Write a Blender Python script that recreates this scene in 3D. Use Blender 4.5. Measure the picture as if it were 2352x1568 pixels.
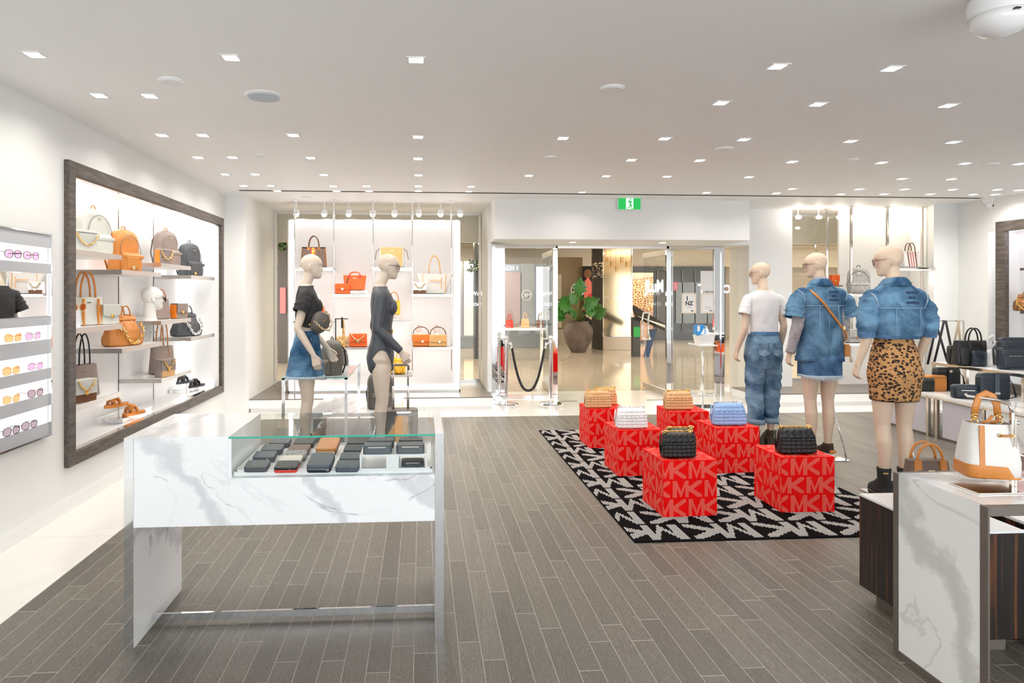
import bpy, bmesh, math, random
import numpy as np
from mathutils import Vector, Matrix, noise
random.seed(7)
PI = math.pi
for o in list(bpy.data.objects): bpy.data.objects.remove(o)
SC = bpy.context.scene
COL = SC.collection
# ---------------------------------------------------------------- camera
F, CX, CY, EYE = 1500.0, 1070.0, 676.0, 1.5
TH = math.atan(101/1500)
cam = bpy.data.cameras.new('camera'); camo = bpy.data.objects.new('camera', cam); COL.objects.link(camo)
camo.location = (0, 0, EYE); camo.rotation_euler = (PI/2, 0, -TH)
cam.sensor_width = 36; cam.lens = 36*F/2352
cam.shift_x = (1176-CX)/2352; cam.shift_y = -(784-CY)/2352
cam.clip_start = .05; cam.clip_end = 200
SC.camera = camo
# ---------------------------------------------------------------- world, exposure
W = bpy.data.worlds.new('world'); SC.world = W; W.use_nodes = True
W.node_tree.nodes['Background'].inputs[0].default_value = (.93, .965, 1, 1)
W.node_tree.nodes['Background'].inputs[1].default_value = 2.1
SC.view_settings.view_transform = 'Standard'; SC.view_settings.look = 'None'
SC.view_settings.exposure = 1.1; SC.view_settings.gamma = 1
SC.view_settings.use_curve_mapping = False
SC.cycles.max_bounces = 9; SC.cycles.diffuse_bounces = 4; SC.cycles.glossy_bounces = 5
SC.cycles.transparent_max_bounces = 24; SC.cycles.transmission_bounces = 8
SC.cycles.sample_clamp_indirect = 6; SC.cycles.caustics_reflective = False; SC.cycles.caustics_refractive = False
SC.cycles.use_denoising = True

# ---------------------------------------------------------------- camera geometry: pixel -> point
def ray(px, py):
    a, b = (px-CX)/F, (CY-py)/F
    return Vector((a*math.cos(TH)+math.sin(TH), -a*math.sin(TH)+math.cos(TH), b))
def onZ(px, py, z): d = ray(px, py); return Vector((0, 0, EYE)) + d*((z-EYE)/d.z)
def onY(px, py, y): d = ray(px, py); return Vector((0, 0, EYE)) + d*(y/d.y)
def onX(px, py, x): d = ray(px, py); return Vector((0, 0, EYE)) + d*(x/d.x)
def onD(px, py, D): return Vector((0, 0, EYE)) + ray(px, py)*D

# ---------------------------------------------------------------- mesh builder
class MB:
    def __init__(s): s.v = []; s.f = []; s.m = []; s.M = Matrix.Identity(4)
    def add(s, vs, fs, mi=0):
        n = len(s.v)
        s.v += [tuple(s.M @ Vector(p)) for p in vs]
        for i, f in enumerate(fs):
            s.f.append(tuple(n+k for k in f)); s.m.append(mi)
        return s
    def box(s, a, b, mi=0):
        x0, y0, z0 = a; x1, y1, z1 = b
        vs = [(x0,y0,z0),(x1,y0,z0),(x1,y1,z0),(x0,y1,z0),(x0,y0,z1),(x1,y0,z1),(x1,y1,z1),(x0,y1,z1)]
        return s.add(vs, [(0,3,2,1),(4,5,6,7),(0,1,5,4),(1,2,6,5),(2,3,7,6),(3,0,4,7)], mi)
    def cbox(s, c, d, mi=0):
        return s.box([c[i]-d[i]/2 for i in range(3)], [c[i]+d[i]/2 for i in range(3)], mi)
    def prism(s, pts, z0, z1, mi=0):
        n = len(pts)
        vs = [(p[0], p[1], z0) for p in pts]+[(p[0], p[1], z1) for p in pts]
        fs = [tuple(range(n-1, -1, -1)), tuple(range(n, 2*n))]+[(i, (i+1) % n, n+(i+1) % n, n+i) for i in range(n)]
        return s.add(vs, fs, mi)
    def plate(s, pts, y0, y1, mi=0):
        """outline given in x,z ; thickness in y"""
        n = len(pts)
        vs = [(p[0], y0, p[1]) for p in pts]+[(p[0], y1, p[1]) for p in pts]
        fs = [tuple(range(n)), tuple(range(2*n-1, n-1, -1))]+[((i+1) % n, i, n+i, n+(i+1) % n) for i in range(n)]
        return s.add(vs, fs, mi)
    def rings(s, rings, close=True, mi=0, cap=True, wrap=False):
        n = len(rings[0]); vs = [p for r in rings for p in r]; fs = []
        m = len(rings)
        for i in range(m if wrap else m-1):
            a, b = i*n, ((i+1) % m)*n
            for j in range(n if close else n-1):
                k = (j+1) % n
                fs.append((a+j, a+k, b+k, b+j))
        if cap and not wrap:
            fs.append(tuple(range(n-1, -1, -1))); fs.append(tuple((m-1)*n+j for j in range(n)))
        return s.add(vs, fs, mi)
    def tube(s, path, r, n=8, mi=0, flat=1.0, up=None, closed=False):
        """swept tube; r number or list; flat = ratio of 2nd axis"""
        P = [Vector(p) for p in path]; m = len(P)
        R = r if isinstance(r, (list, tuple)) else [r]*m
        prev = None; rs = []
        for i in range(m):
            if closed: t = P[(i+1) % m]-P[i-1]
            else: t = P[min(i+1, m-1)]-P[max(i-1, 0)]
            t.normalize()
            if up is not None:
                u = t.cross(Vector(up))
                if u.length < 1e-5: u = t.orthogonal()
            elif prev is None: u = t.orthogonal()
            else: u = prev - t*prev.dot(t)
            u.normalize(); prev = u; w = t.cross(u)
            rs.append([P[i]+u*(R[i]*math.cos(2*PI*j/n))+w*(R[i]*flat*math.sin(2*PI*j/n)) for j in range(n)])
        return s.rings(rs, True, mi, True, closed)
    def cyl(s, a, b, r, n=16, mi=0, r2=None): return s.tube([a, b], [r, r if r2 is None else r2], n, mi)
    def lathe(s, prof, c=(0, 0, 0), n=28, mi=0):
        rs = [[(c[0]+r*math.cos(2*PI*j/n), c[1]+r*math.sin(2*PI*j/n), c[2]+z) for j in range(n)] for r, z in prof]
        return s.rings(rs, True, mi)
    def ball(s, c, r, n=12, mi=0, sc=(1, 1, 1)):
        rs = []
        for i in range(1, n):
            a = PI*i/n
            rs.append([(c[0]+r*sc[0]*math.sin(a)*math.cos(2*PI*j/(2*n)), c[1]+r*sc[1]*math.sin(a)*math.sin(2*PI*j/(2*n)), c[2]-r*sc[2]*math.cos(a)) for j in range(2*n)])
        return s.rings(rs, True, mi)
    def torus(s, c, R, r, ax=(0, 0, 1), n=12, m=5, mi=0, stretch=1.0):
        ax = Vector(ax).normalized(); u = ax.orthogonal().normalized(); w = ax.cross(u)
        path = [Vector(c)+u*(R*stretch*math.cos(2*PI*i/n))+w*(R*math.sin(2*PI*i/n)) for i in range(n)]
        return s.tube(path, r, m, mi, closed=True)
    def build(s, name, mats, parent=None, smooth=False, bevel=0, recalc=True, seg=2, auto=None, sub=0):
        me = bpy.data.meshes.new(name); me.from_pydata(s.v, [], s.f)
        if not isinstance(mats, (list, tuple)): mats = [mats]
        for m in mats: me.materials.append(m)
        if len(mats) > 1: me.polygons.foreach_set('material_index', s.m)
        if recalc:
            bm = bmesh.new(); bm.from_mesh(me); bmesh.ops.recalc_face_normals(bm, faces=bm.faces); bm.to_mesh(me); bm.free()
        if smooth:
            me.polygons.foreach_set('use_smooth', [True]*len(me.polygons))
            if auto is not None:
                try: me.set_sharp_from_angle(angle=math.radians(auto))
                except Exception: pass
        o = bpy.data.objects.new(name, me); COL.objects.link(o)
        if parent is not None: o.parent = parent
        if bevel:
            b = o.modifiers.new('bevel', 'BEVEL'); b.width = bevel; b.segments = seg; b.limit_method = 'ANGLE'; b.angle_limit = .7
        if sub:
            q = o.modifiers.new('sub', 'SUBSURF'); q.levels = q.render_levels = sub
        return o

def put(o, loc=None, rz=0, rot=None):
    if loc is not None: o.location = loc
    o.rotation_euler = rot if rot else (0, 0, rz)
    return o
def tag(o, label=None, cat=None, group=None, kind=None):
    if label: o['label'] = label
    if cat: o['category'] = cat
    if group: o['group'] = group
    if kind: o['kind'] = kind
    return o
def thing(name, label, cat, loc=(0, 0, 0), rz=0, group=None):
    o = bpy.data.objects.new(name, None); COL.objects.link(o); o.empty_display_size = .1
    put(o, loc, rz); return tag(o, label, cat, group)
def struct(o): o['kind'] = 'structure'; return o
def kids(o): return [c for c in o.children]
def copy_tree(o, parent=None):
    c = o.copy(); COL.objects.link(c); c.parent = parent
    for ch in list(o.children): copy_tree(ch, c)
    return c
def rrect(w, d, n=24, e=4.0):
    """superellipse outline, half sizes w,d"""
    out = []
    for j in range(n):
        a = 2*PI*(j+.5)/n; c, s_ = math.cos(a), math.sin(a)
        out.append((w*math.copysign(abs(c)**(2/e), c), d*math.copysign(abs(s_)**(2/e), s_)))
    return out
def arc(x0, x1, z0, h, y=0, n=14, p=1.0):
    """arched handle path"""
    return [((x0+x1)/2-(x1-x0)/2*math.cos(PI*i/n), y, z0+h*math.sin(PI*i/n)**p) for i in range(n+1)]
def sag(a, b, dip, n=14):
    a, b = Vector(a), Vector(b); return [a.lerp(b, i/n)-Vector((0, 0, dip*4*(i/n)*(1-i/n))) for i in range(n+1)]
def chain(mb, path, r=.004, R=.008, mi=0, step=None, n=8):
    P = [Vector(p) for p in path]; step = step or R*1.55
    acc = 0; k = 0
    for i in range(len(P)-1):
        L = (P[i+1]-P[i]).length; t = (P[i+1]-P[i]).normalized()
        while acc < L:
            q = P[i]+t*acc; ax = t.orthogonal().normalized() if k % 2 else t.cross(t.orthogonal()).normalized()
            u = t; w = ax.cross(u)
            mb.tube([q+u*(R*1.25*math.cos(2*PI*j/n))+w*(R*.8*math.sin(2*PI*j/n)) for j in range(n)], r*.5, 4, mi, closed=True)
            acc += step*1.2; k += 1
        acc -= L
    return mb

# ---------------------------------------------------------------- materials
MATS = {}
def nt(m): return m.node_tree.nodes, m.node_tree.links
def mat(name, col, rough=.5, metal=0, spec=.5, bump=0, bscale=60, var=0, vscale=8, emit=None, es=0, coat=0, coord='Object', stretch=(1, 1, 1), sheen=0):
    if name in MATS: return MATS[name]
    m = bpy.data.materials.new(name); m.use_nodes = True; N, L = nt(m); b = N['Principled BSDF']
    b.inputs['Base Color'].default_value = (*col, 1); b.inputs['Roughness'].default_value = rough
    b.inputs['Metallic'].default_value = metal; b.inputs['Specular IOR Level'].default_value = spec
    if coat: b.inputs['Coat Weight'].default_value = coat; b.inputs['Coat Roughness'].default_value = .08
    if sheen: b.inputs['Sheen Weight'].default_value = sheen
    tc = N.new('ShaderNodeTexCoord'); mp = N.new('ShaderNodeMapping'); mp.inputs['Scale'].default_value = stretch
    L.new(tc.outputs[coord], mp.inputs[0])
    if var:
        n = N.new('ShaderNodeTexNoise'); n.inputs['Scale'].default_value = vscale; n.inputs['Detail'].default_value = 4
        L.new(mp.outputs[0], n.inputs[0]); r = N.new('ShaderNodeValToRGB')
        r.color_ramp.elements[0].position = .3; r.color_ramp.elements[1].position = .7
        r.color_ramp.elements[0].color = (*[c*(1-var) for c in col], 1); r.color_ramp.elements[1].color = (*[min(1, c*(1+var)) for c in col], 1)
        L.new(n.outputs[0], r.inputs[0]); L.new(r.outputs[0], b.inputs['Base Color'])
    if bump:
        n = N.new('ShaderNodeTexNoise'); n.inputs['Scale'].default_value = bscale; n.inputs['Detail'].default_value = 3
        L.new(mp.outputs[0], n.inputs[0]); bp = N.new('ShaderNodeBump'); bp.inputs['Strength'].default_value = bump; bp.inputs['Distance'].default_value = .01
        L.new(n.outputs[0], bp.inputs['Height']); L.new(bp.outputs[0], b.inputs['Normal'])
    if emit: b.inputs['Emission Color'].default_value = (*emit, 1); b.inputs['Emission Strength'].default_value = es
    MATS[name] = m; return m
def glassmat(name, tint=(1, 1, 1), k=1.0, rough=0.0):
    m = bpy.data.materials.new(name); m.use_nodes = True; N, L = nt(m); N.remove(N['Principled BSDF'])
    t = N.new('ShaderNodeBsdfTransparent'); t.inputs[0].default_value = (*tint, 1)
    g = N.new('ShaderNodeBsdfGlossy'); g.inputs['Roughness'].default_value = rough
    fr = N.new('ShaderNodeFresnel'); fr.inputs[0].default_value = 1.45
    mu = N.new('ShaderNodeMath'); mu.operation = 'MULTIPLY'; mu.inputs[1].default_value = k
    mx = N.new('ShaderNodeMixShader'); gm = N.new('ShaderNodeNewGeometry'); sb = N.new('ShaderNodeMath'); sb.operation = 'SUBTRACT'; sb.inputs[0].default_value = 1; L.new(gm.outputs['Backfacing'], sb.inputs[1]); m2 = N.new('ShaderNodeMath'); m2.operation = 'MULTIPLY'
    L.new(fr.outputs[0], mu.inputs[0]); L.new(mu.outputs[0], m2.inputs[0]); L.new(sb.outputs[0], m2.inputs[1]); L.new(m2.outputs[0], mx.inputs[0])
    L.new(t.outputs[0], mx.inputs[1]); L.new(g.outputs[0], mx.inputs[2]); L.new(mx.outputs[0], N['Material Output'].inputs[0])
    MATS[name] = m; return m
def ramp(N, L, src, stops):
    r = N.new('ShaderNodeValToRGB'); e = r.color_ramp.elements
    while len(e) < len(stops): e.new(.5)
    for i, (p, c) in enumerate(stops): e[i].position = p; e[i].color = (*c, 1)
    L.new(src, r.inputs[0]); return r.outputs[0]
def marble(name, base=(.9, .91, .91), vein=(.3, .31, .34), scale=1.0, rough=.12, off=(0, 0, 0), amt=.8, rot=(.1, .62, .35), ws=.5):
    m = bpy.data.materials.new(name); m.use_nodes = True; N, L = nt(m); b = N['Principled BSDF']
    tc = N.new('ShaderNodeTexCoord'); mp = N.new('ShaderNodeMapping'); mp.inputs['Scale'].default_value = (scale,)*3
    mp.inputs['Location'].default_value = off; mp.inputs['Rotation'].default_value = rot
    L.new(tc.outputs['Object'], mp.inputs[0])
    nz = N.new('ShaderNodeTexNoise'); nz.inputs['Scale'].default_value = 2.2; nz.inputs['Detail'].default_value = 6; nz.inputs['Roughness'].default_value = .6
    L.new(mp.outputs[0], nz.inputs[0])
    ad = N.new('ShaderNodeVectorMath'); ad.operation = 'MULTIPLY_ADD'; ad.inputs[1].default_value = (.55,)*3
    L.new(nz.outputs['Color'], ad.inputs[0]); L.new(mp.outputs[0], ad.inputs[2])
    w = N.new('ShaderNodeTexWave'); w.wave_type = 'BANDS'; w.inputs['Scale'].default_value = ws; w.inputs['Distortion'].default_value = 1.8
    w.inputs['Detail'].default_value = 3; w.inputs['Detail Scale'].default_value = 1.6; L.new(ad.outputs[0], w.inputs[0])
    v1 = ramp(N, L, w.outputs['Fac'], [(0, (.42,)*3), (.03, (.34,)*3), (.075, (.16,)*3), (.13, (0, 0, 0))])
    vm = ramp(N, L, w.outputs['Fac'], [(0, (1, 1, 1)), (.2, (.6,)*3), (.42, (0, 0, 0))])
    n2 = N.new('ShaderNodeTexNoise'); n2.inputs['Scale'].default_value = 1.5; n2.inputs['Detail'].default_value = 9; n2.inputs['Distortion'].default_value = 1.2
    L.new(mp.outputs[0], n2.inputs[0])
    v2 = ramp(N, L, n2.outputs[0], [(.488, (0, 0, 0)), (.5, (1,)*3), (.512, (0, 0, 0))])
    n3 = N.new('ShaderNodeTexNoise'); n3.inputs['Scale'].default_value = .9; L.new(mp.outputs[0], n3.inputs[0])
    k3 = ramp(N, L, n3.outputs[0], [(.45, (0, 0, 0)), (.62, (1, 1, 1))])
    m1 = N.new('ShaderNodeMath'); m1.operation = 'MULTIPLY'; L.new(v2, m1.inputs[0])
    mk = N.new('ShaderNodeMath'); mk.operation = 'MAXIMUM'; L.new(vm, mk.inputs[0]); k4 = N.new('ShaderNodeMath'); k4.operation = 'MULTIPLY'; k4.inputs[1].default_value = .3; L.new(k3, k4.inputs[0]); L.new(k4.outputs[0], mk.inputs[1]); L.new(mk.outputs[0], m1.inputs[1])
    mxm = N.new('ShaderNodeMath'); mxm.operation = 'MAXIMUM'; L.new(v1, mxm.inputs[0]); L.new(m1.outputs[0], mxm.inputs[1])
    m2 = N.new('ShaderNodeMath'); m2.operation = 'MULTIPLY'; m2.inputs[1].default_value = amt; L.new(mxm.outputs[0], m2.inputs[0])
    mix = N.new('ShaderNodeMix'); mix.data_type = 'RGBA'; mix.inputs[6].default_value = (*base, 1); mix.inputs[7].default_value = (*vein, 1)
    L.new(m2.outputs[0], mix.inputs[0]); L.new(mix.outputs[2], b.inputs['Base Color']); b.inputs['Roughness'].default_value = rough
    MATS[name] = m; return m
def plankmat(name):
    m = bpy.data.materials.new(name); m.use_nodes = True; N, L = nt(m); b = N['Principled BSDF']
    g = N.new('ShaderNodeNewGeometry'); oi = N.new('ShaderNodeObjectInfo')
    rnd = N.new('ShaderNodeMath'); rnd.operation = 'ADD'; L.new(oi.outputs['Random'], rnd.inputs[0]); L.new(g.outputs['Random Per Island'], rnd.inputs[1])
    fr = N.new('ShaderNodeMath'); fr.operation = 'FRACT'; L.new(rnd.outputs[0], fr.inputs[0])
    cb = N.new('ShaderNodeCombineXYZ'); sc = N.new('ShaderNodeMath'); sc.operation = 'MULTIPLY'; sc.inputs[1].default_value = 37; L.new(fr.outputs[0], sc.inputs[0])
    L.new(sc.outputs[0], cb.inputs[2]); L.new(sc.outputs[0], cb.inputs[1])
    ad = N.new('ShaderNodeVectorMath'); L.new(g.outputs['Position'], ad.inputs[0]); L.new(cb.outputs[0], ad.inputs[1])
    mp = N.new('ShaderNodeMapping'); mp.inputs['Scale'].default_value = (26, 2.2, 1); L.new(ad.outputs[0], mp.inputs[0])
    n = N.new('ShaderNodeTexNoise'); n.inputs['Scale'].default_value = 1; n.inputs['Detail'].default_value = 3; n.inputs['Distortion'].default_value = .6; L.new(mp.outputs[0], n.inputs[0])
    s = N.new('ShaderNodeMath'); s.operation = 'MULTIPLY'; s.inputs[1].default_value = 34; L.new(n.outputs[0], s.inputs[0])
    f2 = N.new('ShaderNodeMath'); f2.operation = 'FRACT'; L.new(s.outputs[0], f2.inputs[0])
    grain = ramp(N, L, f2.outputs[0], [(0, (.103, .091, .073)), (.5, (.142, .126, .103)), (.84, (.215, .196, .166)), (1, (.125, .11, .09))])
    hs = N.new('ShaderNodeHueSaturation'); L.new(grain, hs.inputs['Color'])
    mr = N.new('ShaderNodeMapRange'); mr.inputs[3].default_value = .82; mr.inputs[4].default_value = 1.16; L.new(fr.outputs[0], mr.inputs[0]); L.new(mr.outputs[0], hs.inputs['Value'])
    L.new(hs.outputs[0], b.inputs['Base Color']); b.inputs['Roughness'].default_value = .4; b.inputs['Specular IOR Level'].default_value = .38
    bp = N.new('ShaderNodeBump'); bp.inputs['Strength'].default_value = .12; bp.inputs['Distance'].default_value = .002; L.new(f2.outputs[0], bp.inputs['Height']); L.new(bp.outputs[0], b.inputs['Normal'])
    MATS[name] = m; return m
def woodmat(name, c0, c1, c2, rough=.35, sc=(60, 60, 1.2)):
    m = bpy.data.materials.new(name); m.use_nodes = True; N, L = nt(m); b = N['Principled BSDF']
    tc = N.new('ShaderNodeTexCoord'); mp = N.new('ShaderNodeMapping'); mp.inputs['Scale'].default_value = sc; L.new(tc.outputs['Object'], mp.inputs[0])
    n = N.new('ShaderNodeTexNoise'); n.inputs['Scale'].default_value = 1; n.inputs['Detail'].default_value = 5; L.new(mp.outputs[0], n.inputs[0])
    c = ramp(N, L, n.outputs[0], [(.38, c0), (.55, c1), (.68, c2), (.72, c1)]); L.new(c, b.inputs['Base Color']); b.inputs['Roughness'].default_value = rough
    MATS[name] = m; return m
def denim(name, dark=(.02, .075, .16), light=(.16, .33, .52), vs=3.0):
    m = bpy.data.materials.new(name); m.use_nodes = True; N, L = nt(m); b = N['Principled BSDF']
    tc = N.new('ShaderNodeTexCoord')
    n = N.new('ShaderNodeTexNoise'); n.inputs['Scale'].default_value = vs; n.inputs['Detail'].default_value = 5; n.inputs['Roughness'].default_value = .55; n.inputs['Distortion'].default_value = .6; L.new(tc.outputs['Object'], n.inputs[0])
    mp = N.new('ShaderNodeMapping'); mp.inputs['Scale'].default_value = (420, 420, 120); L.new(tc.outputs['Object'], mp.inputs[0])
    n2 = N.new('ShaderNodeTexNoise'); n2.inputs['Scale'].default_value = 1; n2.inputs['Detail'].default_value = 2; L.new(mp.outputs[0], n2.inputs[0])
    ma = N.new('ShaderNodeMath'); ma.operation = 'MULTIPLY_ADD'; ma.inputs[1].default_value = .45; L.new(n2.outputs[0], ma.inputs[0]); L.new(n.outputs[0], ma.inputs[2])
    mid = tuple((a+c)/2*.92 for a, c in zip(dark, light))
    c = ramp(N, L, ma.outputs[0], [(.56, dark), (.72, mid), (.86, light)]); L.new(c, b.inputs['Base Color']); b.inputs['Roughness'].default_value = .85; b.inputs['Specular IOR Level'].default_value = .15
    bp = N.new('ShaderNodeBump'); bp.inputs['Strength'].default_value = .5; bp.inputs['Distance'].default_value = .01; L.new(n.outputs[0], bp.inputs['Height']); L.new(bp.outputs[0], b.inputs['Normal'])
    MATS[name] = m; return m
def canvas(name, a, bcol, s=70, rough=.5):
    """coated monogram canvas: small repeated figures on a ground"""
    m = bpy.data.materials.new(name); m.use_nodes = True; N, L = nt(m); b = N['Principled BSDF']
    tc = N.new('ShaderNodeTexCoord'); mp = N.new('ShaderNodeMapping'); mp.inputs['Rotation'].default_value = (.2, .1, .78); L.new(tc.outputs['Object'], mp.inputs[0])
    v = N.new('ShaderNodeTexVoronoi'); v.feature = 'DISTANCE_TO_EDGE'; v.inputs['Scale'].default_value = s; v.inputs['Randomness'].default_value = .55; L.new(mp.outputs[0], v.inputs[0])
    c = ramp(N, L, v.outputs['Distance'], [(.05, bcol), (.16, a)]); L.new(c, b.inputs['Base Color']); b.inputs['Roughness'].default_value = rough
    MATS[name] = m; return m

M = {}
M['wall'] = mat('wall_paint', (.83, .835, .82), .6, var=.015, vscale=2)
M['ceil'] = mat('ceiling_paint', (.93, .925, .915), .55, var=.01, vscale=1)
M['trim'] = mat('skirting_paint', (.84, .84, .84), .4)
M['tile'] = marble('border_tile', (.85, .83, .78), (.7, .66, .6), .8, .18, amt=.35)
M['plank'] = plankmat('limed_oak_plank'); M['grout'] = mat('grout', (.52, .49, .44), .8, var=.1)
M['chrome'] = mat('polished_chrome', (.86, .87, .88), .05, 1); M['steel'] = mat('brushed_steel', (.62, .6, .57), .28, 1)
M['nickel'] = mat('warm_nickel', (.72, .66, .6), .12, 1)
M['bronze'] = mat('bronze_metal', (.17, .145, .12), .45, .35, var=.08, vscale=5)
M['gold'] = mat('gold_metal', (.95, .62, .22), .18, 1); M['goldp'] = mat('pale_gold_metal', (.95, .78, .5), .18, 1)
M['mirror'] = mat('mirror', (.9, .91, .92), .01, 1); M['bmirror'] = mat('bronze_mirror', (.5, .4, .26), .12, 1)
M['black'] = mat('black_gloss', (.012, .012, .014), .3); M['slot'] = mat('black_slot', (.01, .008, .006), .7)
M['white'] = mat('white_lacquer', (.88, .88, .88), .22); M['whitesat'] = mat('white_satin', (.86, .86, .86), .5)
M['acryl'] = mat('clear_acrylic', (.9, .9, .92), .1)
M['dkfloor'] = mat('platform_stone', (.17, .15, .135), .3, var=.06, vscale=3)
M['mar'] = marble('white_marble_counter', off=(-.355, .3, .4), scale=1.0, rot=(0, .62, 0), ws=.86, amt=.85)
M['mar2'] = marble('white_marble_table', base=(.93, .925, .91), vein=(.26, .24, .22), off=(-.29, 1.1, .9), rot=(0, -1.3, -1.02), ws=.62, amt=.9)
M['mar3'] = marble('marble_riser', scale=3, off=(.2, .2, .5))
M['wenge'] = woodmat('ebony_veneer', (.008, .006, .006), (.02, .012, .009), (.16, .05, .012))
M['frame'] = woodmat('brown_oak_frame', (.065, .052, .045), (.1, .082, .07), (.145, .11, .09), .45, (40, 6, 40))
M['led'] = mat('led_strip', (1, 1, 1), .5, emit=(1, .95, .9), es=5); M['ledp'] = mat('led_panel', (1, 1, 1), .5, emit=(1, .97, .96), es=.6)
M['lamp'] = mat('downlight_lens', (1, 1, 1), .5, emit=(1, .98, .95), es=9)
M['glass'] = glassmat('clear_glass', (.97, .985, .98)); M['glassg'] = mat('green_glass_edge', (.05, .5, .36), .15, emit=(0, .35, .22), es=.0)
M['skin'] = mat('mannequin_skin', (.73, .56, .42), .45, var=.02, vscale=3); M['skin2'] = mat('mannequin_skin_beige', (.69, .58, .47), .45, var=.02, vscale=3)
M['lens'] = glassmat('sunglass_lens_grey', (.3, .24, .28), 1.0); M['lensb'] = glassmat('sunglass_lens_amber', (.85, .36, .17), .9); M['lensp'] = glassmat('sunglass_lens_violet', (.5, .32, .47), .9)
def leather(name, c, rough=.4, bump=.15): return mat(name, c, rough, bump=bump, bscale=180, var=.06, vscale=10)
M['tan'] = leather('tan_leather', (.62, .23, .045)); M['orange'] = leather('orange_leather', (.9, .13, .012)); M['orange2'] = leather('bright_orange_leather', (.92, .24, .02))
M['yel'] = leather('yellow_leather', (.88, .5, .03)); M['camel'] = leather('camel_leather', (.72, .42, .19)); M['honey'] = leather('honey_leather', (.85, .46, .16))
M['blk'] = leather('black_leather', (.008, .008, .008), .42); M['navy'] = leather('navy_leather', (.011, .02, .032), .45); M['slate'] = leather('slate_leather', (.07, .09, .11), .45)
M['gry'] = leather('charcoal_leather', (.075, .08, .09), .45); M['brn'] = leather('brown_leather', (.16, .06, .025)); M['wht'] = leather('white_leather', (.86, .85, .85)); M['sky'] = leather('sky_blue_leather', (.3, .47, .78))
M['red'] = leather('red_leather', (.7, .05, .03)); M['cream'] = leather('cream_leather', (.75, .7, .6))
M['cbrown'] = canvas('brown_monogram', (.12, .075, .055), (.2, .135, .1), 200); M['cgrey'] = canvas('dark_grey_monogram', (.06, .055, .048), (.19, .175, .15), 170)
M['cwhite'] = canvas('white_monogram', (.78, .76, .72), (.66, .63, .58), 150); M['cpale'] = canvas('pale_grey_monogram', (.55, .55, .5), (.62, .62, .57), 170)
M['cbw'] = canvas('black_white_monogram', (.62, .6, .56), (.2, .19, .18), 75)
M['snake'] = canvas('snakeskin', (.5, .48, .45), (.1, .1, .1), 120)
M['denim'] = denim('washed_denim', (.013, .055, .13), (.17, .33, .5), 4.5); M['denim2'] = denim('faded_jeans_denim', (.018, .06, .14), (.25, .4, .54), 4.5); M['denim3'] = denim('mid_blue_denim', (.02, .06, .15), (.12, .24, .42), 5)
M['fray'] = mat('frayed_denim_edge', (.5, .6, .68), .9, bump=.6, bscale=200, var=.2, vscale=90)
M['tee'] = mat('white_jersey', (.85, .84, .84), .8, bump=.1, bscale=12); M['btee'] = mat('black_jersey', (.022, .021, .023), .75, bump=.1, bscale=20, var=.2, vscale=40)
M['suit'] = mat('navy_lurex', (.055, .063, .08), .42, spec=.6, bump=.2, bscale=400, var=.35, vscale=300)
M['knit'] = mat('grey_cable_knit', (.42, .4, .42), .9, bump=.8, bscale=45, var=.2, vscale=50)
def leopard():
    m = bpy.data.materials.new('leopard_print'); m.use_nodes = True; N, L = nt(m); b = N['Principled BSDF']
    tc = N.new('ShaderNodeTexCoord'); mp = N.new('ShaderNodeMapping'); mp.inputs['Scale'].default_value = (36, 36, 50); L.new(tc.outputs['Object'], mp.inputs[0])
    n0 = N.new('ShaderNodeTexNoise'); n0.inputs['Scale'].default_value = 1.3; L.new(mp.outputs[0], n0.inputs[0])
    ad = N.new('ShaderNodeVectorMath'); ad.operation = 'MULTIPLY_ADD'; ad.inputs[1].default_value = (.9,)*3; L.new(n0.outputs['Color'], ad.inputs[0]); L.new(mp.outputs[0], ad.inputs[2])
    v = N.new('ShaderNodeTexVoronoi'); v.inputs['Scale'].default_value = 1.0; v.inputs['Randomness'].default_value = .8; L.new(ad.outputs[0], v.inputs[0])
    n = N.new('ShaderNodeTexNoise'); n.inputs['Scale'].default_value = 2.2; n.inputs['Detail'].default_value = 1; L.new(mp.outputs[0], n.inputs[0])
    ring = ramp(N, L, v.outputs['Distance'], [(.03, (.0,)*3), (.10, (1,)*3), (.43, (1,)*3), (.47, (0,)*3)])
    cut = ramp(N, L, n.outputs[0], [(.30, (0,)*3), (.34, (1,)*3)])
    mu = N.new('ShaderNodeMath'); mu.operation = 'MULTIPLY'; L.new(ring, mu.inputs[0]); L.new(cut, mu.inputs[1])
    mix = N.new('ShaderNodeMix'); mix.data_type = 'RGBA'; mix.inputs[6].default_value = (.56, .29, .11, 1); mix.inputs[7].default_value = (.018, .01, .008, 1)
    L.new(mu.outputs[0], mix.inputs[0]); L.new(mix.outputs[2], b.inputs['Base Color']); b.inputs['Roughness'].default_value = .85; return m
M['leo'] = leopard()
M['redbox'] = mat('red_card', (.93, .0, .0), .55, spec=.15); M['reddot'] = mat('pale_red_print', (.95, .16, .12), .55, spec=.15)
M['rugb'] = mat('black_rug', (.008, .007, .008), .95, spec=.05, bump=.8, bscale=300, var=.3, vscale=200); M['rugw'] = mat('white_rug_tuft', (.62, .6, .57), .9)

# letters: the ligature of an M and a K that share a stem, one unit 1.73 wide and 1 high
UNIT = 1.73
def in_mk(u, v):
    u %= UNIT
    if v < .045 or v > .955: return False
    if u < .21: return True
    if .68 <= u < .89: return True
    if u < .68:                                   # the M's V
        t = (u-.21)/.47; c = 1.0-2*abs(.5-t)      # 0 at the sides, 1 in the middle
        top = .955-.60*c; return top-.34 < v < top+.0
    t = (u-.89)/.70
    if t > 1: return False
    w = .15
    return abs((v-.5)-(.46*t-.02)) < w*.9 and v < .955 or abs((.5-v)-(.46*t-.02)) < w*.9
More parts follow.
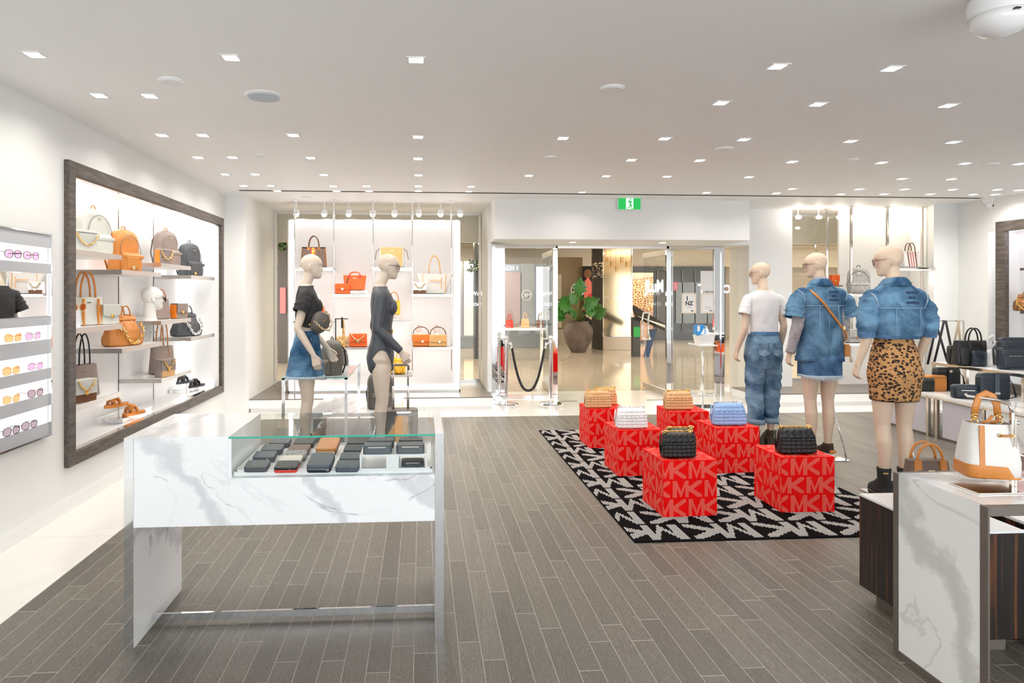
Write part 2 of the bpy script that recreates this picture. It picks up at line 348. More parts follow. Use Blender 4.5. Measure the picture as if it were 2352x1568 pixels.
# ================================================================ the room
H = 2.733; XL, XR = -2.443, 7.35; YT = 7.99; YP = 8.45; PZ = .168; YB = -3.0; YG = 9.9
# floor: grout bed, planks one by one, pale tile border
fl = struct(MB().box((XL-.2, YB, -.06), (XR+.2, YT, -.0003)).build('floor', M['grout']))
PW = .094; PL = .86
xs0 = -1.913
cand = []
n = int((XR-xs0)/PW)
rows = [(xs0+i*PW, xs0+(i+1)*PW) for i in range(n+1)]
random.seed(3)
for (a, b) in rows:
    y = YB+random.random()*PL
    ys = [YB]
    while y < YT: ys.append(y); y += PL
    ys.append(YT)
    for y0, y1 in zip(ys[:-1], ys[1:]):
        if y1-y0 > .02: cand.append((a, b, y0, y1))
def plank_score(c):
    x, y = (c[0]+c[1])/2, (c[2]+c[3])/2
    D = x*math.sin(TH)+y*math.cos(TH); xc = x*math.cos(TH)-y*math.sin(TH)
    if D < 1.7: return 0
    px = CX+F*xc/D
    if px < -120 or px > 2470: return 0
    return 1/D
cand.sort(key=plank_score, reverse=True)
pm = MB().box((-PW/2+.0013, -PL/2+.0022, -.003), (PW/2-.0013, PL/2-.0022, 0)).build('plank', M['plank'], fl)
for i, (a, b, y0, y1) in enumerate(cand[:300]):
    o = pm if i == 0 else pm.copy()
    if i: COL.objects.link(o)
    o.location = ((a+b)/2, (y0+y1)/2, 0)
    if abs((y1-y0)-PL) > 1e-4: o.scale.y = (y1-y0)/PL
mb = MB()
for (a, b, y0, y1) in cand[300:]: mb.box((a+.0013, y0+.0022, -.003), (b-.0013, y1-.0022, 0))
o = mb.build('plank_field', M['plank'], fl, recalc=False); o['kind'] = 'stuff'
# tiles of the pale border along the left wall and the back
tb = MB()
y = YB; k = 0
while y < YT: tb.box((XL, y+.001, -.003), (xs0-.002, min(y+1.2, YT)-.001, .0005)); y += 1.2
tile0 = None
tm = tb.build('border_tile', M['tile'], fl)
x = XL
while x < XR:
    MB().box((x+.001, YT, -.01), (min(x+1.2, XR)-.001, YP+.1 if not (.9 < x < 4.5) else 10.0, .0005)).build('border_tile', M['tile'], fl); x += 1.2
# ceiling; the dark of its slot is put in as a flush black strip
cl = MB().box((XL-.2, YB, H), (XR+.2, 7.9, H+.05)).box((XL-.2, 7.93, H), (XR+.2, 10.1, H+.05)).box((XL-.2, 7.9, H), (-2.16, 7.93, H+.05)).box((7.14, 7.9, H), (XR+.2, 7.93, H+.05))
cl = struct(cl.build('ceiling', M['ceil']))
MB().box((-2.16, 7.87, H-.0015), (7.14, 7.94, H+.03)).build('shadow_slot', M['slot'], cl)
# left wall with its recess
NY0, NY1, NZ0, NZ1, NX = 4.755, 8.03, .379, 2.337, -2.86
w = MB().box((XL-.12, YB, 0), (XL, NY0, H)).box((XL-.12, NY1, 0), (XL, YP, H)).box((XL-.12, NY0, 0), (XL, NY1, NZ0)).box((XL-.12, NY0, NZ1), (XL, NY1, H))
wl = struct(w.build('wall_left', M['wall']))
MB().box((XL, YB, 0), (XL+.012, YT+.4, .085)).box((XL, YB, .085), (XL+.007, YT+.4, .1)).build('baseboard_left', M['trim'])['kind'] = 'structure'
# pillar between left wall and alcove
struct(MB().box((XL-.12, 8.3, 0), (-2.19, 10.1, H)).build('wall_corner', M['wall']))
# right wall with recess
RY0, RY1 = 5.6, 8.02
w = MB().box((XR, YB, 0), (XR+.12, RY0, H)).box((XR, RY1, 0), (XR+.12, 9.2, H)).box((XR, RY0, 0), (XR+.12, RY1, .35)).box((XR, RY0, 2.33), (XR+.12, RY1, H))
wr = struct(w.build('wall_right', M['wall']))
# bulkhead over the entrance
bh = struct(MB().box((.93, 8.3, 2.21), (4.29, 9.75, H)).box((4.29, 9.15, 2.21), (4.72, 9.75, H)).build('wall_bulkhead', M['wall']))
# wall pieces at the right alcove
XA, XA2 = 4.72, 5.37
struct(MB().box((XA, 9.15, 0), (XA2, 9.75, H)).build('wall_pier', M['wall']))
xR0 = onY(2091, 600, 9.3).x
struct(MB().prism([(xR0, 9.75), (xR0, 9.32), (7.0, 8.5), (XR+.1, 8.5), (XR+.1, 9.75)], 0, H).build('wall_right_return', M['wall']))
# plaforms
def platform(name, x0, x1, y1):
    p = struct(MB().box((x0, YP, .05), (x1, y1, PZ-.012)).box((x0+.012, YP+.025, 0), (x1-.012, y1, .05)).build(name, M['white'], bevel=.002))
    MB().box((x0+.0, YP+.004, PZ-.012), (x1-.004, y1, PZ)).build('platform_top', M['dkfloor'], p); return p
platform('trim_1', -2.19, .93, 9.86); platform('trim_2', 4.45, XR, 9.12)
struct(MB().box((XA2, 9.12, 0), (xR0, 9.9, PZ)).build('trim_3', M['dkfloor']))
# side wall of the left alcove, towards the door: plaster above, chrome pier in front of it
struct(MB().box((.90, 8.9, PZ), (.96, 9.8, H)).build('wall_entrance_left', M['wall']))
struct(MB().box((.955, 8.9, 0), (1.01, 9.5, 2.2)).build('trim_4', M['chrome'], bevel=.003))
# left shop window: glass with chrome frame to the mall
gl = struct(MB().box((-2.19, 9.9, PZ+.03), (.9, 9.912, H-.03)).build('window_1', M['glass']))
MB().box((-2.19, 9.87, PZ), (.9, 9.93, PZ+.04)).box((-2.19, 9.87, H-.035), (.9, 9.93, H)).box((-2.19, 9.872, PZ+.04), (-2.15, 9.928, H-.035)).box((.86, 9.872, PZ+.04), (.9, 9.928, H-.035)).build('window_frame', M['chrome'], gl)
gl = struct(MB().box((XA2, 9.7, PZ+.03), (xR0, 9.712, H-.03)).build('window_2', M['glass']))
MB().box((XA2, 9.68, PZ), (xR0, 9.73, PZ+.04)).box((XA2, 9.68, H-.035), (xR0, 9.73, H)).box((onY(1875, 600, 9.7).x-.01, 9.69, PZ), (onY(1875, 600, 9.7).x+.01, 9.72, H)).build('window_frame', M['chrome'], gl)

# ---------------------------------------------------------------- ceiling fittings
lights = [(79,125),(530,132),(956,137),(1786,152),(2048,157),(228,219),(344,220),(1656,236),(1878,239),(2177,242),
 (372,310),(465,310),(674,310),(960,314),(1293,317),(1526,318),(1708,320),(1953,324),(2189,326),
 (455,361),(534,361),(714,362),(960,364),(1450,367),(1607,368),(1819,371),(2025,373),(2216,375),(2340,376),
 (517,400),(587,400),(744,401),(961,402),(1215,403),(1392,404),(1532,405),(1720,406),(2072,410),(2185,411),
 (559,426),(622,426),(765,427),(841,427),(961,427),(1082,428),(1819,433),(1973,434),(2078,434),(2188,435),(2291,435),(2340,436),
 (637,438),(773,438),(847,438),(961,438),(1077,439),(1337,441),(1622,442),(1783,443),(1931,445),(2031,445),(2137,445),(2236,446),(2286,446)]
rown = [(0, 200, 'the nearest row'), (200, 260, 'the second row'), (260, 340, 'the third row'), (340, 390, 'the fourth row'), (390, 420, 'the fifth row'), (420, 437, 'the sixth row'), (437, 460, 'the last row by the ceiling slot')]
ordn = ['first', 'second', 'third', 'fourth', 'fifth', 'sixth', 'seventh', 'eighth', 'ninth', 'tenth', 'eleventh', 'twelfth', 'thirteenth', 'fourteenth']
proto_dl = thing('ceiling_downlight', 'x', 'ceiling light')
S_ = .037
MB().box((-S_-.012, -S_-.012, -.004), (-S_, S_+.012, .0)).box((S_, -S_-.012, -.004), (S_+.012, S_+.012, .0)).box((-S_, -S_-.012, -.004), (S_, -S_, .0)).box((-S_, S_, -.004), (S_, S_+.012, .0)).build('rim', M['white'], proto_dl)
MB().cbox((0, 0, -.0015), (2*S_, 2*S_, .002)).build('lens', M['lamp'], proto_dl)
def lamp_under(par, e, size=.075, spread=150, col=(1, .95, .88), rot=None, loc=(0, 0, -.008)):
    L_ = bpy.data.lights.new('lamp', 'AREA'); L_.energy = e; L_.shape = 'SQUARE'; L_.size = size; L_.spread = math.radians(spread); L_.color = col
    o = bpy.data.objects.new('lamp', L_); COL.objects.link(o); o.parent = par; o.location = loc
    if rot: o.rotation_euler = rot
    return o
LE = 1.4
lampo = lamp_under(proto_dl, LE)
used = False
for lo, hi, rn in rown:
    r = sorted([p for p in lights if lo <= p[1] < hi])
    for i, p in enumerate(r):
        o = proto_dl if not used else copy_tree(proto_dl); used = True
        o.location = onZ(p[0], p[1], H)
        o['label'] = 'square recessed ceiling downlight, %s from the left in %s' % (ordn[i], rn); o['group'] = 'square ceiling downlights'
for i, p in enumerate([(1315, 550), (1522, 551)]):
    o = copy_tree(proto_dl); o.location = onZ(p[0], p[1]+6, 2.21); o['label'] = 'square downlight in the bulkhead over the entrance, ' + ('above the potted plant' if i == 0 else 'above the glass door'); o['group'] = 'entrance downlights'
# discs, speaker, detectors
discs = [(394,185,.075,'round white ceiling cap above the handbag showcase, nearest of the ceiling caps'),(606,220,.12,'round pale grey ceiling speaker grille'),(1406,202,.075,'round white ceiling cap in the middle of the ceiling'),(1265,360,.06,'small round ceiling cap above the entrance floor'),(596,355,.06,'small round ceiling cap near the left shop wall'),(1662,341,.08,'flat round smoke detector with a grey ring'),(1958,366,.06,'small round ceiling cap above the denim vest mannequin'),(2278,376,.07,'round ceiling cap at the far right of the ceiling'),
 (706,452,.06,'small round cap just beyond the ceiling slot, over the window shelves'),(1182,456,.06,'small cap beyond the slot beside the exit sign'),(1682,456,.06,'small cap beyond the slot above the right door post')]
for x, y, r, lab in discs:
    nm = 'ceiling_speaker' if 'speaker' in lab else ('smoke_detector' if 'smoke' in lab else 'sensor_disc')
    t = thing(nm, lab, 'ceiling fitting', onZ(x, y, H), 0)
    MB().lathe([(r, 0), (r, -.004), (r*.93, -.009), (0.001, -.009)]).build('rim', M['white'], t, smooth=True, auto=40)
    MB().lathe([(r*.84, -.0085), (r*.8, -.013), (0.001, -.014)]).build('cover', mat('speaker_mesh', (.55, .6, .68), .6) if nm == 'ceiling_speaker' else M['whitesat'], t, smooth=True, auto=40)
# dome camera near, turret camera far
c = onZ(2298, -20, H); t = thing('dome_camera', 'large white dome camera hanging from the ceiling in the near corner', 'camera', (c.x, c.y, H))
k = .115
MB().lathe([(k*.75, 0), (k*.75, -.02), (k*.95, -.03), (k, -.06), (k*.96, -.10)]).build('housing', M['white'], t, smooth=True, auto=40)
MB().lathe([(k*.96, -.10), (k*.86, -.14), (k*.55, -.172), (.002, -.185)]).build('dome', M['white'], t, smooth=True)
MB().cbox((-.03, -k*.9, -.115), (.02, .02, .006)).build('lens_slot', M['black'], t)
c = onZ(2262, 462, H); t = thing('turret_camera', 'small white turret security camera with a black lens in the far right corner', 'camera', (c.x-.05, c.y-.15, H))
MB().lathe([(.1, 0), (.1, -.015), (.075, -.05), (.06, -.06)]).build('base', M['white'], t, smooth=True, auto=40)
MB().ball((0, -.01, -.075), .062, 10).build('ball', M['white'], t, smooth=True)
MB().cyl((0, -.06, -.085), (0, -.076, -.089), .036, 18).build('lens', M['black'], t)
# exit sign
a = onY(1417, 453, 8.27); b = onY(1470, 483, 8.27); t = thing('exit_sign', 'green and white running figure exit sign high over the entrance', 'sign', ((a.x+b.x)/2, 8.25, b.z))
w2 = (b.x-a.x)/2; hh = a.z-b.z
MB().box((-w2, -.02, 0), (w2, .05, hh)).build('housing', M['white'], t, bevel=.003)
grn = mat('exit_green', (.0, .28, .05), .4, emit=(0, .5, .08), es=.35); ewh = mat('exit_white', (.9, .95, .9), .4, emit=(.9, 1, .92), es=.5)
MB().box((-w2+.006, -.023, .006), (w2-.006, -.02, hh-.006)).build('green_panel', grn, t)
MB().box((-w2*.3, -.026, .012), (w2*.32, -.023, hh-.012)).build('door_symbol', ewh, t)
s = hh/100
fg = MB()
for pts in [[(-2,78),(6,78),(9,84),(6,91),(-1,91),(-4,84)], [(-10,72),(2,76),(8,58),(4,38),(-8,40),(-4,56)], [(4,72),(14,62),(22,66),(20,58),(12,54),(3,62)], [(-10,72),(-20,60),(-16,54),(-6,62)], [(-2,42),(8,42),(4,24),(-14,10),(-18,16),(-4,27)], [(2,44),(10,40),(18,26),(16,10),(22,10),(24,6),(11,6),(11,24),(0,36)], [(-14,16),(-26,20),(-26,15),(-14,10)]]:
    fg.plate([((x+4)*s, y*s) for x, y in pts], -.029, -.026)
fg.build('running_figure', grn, t)

# ================================================================ entrance
# chrome posts, sidelights and door leaves
def bar(mb, x, y0, z0, z1, w=.035, d=.05): mb.box((x-w/2, y0-d/2, z0), (x+w/2, y0+d/2, z1))
YD = 9.4
xl0, xl1 = onY(1125, 700, YD).x, onY(1270, 700, YD).x
xr0, xr1, xr2 = onY(1535, 700, YD).x, onY(1646, 700, YD).x, onY(1671, 700, YD).x
s1 = struct(MB().box((xl0, YD-.006, .02), (xl1, YD+.006, 2.2)).build('window_3', M['glass']))
MB().box((xl0, YD-.02, 0), (xl1, YD+.02, .035)).box((xl0, YD-.02, 2.17), (xl1, YD+.02, 2.21)).build('window_frame', M['chrome'], s1)
s2 = struct(MB().box((xr0, YD-.006, .02), (xr1, YD+.006, 2.2)).build('window_4', M['glass']))
MB().box((xr0, YD-.02, 0), (xr1, YD+.02, .035)).box((xr0, YD-.02, 2.17), (xr1, YD+.02, 2.21)).box((xr0+.055, YD-.012, .03), (xr0+.065, YD+.012, 2.2)).build('window_frame', M['chrome'], s2)
mb = MB(); bar(mb, xl1+.03, YD, 0, 2.21, .07, .06); bar(mb, xr0, YD, 0, 2.21, .07, .06); bar(mb, xr1, YD, 0, 2.21, .1, .06)
struct(mb.build('trim_5', M['chrome'], bevel=.002))
struct(MB().box((xr1+.05, YD-.05, 0), (4.45, YD-.03, 2.21)).build('trim_6', M['mirror']))
struct(MB().box((1.0, YD-.3, 0), (1.16, YD-.28, 2.21)).build('trim_7', M['mirror']))
struct(MB().box((xl1+.04, YD-.03, 2.17), (xr0, YD+.03, 2.21)).build('trim_8', M['steel']))
def door(n, hinge, free, logo):
    h, f = Vector(hinge), Vector(free); L_ = (f-h).length; a = math.atan2((f-h).y, (f-h).x)
    d = struct(MB().box((0, -.006, .08), (L_, .006, 2.08)).build(n, M['glass'])); put(d, (h.x, h.y, 0), a)
    MB().box((0, -.02, .01), (L_, .02, .09)).build('bottom_rail', M['steel'], d, bevel=.002)
    MB().box((0, -.02, 2.08), (L_, .02, 2.16)).build('top_rail', M['steel'], d, bevel=.002)
    hb = MB(); xh = L_-.1
    for sd in (-1, 1):
        pts = [(xh+.16*math.cos(t_)*.55-.04, sd*.05, 1.0+.21*math.sin(t_)) for t_ in [(-PI/2)+PI*i/12 for i in range(13)]]
        hb.tube(pts, .014, 8); hb.cyl((pts[0][0], 0, pts[0][2]), pts[0], .012, 8); hb.cyl((pts[-1][0], 0, pts[-1][2]), pts[-1], .012, 8); hb.cyl((xh-.04, sd*.05, 1.0), (xh+.045, sd*.05, 1.0), .01, 8)
    hb.build('door_handle', M['chrome'], d, smooth=True)
    return d
fr = onZ(1479, 890, .0); hr = Vector((xr0-.03, YD, 0)); door('door_1', hr, (fr.x, fr.y, 0), 1)
fl_ = onZ(1248, 888, .0); hl = Vector((xl1+.03, YD, 0)); door('door_2', hl, (fl_.x, fl_.y, 0), 1)
for i, (x0, x1, y) in enumerate([(1285, 1321, 920), (1486, 1526, 917)]):
    a = onZ(x0, y+2, 0); b = onZ(x1, y-2, 0)
    tag(put(MB().box((0, 0, .0006), (b.x-a.x, .03, .004)).build('floor_pivot_plate', M['bronze']), (a.x, a.y, 0)), 'dark slim pivot plate in the pale floor, ' + ('by the rope barrier' if i == 0 else 'behind the tan bag'), 'floor plate', 'door pivot plates')
# ================================================================ the mall beyond the door
MM = marble('mall_marble', base=(.6, .54, .45), vein=(.38, .31, .23), scale=.55, rough=.08, off=(.7, .2, 0), amt=.6)
struct(MB().box((-9, 10.0, -.05), (22, 26, -.002)).build('trim_9', MM))['label'] = 'polished beige marble floor of the mall'
mb_ = MB().box((-9, 10.15, 3.0), (22, 26, 3.1)); mc = struct(mb_.build('trim_10', mat('mall_ceiling', (.72, .64, .52), .6)))
sl = MB()
for y in (11.4, 13.2, 15.4, 17.2, 19.0): sl.box((-9, y, 2.985), (22, y+.06, 3.0))
sl.build('shadow_slot', M['slot'], mc)
struct(MB().box((-9, 10.02, 2.3), (22, 10.15, 3.1)).build('trim_11', mat('unseen_mall_fascia', (.7, .62, .5), .6)))  # unseen fascia over the shop front, added so the mirrored column reflects beige
# far wall: one plane of plaster with shopfronts before it
struct(MB().box((-9, 22, 0), (22, 22.1, 3.0)).build('trim_12', mat('mall_far_wall', (.5, .43, .33), .5)))
struct(MB().box((-9, 21.2, 2.42), (22, 22, 3.0)).build('trim_13', mat('mall_bulkhead', (.72, .64, .5), .6)))
struct(MB().box((21, 10.1, 0), (21.1, 22, 3)).box((-9.1, 10.1, 0), (-9, 22, 3)).build('trim_14', mat('mall_side', (.45, .42, .4), .5)))
for i in range(4):
    for j in range(2):
        L_ = bpy.data.lights.new('mall_lamp', 'AREA'); L_.energy = 72; L_.size = 2.2; L_.color = (1, .86, .68); o = bpy.data.objects.new('mall_lamp', L_); COL.objects.link(o)
        o.location = (-5.5+i*6.5, 12.3+j*5.6, 2.96)
dk = mat('shopfront_dark', (.05, .05, .05), .25); gy = mat('shopfront_grey', (.3, .34, .38), .3); br = mat('pillar_bronze', (.32, .25, .15), .25, .3); wr_ = mat('shopfront_glow', (.9, .92, 1), .4, emit=(.75, .85, 1), es=.25)
wm = mat('warm_glow', (1, .8, .6), .4, emit=(1, .7, .45), es=.25); lett = mat('white_sign_letters', (.95, .97, 1), .4, emit=(.85, .93, 1), es=1.6); ltp = mat('white_print', (.85, .85, .85), .5)
def text(s, size, m, parent, loc, rot=(PI/2, 0, 0), name='lettering', ext=.004, al='CENTER', bold=0, mir=1):
    cu = bpy.data.curves.new(name, 'FONT'); cu.body = s; cu.size = size; cu.extrude = ext; cu.align_x = al; cu.resolution_u = 3; cu.offset = bold
    tmp = bpy.data.objects.new('tmp', cu); COL.objects.link(tmp); dg = bpy.context.evaluated_depsgraph_get()
    me = bpy.data.meshes.new_from_object(tmp.evaluated_get(dg)); bpy.data.objects.remove(tmp)
    if mir < 0:
        for v in me.vertices: v.co.x *= -1
        me.flip_normals()
    me.name = name; me.materials.clear(); me.materials.append(m)
    o = bpy.data.objects.new(name, me); COL.objects.link(o); o.parent = parent; o.location = loc; o.rotation_euler = rot; return o
def boxpx(mb, x0, y0, x1, y1, Y, t, mi=0, base=None):
    a = onY(x0, y0, Y); b = onY(x1, y1, Y); mb.box((a.x, Y, b.z if base is None else base), (b.x, Y+t, a.z), mi); return a, b
def reflected_ring(R, m, parent, loc, name='emblem_reflection', mir=1):
    mb = MB(); mb.torus((0, 0, 0), R, R*.09, (0, 1, 0), 28, 6)
    mb.build('emblem_ring_reflection', m, parent, smooth=True).location = loc
    text('MK', R*1.05, m, parent, (loc[0], loc[1], loc[2]-R*.36), bold=R*.025, mir=mir, name='emblem_letters_reflection')

# far shopfront (dark) with the reflection of a lit name modelled as glowing letters
t = thing('shopfront', 'dark shopfront across the mall with a reflected lit name modelled in tall letters', 'shopfront', (0, 21, 0))
mb = MB(); a = onY(1452, 612, 21); b = onY(1665, 760, 21); mb.box((a.x, -0.05, 0), (b.x, .4, 2.42)); mb.build('wall', dk, t)
mb = MB(); P = onY(1500, 640, 21)
for k in range(5): mb.box((P.x+.1+k*.42, -.09, .3), (P.x+.13+k*.42, -.05, 2.3))
mb.build('mullion', mat('shop_mullion', (.14, .13, .12), .3), t)
a = onY(1550, 618, 21); b = onY(1640, 755, 21); MB().box((a.x, -.09, .55), (b.x, -.06, 1.9)).build('window_pane', mat('shop_pane', (.16, .17, .17), .15), t)
P = onY(1503, 670, 19.3); text('JLuM', .52, lett, t, (P.x, -1.7, P.z), bold=.012).scale.x = .55  # reflected sign, modelled as glowing letters floating before the poster
P = onY(1607, 672, 20.9); text('T', .4, lett, t, (P.x, -.25, P.z), bold=.01)
P = onY(1656, 672, 20.9); text('KO', .36, lett, t, (P.x, -.25, P.z), bold=.01)
# screen poster with speckled shoe: flat picture
t = thing('shop_poster', 'large poster of glittering brown texture above a dark kiosk', 'poster', (0, 19.6, 0))
mb = MB(); a, b = onY(1453, 626, 19.6), onY(1500, 775, 19.6); mb.box((a.x, 0, 0.1), (b.x, .08, a.z)); mb.build('panel', mat('poster_pink', (.5, .3, .22), .5), t)
mb = MB(); a, b = onY(1453, 645, 19.6), onY(1500, 702, 19.6); mb.plate([(a.x, b.z), (b.x, b.z-.2), (b.x, a.z+.1), (a.x, a.z)], -.012, 0); mb.build('glitter_area', canvas('glitter', (.3, .1, .04), (.9, .6, .3), 14), t)
mb = MB(); a, b = onY(1453, 626, 19.6), onY(1500, 642, 19.6); mb.plate([(a.x, b.z), (b.x, b.z+.1), (b.x, a.z), (a.x, a.z)], -.014, 0); mb.build('sole_area', mat('poster_beige', (.6, .45, .34), .5), t)
# kiosk
t = thing('information_kiosk', 'black tilted information kiosk with a green panel in the mall', 'kiosk', (0, 15.5, 0))
a = onY(1490, 740, 15.5)
MB().add([(a.x-.42, -.3, 1.0), (a.x+.5, -.3, .62), (a.x+.5, -.1, .72), (a.x-.42, -.1, 1.25), (a.x-.42, -.26, 1.02-.08), (a.x+.5, -.26, .54), (a.x+.5, -.06, .66), (a.x-.42, -.06, 1.15)], [(0,1,2,3),(4,7,6,5),(0,4,5,1),(1,5,6,2),(2,6,7,3),(3,7,4,0)]).build('screen', M['black'], t)
MB().box((a.x-.42, -.1, 0), (a.x-.24, .05, .95)).build('post', dk, t)
MB().box((a.x-.41, -.115, .48), (a.x-.25, -.1, .72)).build('green_panel', mat('kiosk_green', (.02, .35, .06), .4), t)
MB().plate([(a.x-.12, 0), (a.x, 0), (a.x+.16, .66), (a.x+.04, .66)], -.05, .05).build('brace', mat('kiosk_blue', (.02, .05, .14), .3), t)
# central mirrored column
Yc = 17.2; a = onY(1385, 806, Yc); b = onY(1452, 806, Yc); lx = onY(1362, 802, 17.9).x
t = thing('mirrored_column', 'square bronze mirrored column with a beige stone base beside the potted plant', 'column', (a.x, Yc, 0))
Wc = b.x-a.x; l = lx-a.x
MB().box((.0, 0, 0), (Wc, Wc, .38)).build('base', mat('beige_stone', (.5, .43, .33), .15), t, bevel=.004)
MB().prism([(-.005, 0.02), (-.005, Wc), (l, .85), (l, .7)], 0, .4).build('side_base', M['black'], t)
MB().box((.02, .02, .38), (Wc-.02, Wc, 3.0)).build('mirror_face', M['bmirror'], t)
MB().prism([(-.002, .03), (.0, Wc), (l, .85), (l, .7)], .4, 3.0).build('side_face', mat('dark_mirror', (.05, .05, .05), .06, .6), t)
mb = MB()
for xx in (-.005, Wc-.02): mb.box((xx, -.012, .36), (xx+.025, .02, 3.0))
mb.box((0, -.01, 1.42), (Wc, .02, 1.435)); mb.box((0, -.01, .37), (Wc, .02, .385)); mb.build('edge_trim', M['chrome'], t)
fb = MB(); rd = random.Random(5)
for k in range(60):
    u = rd.random(); fb.ball((l*u-.02, .02+.68*u-.05, 1.95+.42*rd.random()), .012, 3)
fb.build('fairy_light', wm, t)['kind'] = 'stuff'
hb = MB()
for k in range(5): hb.cyl((.1+k*.14, -.06, 2.5-.12*(k % 3)), (.1+k*.14, -.06, 3.0), .003, 4); hb.cyl((.1+k*.14, -.06, 2.36-.12*(k % 3)), (.1+k*.14, -.06, 2.5-.12*(k % 3)), .012, 6)
o = hb.build('hanging_ornament', M['gold'], t)
# pillar behind the plant with a reflected emblem modelled on it, poster strip and bench
t = thing('bronze_pillar', 'wide bronze wall pillar behind the potted plant with a modelled reflection of a round emblem', 'pillar', (0, 19.4, 0))
a = onY(1280, 590, 19.4); b = onY(1338, 760, 19.4); MB().box((a.x, 0, 0), (b.x, .9, 2.62)).build('panel', br, t)
MB().box((a.x-.1, -.02, 0), (b.x, 0, .45)).build('base', mat('bench_stone', (.5, .45, .36), .3), t)
MB().box((a.x+.02, -.03, .5), (a.x+.12, 0, 2.1)).build('light_strip', mat('pale_reveal', (.7, .62, .48), .2), t)
P = onY(1326, 666, 19.3); reflected_ring(.2, ltp, t, (P.x, -.12, P.z), mir=-1)
t = thing('fashion_poster', 'tall narrow poster with a coral jacket beside the mirrored column', 'poster', (0, 19.3, 0))
a = onY(1339, 611, 19.3); b = onY(1362, 775, 19.3)
MB().box((a.x, 0, 0.3), (b.x, .06, a.z)).build('panel', M['black'], t)
w_ = b.x-a.x; z0 = b.z+.9
MB().plate([(a.x+.01, 1.0), (a.x+.05, 1.9), (a.x+.16, 2.02), (b.x-.04, 1.85), (b.x-.02, 1.55), (a.x+.12, 1.15)], -.01, 0).build('coral_jacket', mat('coral_print', (.85, .2, .14), .5), t)
MB().ball((a.x+.14, 0, 2.12), .13, 8, sc=(.9, .08, 1.1)).build('hair_shape', mat('hair_print', (.2, .09, .03), .6), t)
MB().box((b.x-.12, -.02, 1.3), (b.x-.01, -.01, 1.52)).build('red_square', mat('sale_red', (.7, .03, .02), .4), t)
MB().plate([(a.x+.08, .85), (b.x-.02, .72), (b.x-.02, .9), (a.x+.1, 1.0)], -.015, 0).build('hand_shape', M['skin'], t)
# pot with monstera
P = onZ(1328, 803, 0)
t = thing('potted_monstera', 'large green monstera plant in a rounded dark stone pot in the mall', 'plant', (P.x*16.8/P.y, 16.8, 0)); t.scale = (.95,)*3
mp_ = mat('stone_pot', (.13, .1, .085), .7, bump=.3, bscale=25, var=.35, vscale=4)
MB().lathe([(.19, 0), (.2, .01), (.33, .25), (.4, .5), (.405, .58), (.37, .7), (.29, .79), (.285, .82), (.305, .83), (.305, .845), (.27, .845), (.26, .8), (.002, .79)], n=36).build('pot', mp_, t, smooth=True, auto=50)
lm = mat('monstera_leaf', (.03, .16, .02), .35, var=.35, vscale=3); rd = random.Random(11)
def leafmesh(mb, base, d, L_, up):
    d = Vector(d).normalized(); s_ = d.cross(Vector(up)).normalized(); nn = s_.cross(d)
    vs = []; m_ = 9
    for i in range(m_+1):
        u = i/m_; wv = L_*.55*math.sin(PI*min(1, u*1.02+.06))**.7*(1-.35*u); notch = .62 if i % 2 else 1.0
        if i in (0, m_): wv *= .3
        dr = -nn*(.22*L_*u*u)
        c_ = Vector(base)+d*(L_*u)+dr
        vs += [c_-s_*wv*notch-nn*wv*.18, c_, c_+s_*wv*notch-nn*wv*.18]
    fs = []
    for i in range(m_):
        a_ = 3*i; fs += [(a_, a_+1, a_+4, a_+3), (a_+1, a_+2, a_+5, a_+4)]
    mb.add(vs, fs)
st = MB()
leaves = [(-.3,-.35,.45,.5),(.1,-.4,.5,.52),(.35,-.3,.3,.5),(-.5,-.2,.35,.5),(.0,-.2,.9,.5),(-.25,-.2,.42,.42),(-.1,-.3,.62,.4),(.12,-.25,.5,.42),(.32,-.1,.4,.45),(-.42,0,.3,.4),(.05,.1,.75,.45),(-.2,.15,.7,.42),(.45,.1,.5,.42),(.2,-.35,.25,.36),(-.12,-.38,.18,.34),(.52,-.15,.2,.4),(-.5,-.1,.12,.34),(.3,.2,.65,.4)]
for i, (x, y, z, L_) in enumerate(leaves):
    b_ = Vector((x*.75, y*.75, .85+z*.8)); st.tube([(x*.1, y*.1, .8), (x*.4, y*.4, .85+z*.5), b_], .009, 5)
    mb = MB(); leafmesh(mb, b_, (x*1.6+.15*(rd.random()-.5), y*.5, .1+.5*z*(rd.random()-.2)), L_*.95, (0, -1, .5)); mb.build('leaf', lm, t, recalc=False, smooth=True)
st.build('stems', mat('plant_stem', (.12, .2, .03), .5), t, smooth=True)
# left side of the mall: grey storefront seen through the sidelight and window
t = thing('grey_storefront', 'pale blue-grey storefront seen through the glass left of the entrance', 'shopfront', (0, 18.2, 0))
mb = MB(); a = onY(1020, 560, 18.2); b = onY(1272, 760, 18.2); mb.box((a.x, 0, 0), (b.x, .5, 2.35)); mb.build('wall', gy, t)
for i, (x0, x1, y0, y1, m) in enumerate([(1127, 1150, 590, 775, wr_), (1232, 1262, 612, 735, wr_), (1160, 1195, 625, 750, mat('rose_pane', (.5, .4, .42), .3)), (1198, 1228, 605, 760, mat('grey_pane', (.36, .38, .4), .3)), (1066, 1092, 600, 770, wm), (1040, 1062, 600, 770, gy)]):
    a = onY(x0, y0, 18.15); b = onY(x1, y1, 18.15); MB().box((a.x, -.06, b.z), (b.x, 0, a.z)).build('window_pane', m, t)
P = onY(1211, 678, 18); reflected_ring(.14, ltp, t, (P.x, -.12, P.z), mir=-1)  # reversed emblem models a reflection in the sidelight glass
P = onY(1172, 620, 18); text('COACH 1', .16, lett, t, (P.x-.1, -.1, P.z))
t = thing('dark_store_column', 'dark store column with small white sign lettering behind the left window', 'column', (0, 15.2, 0))
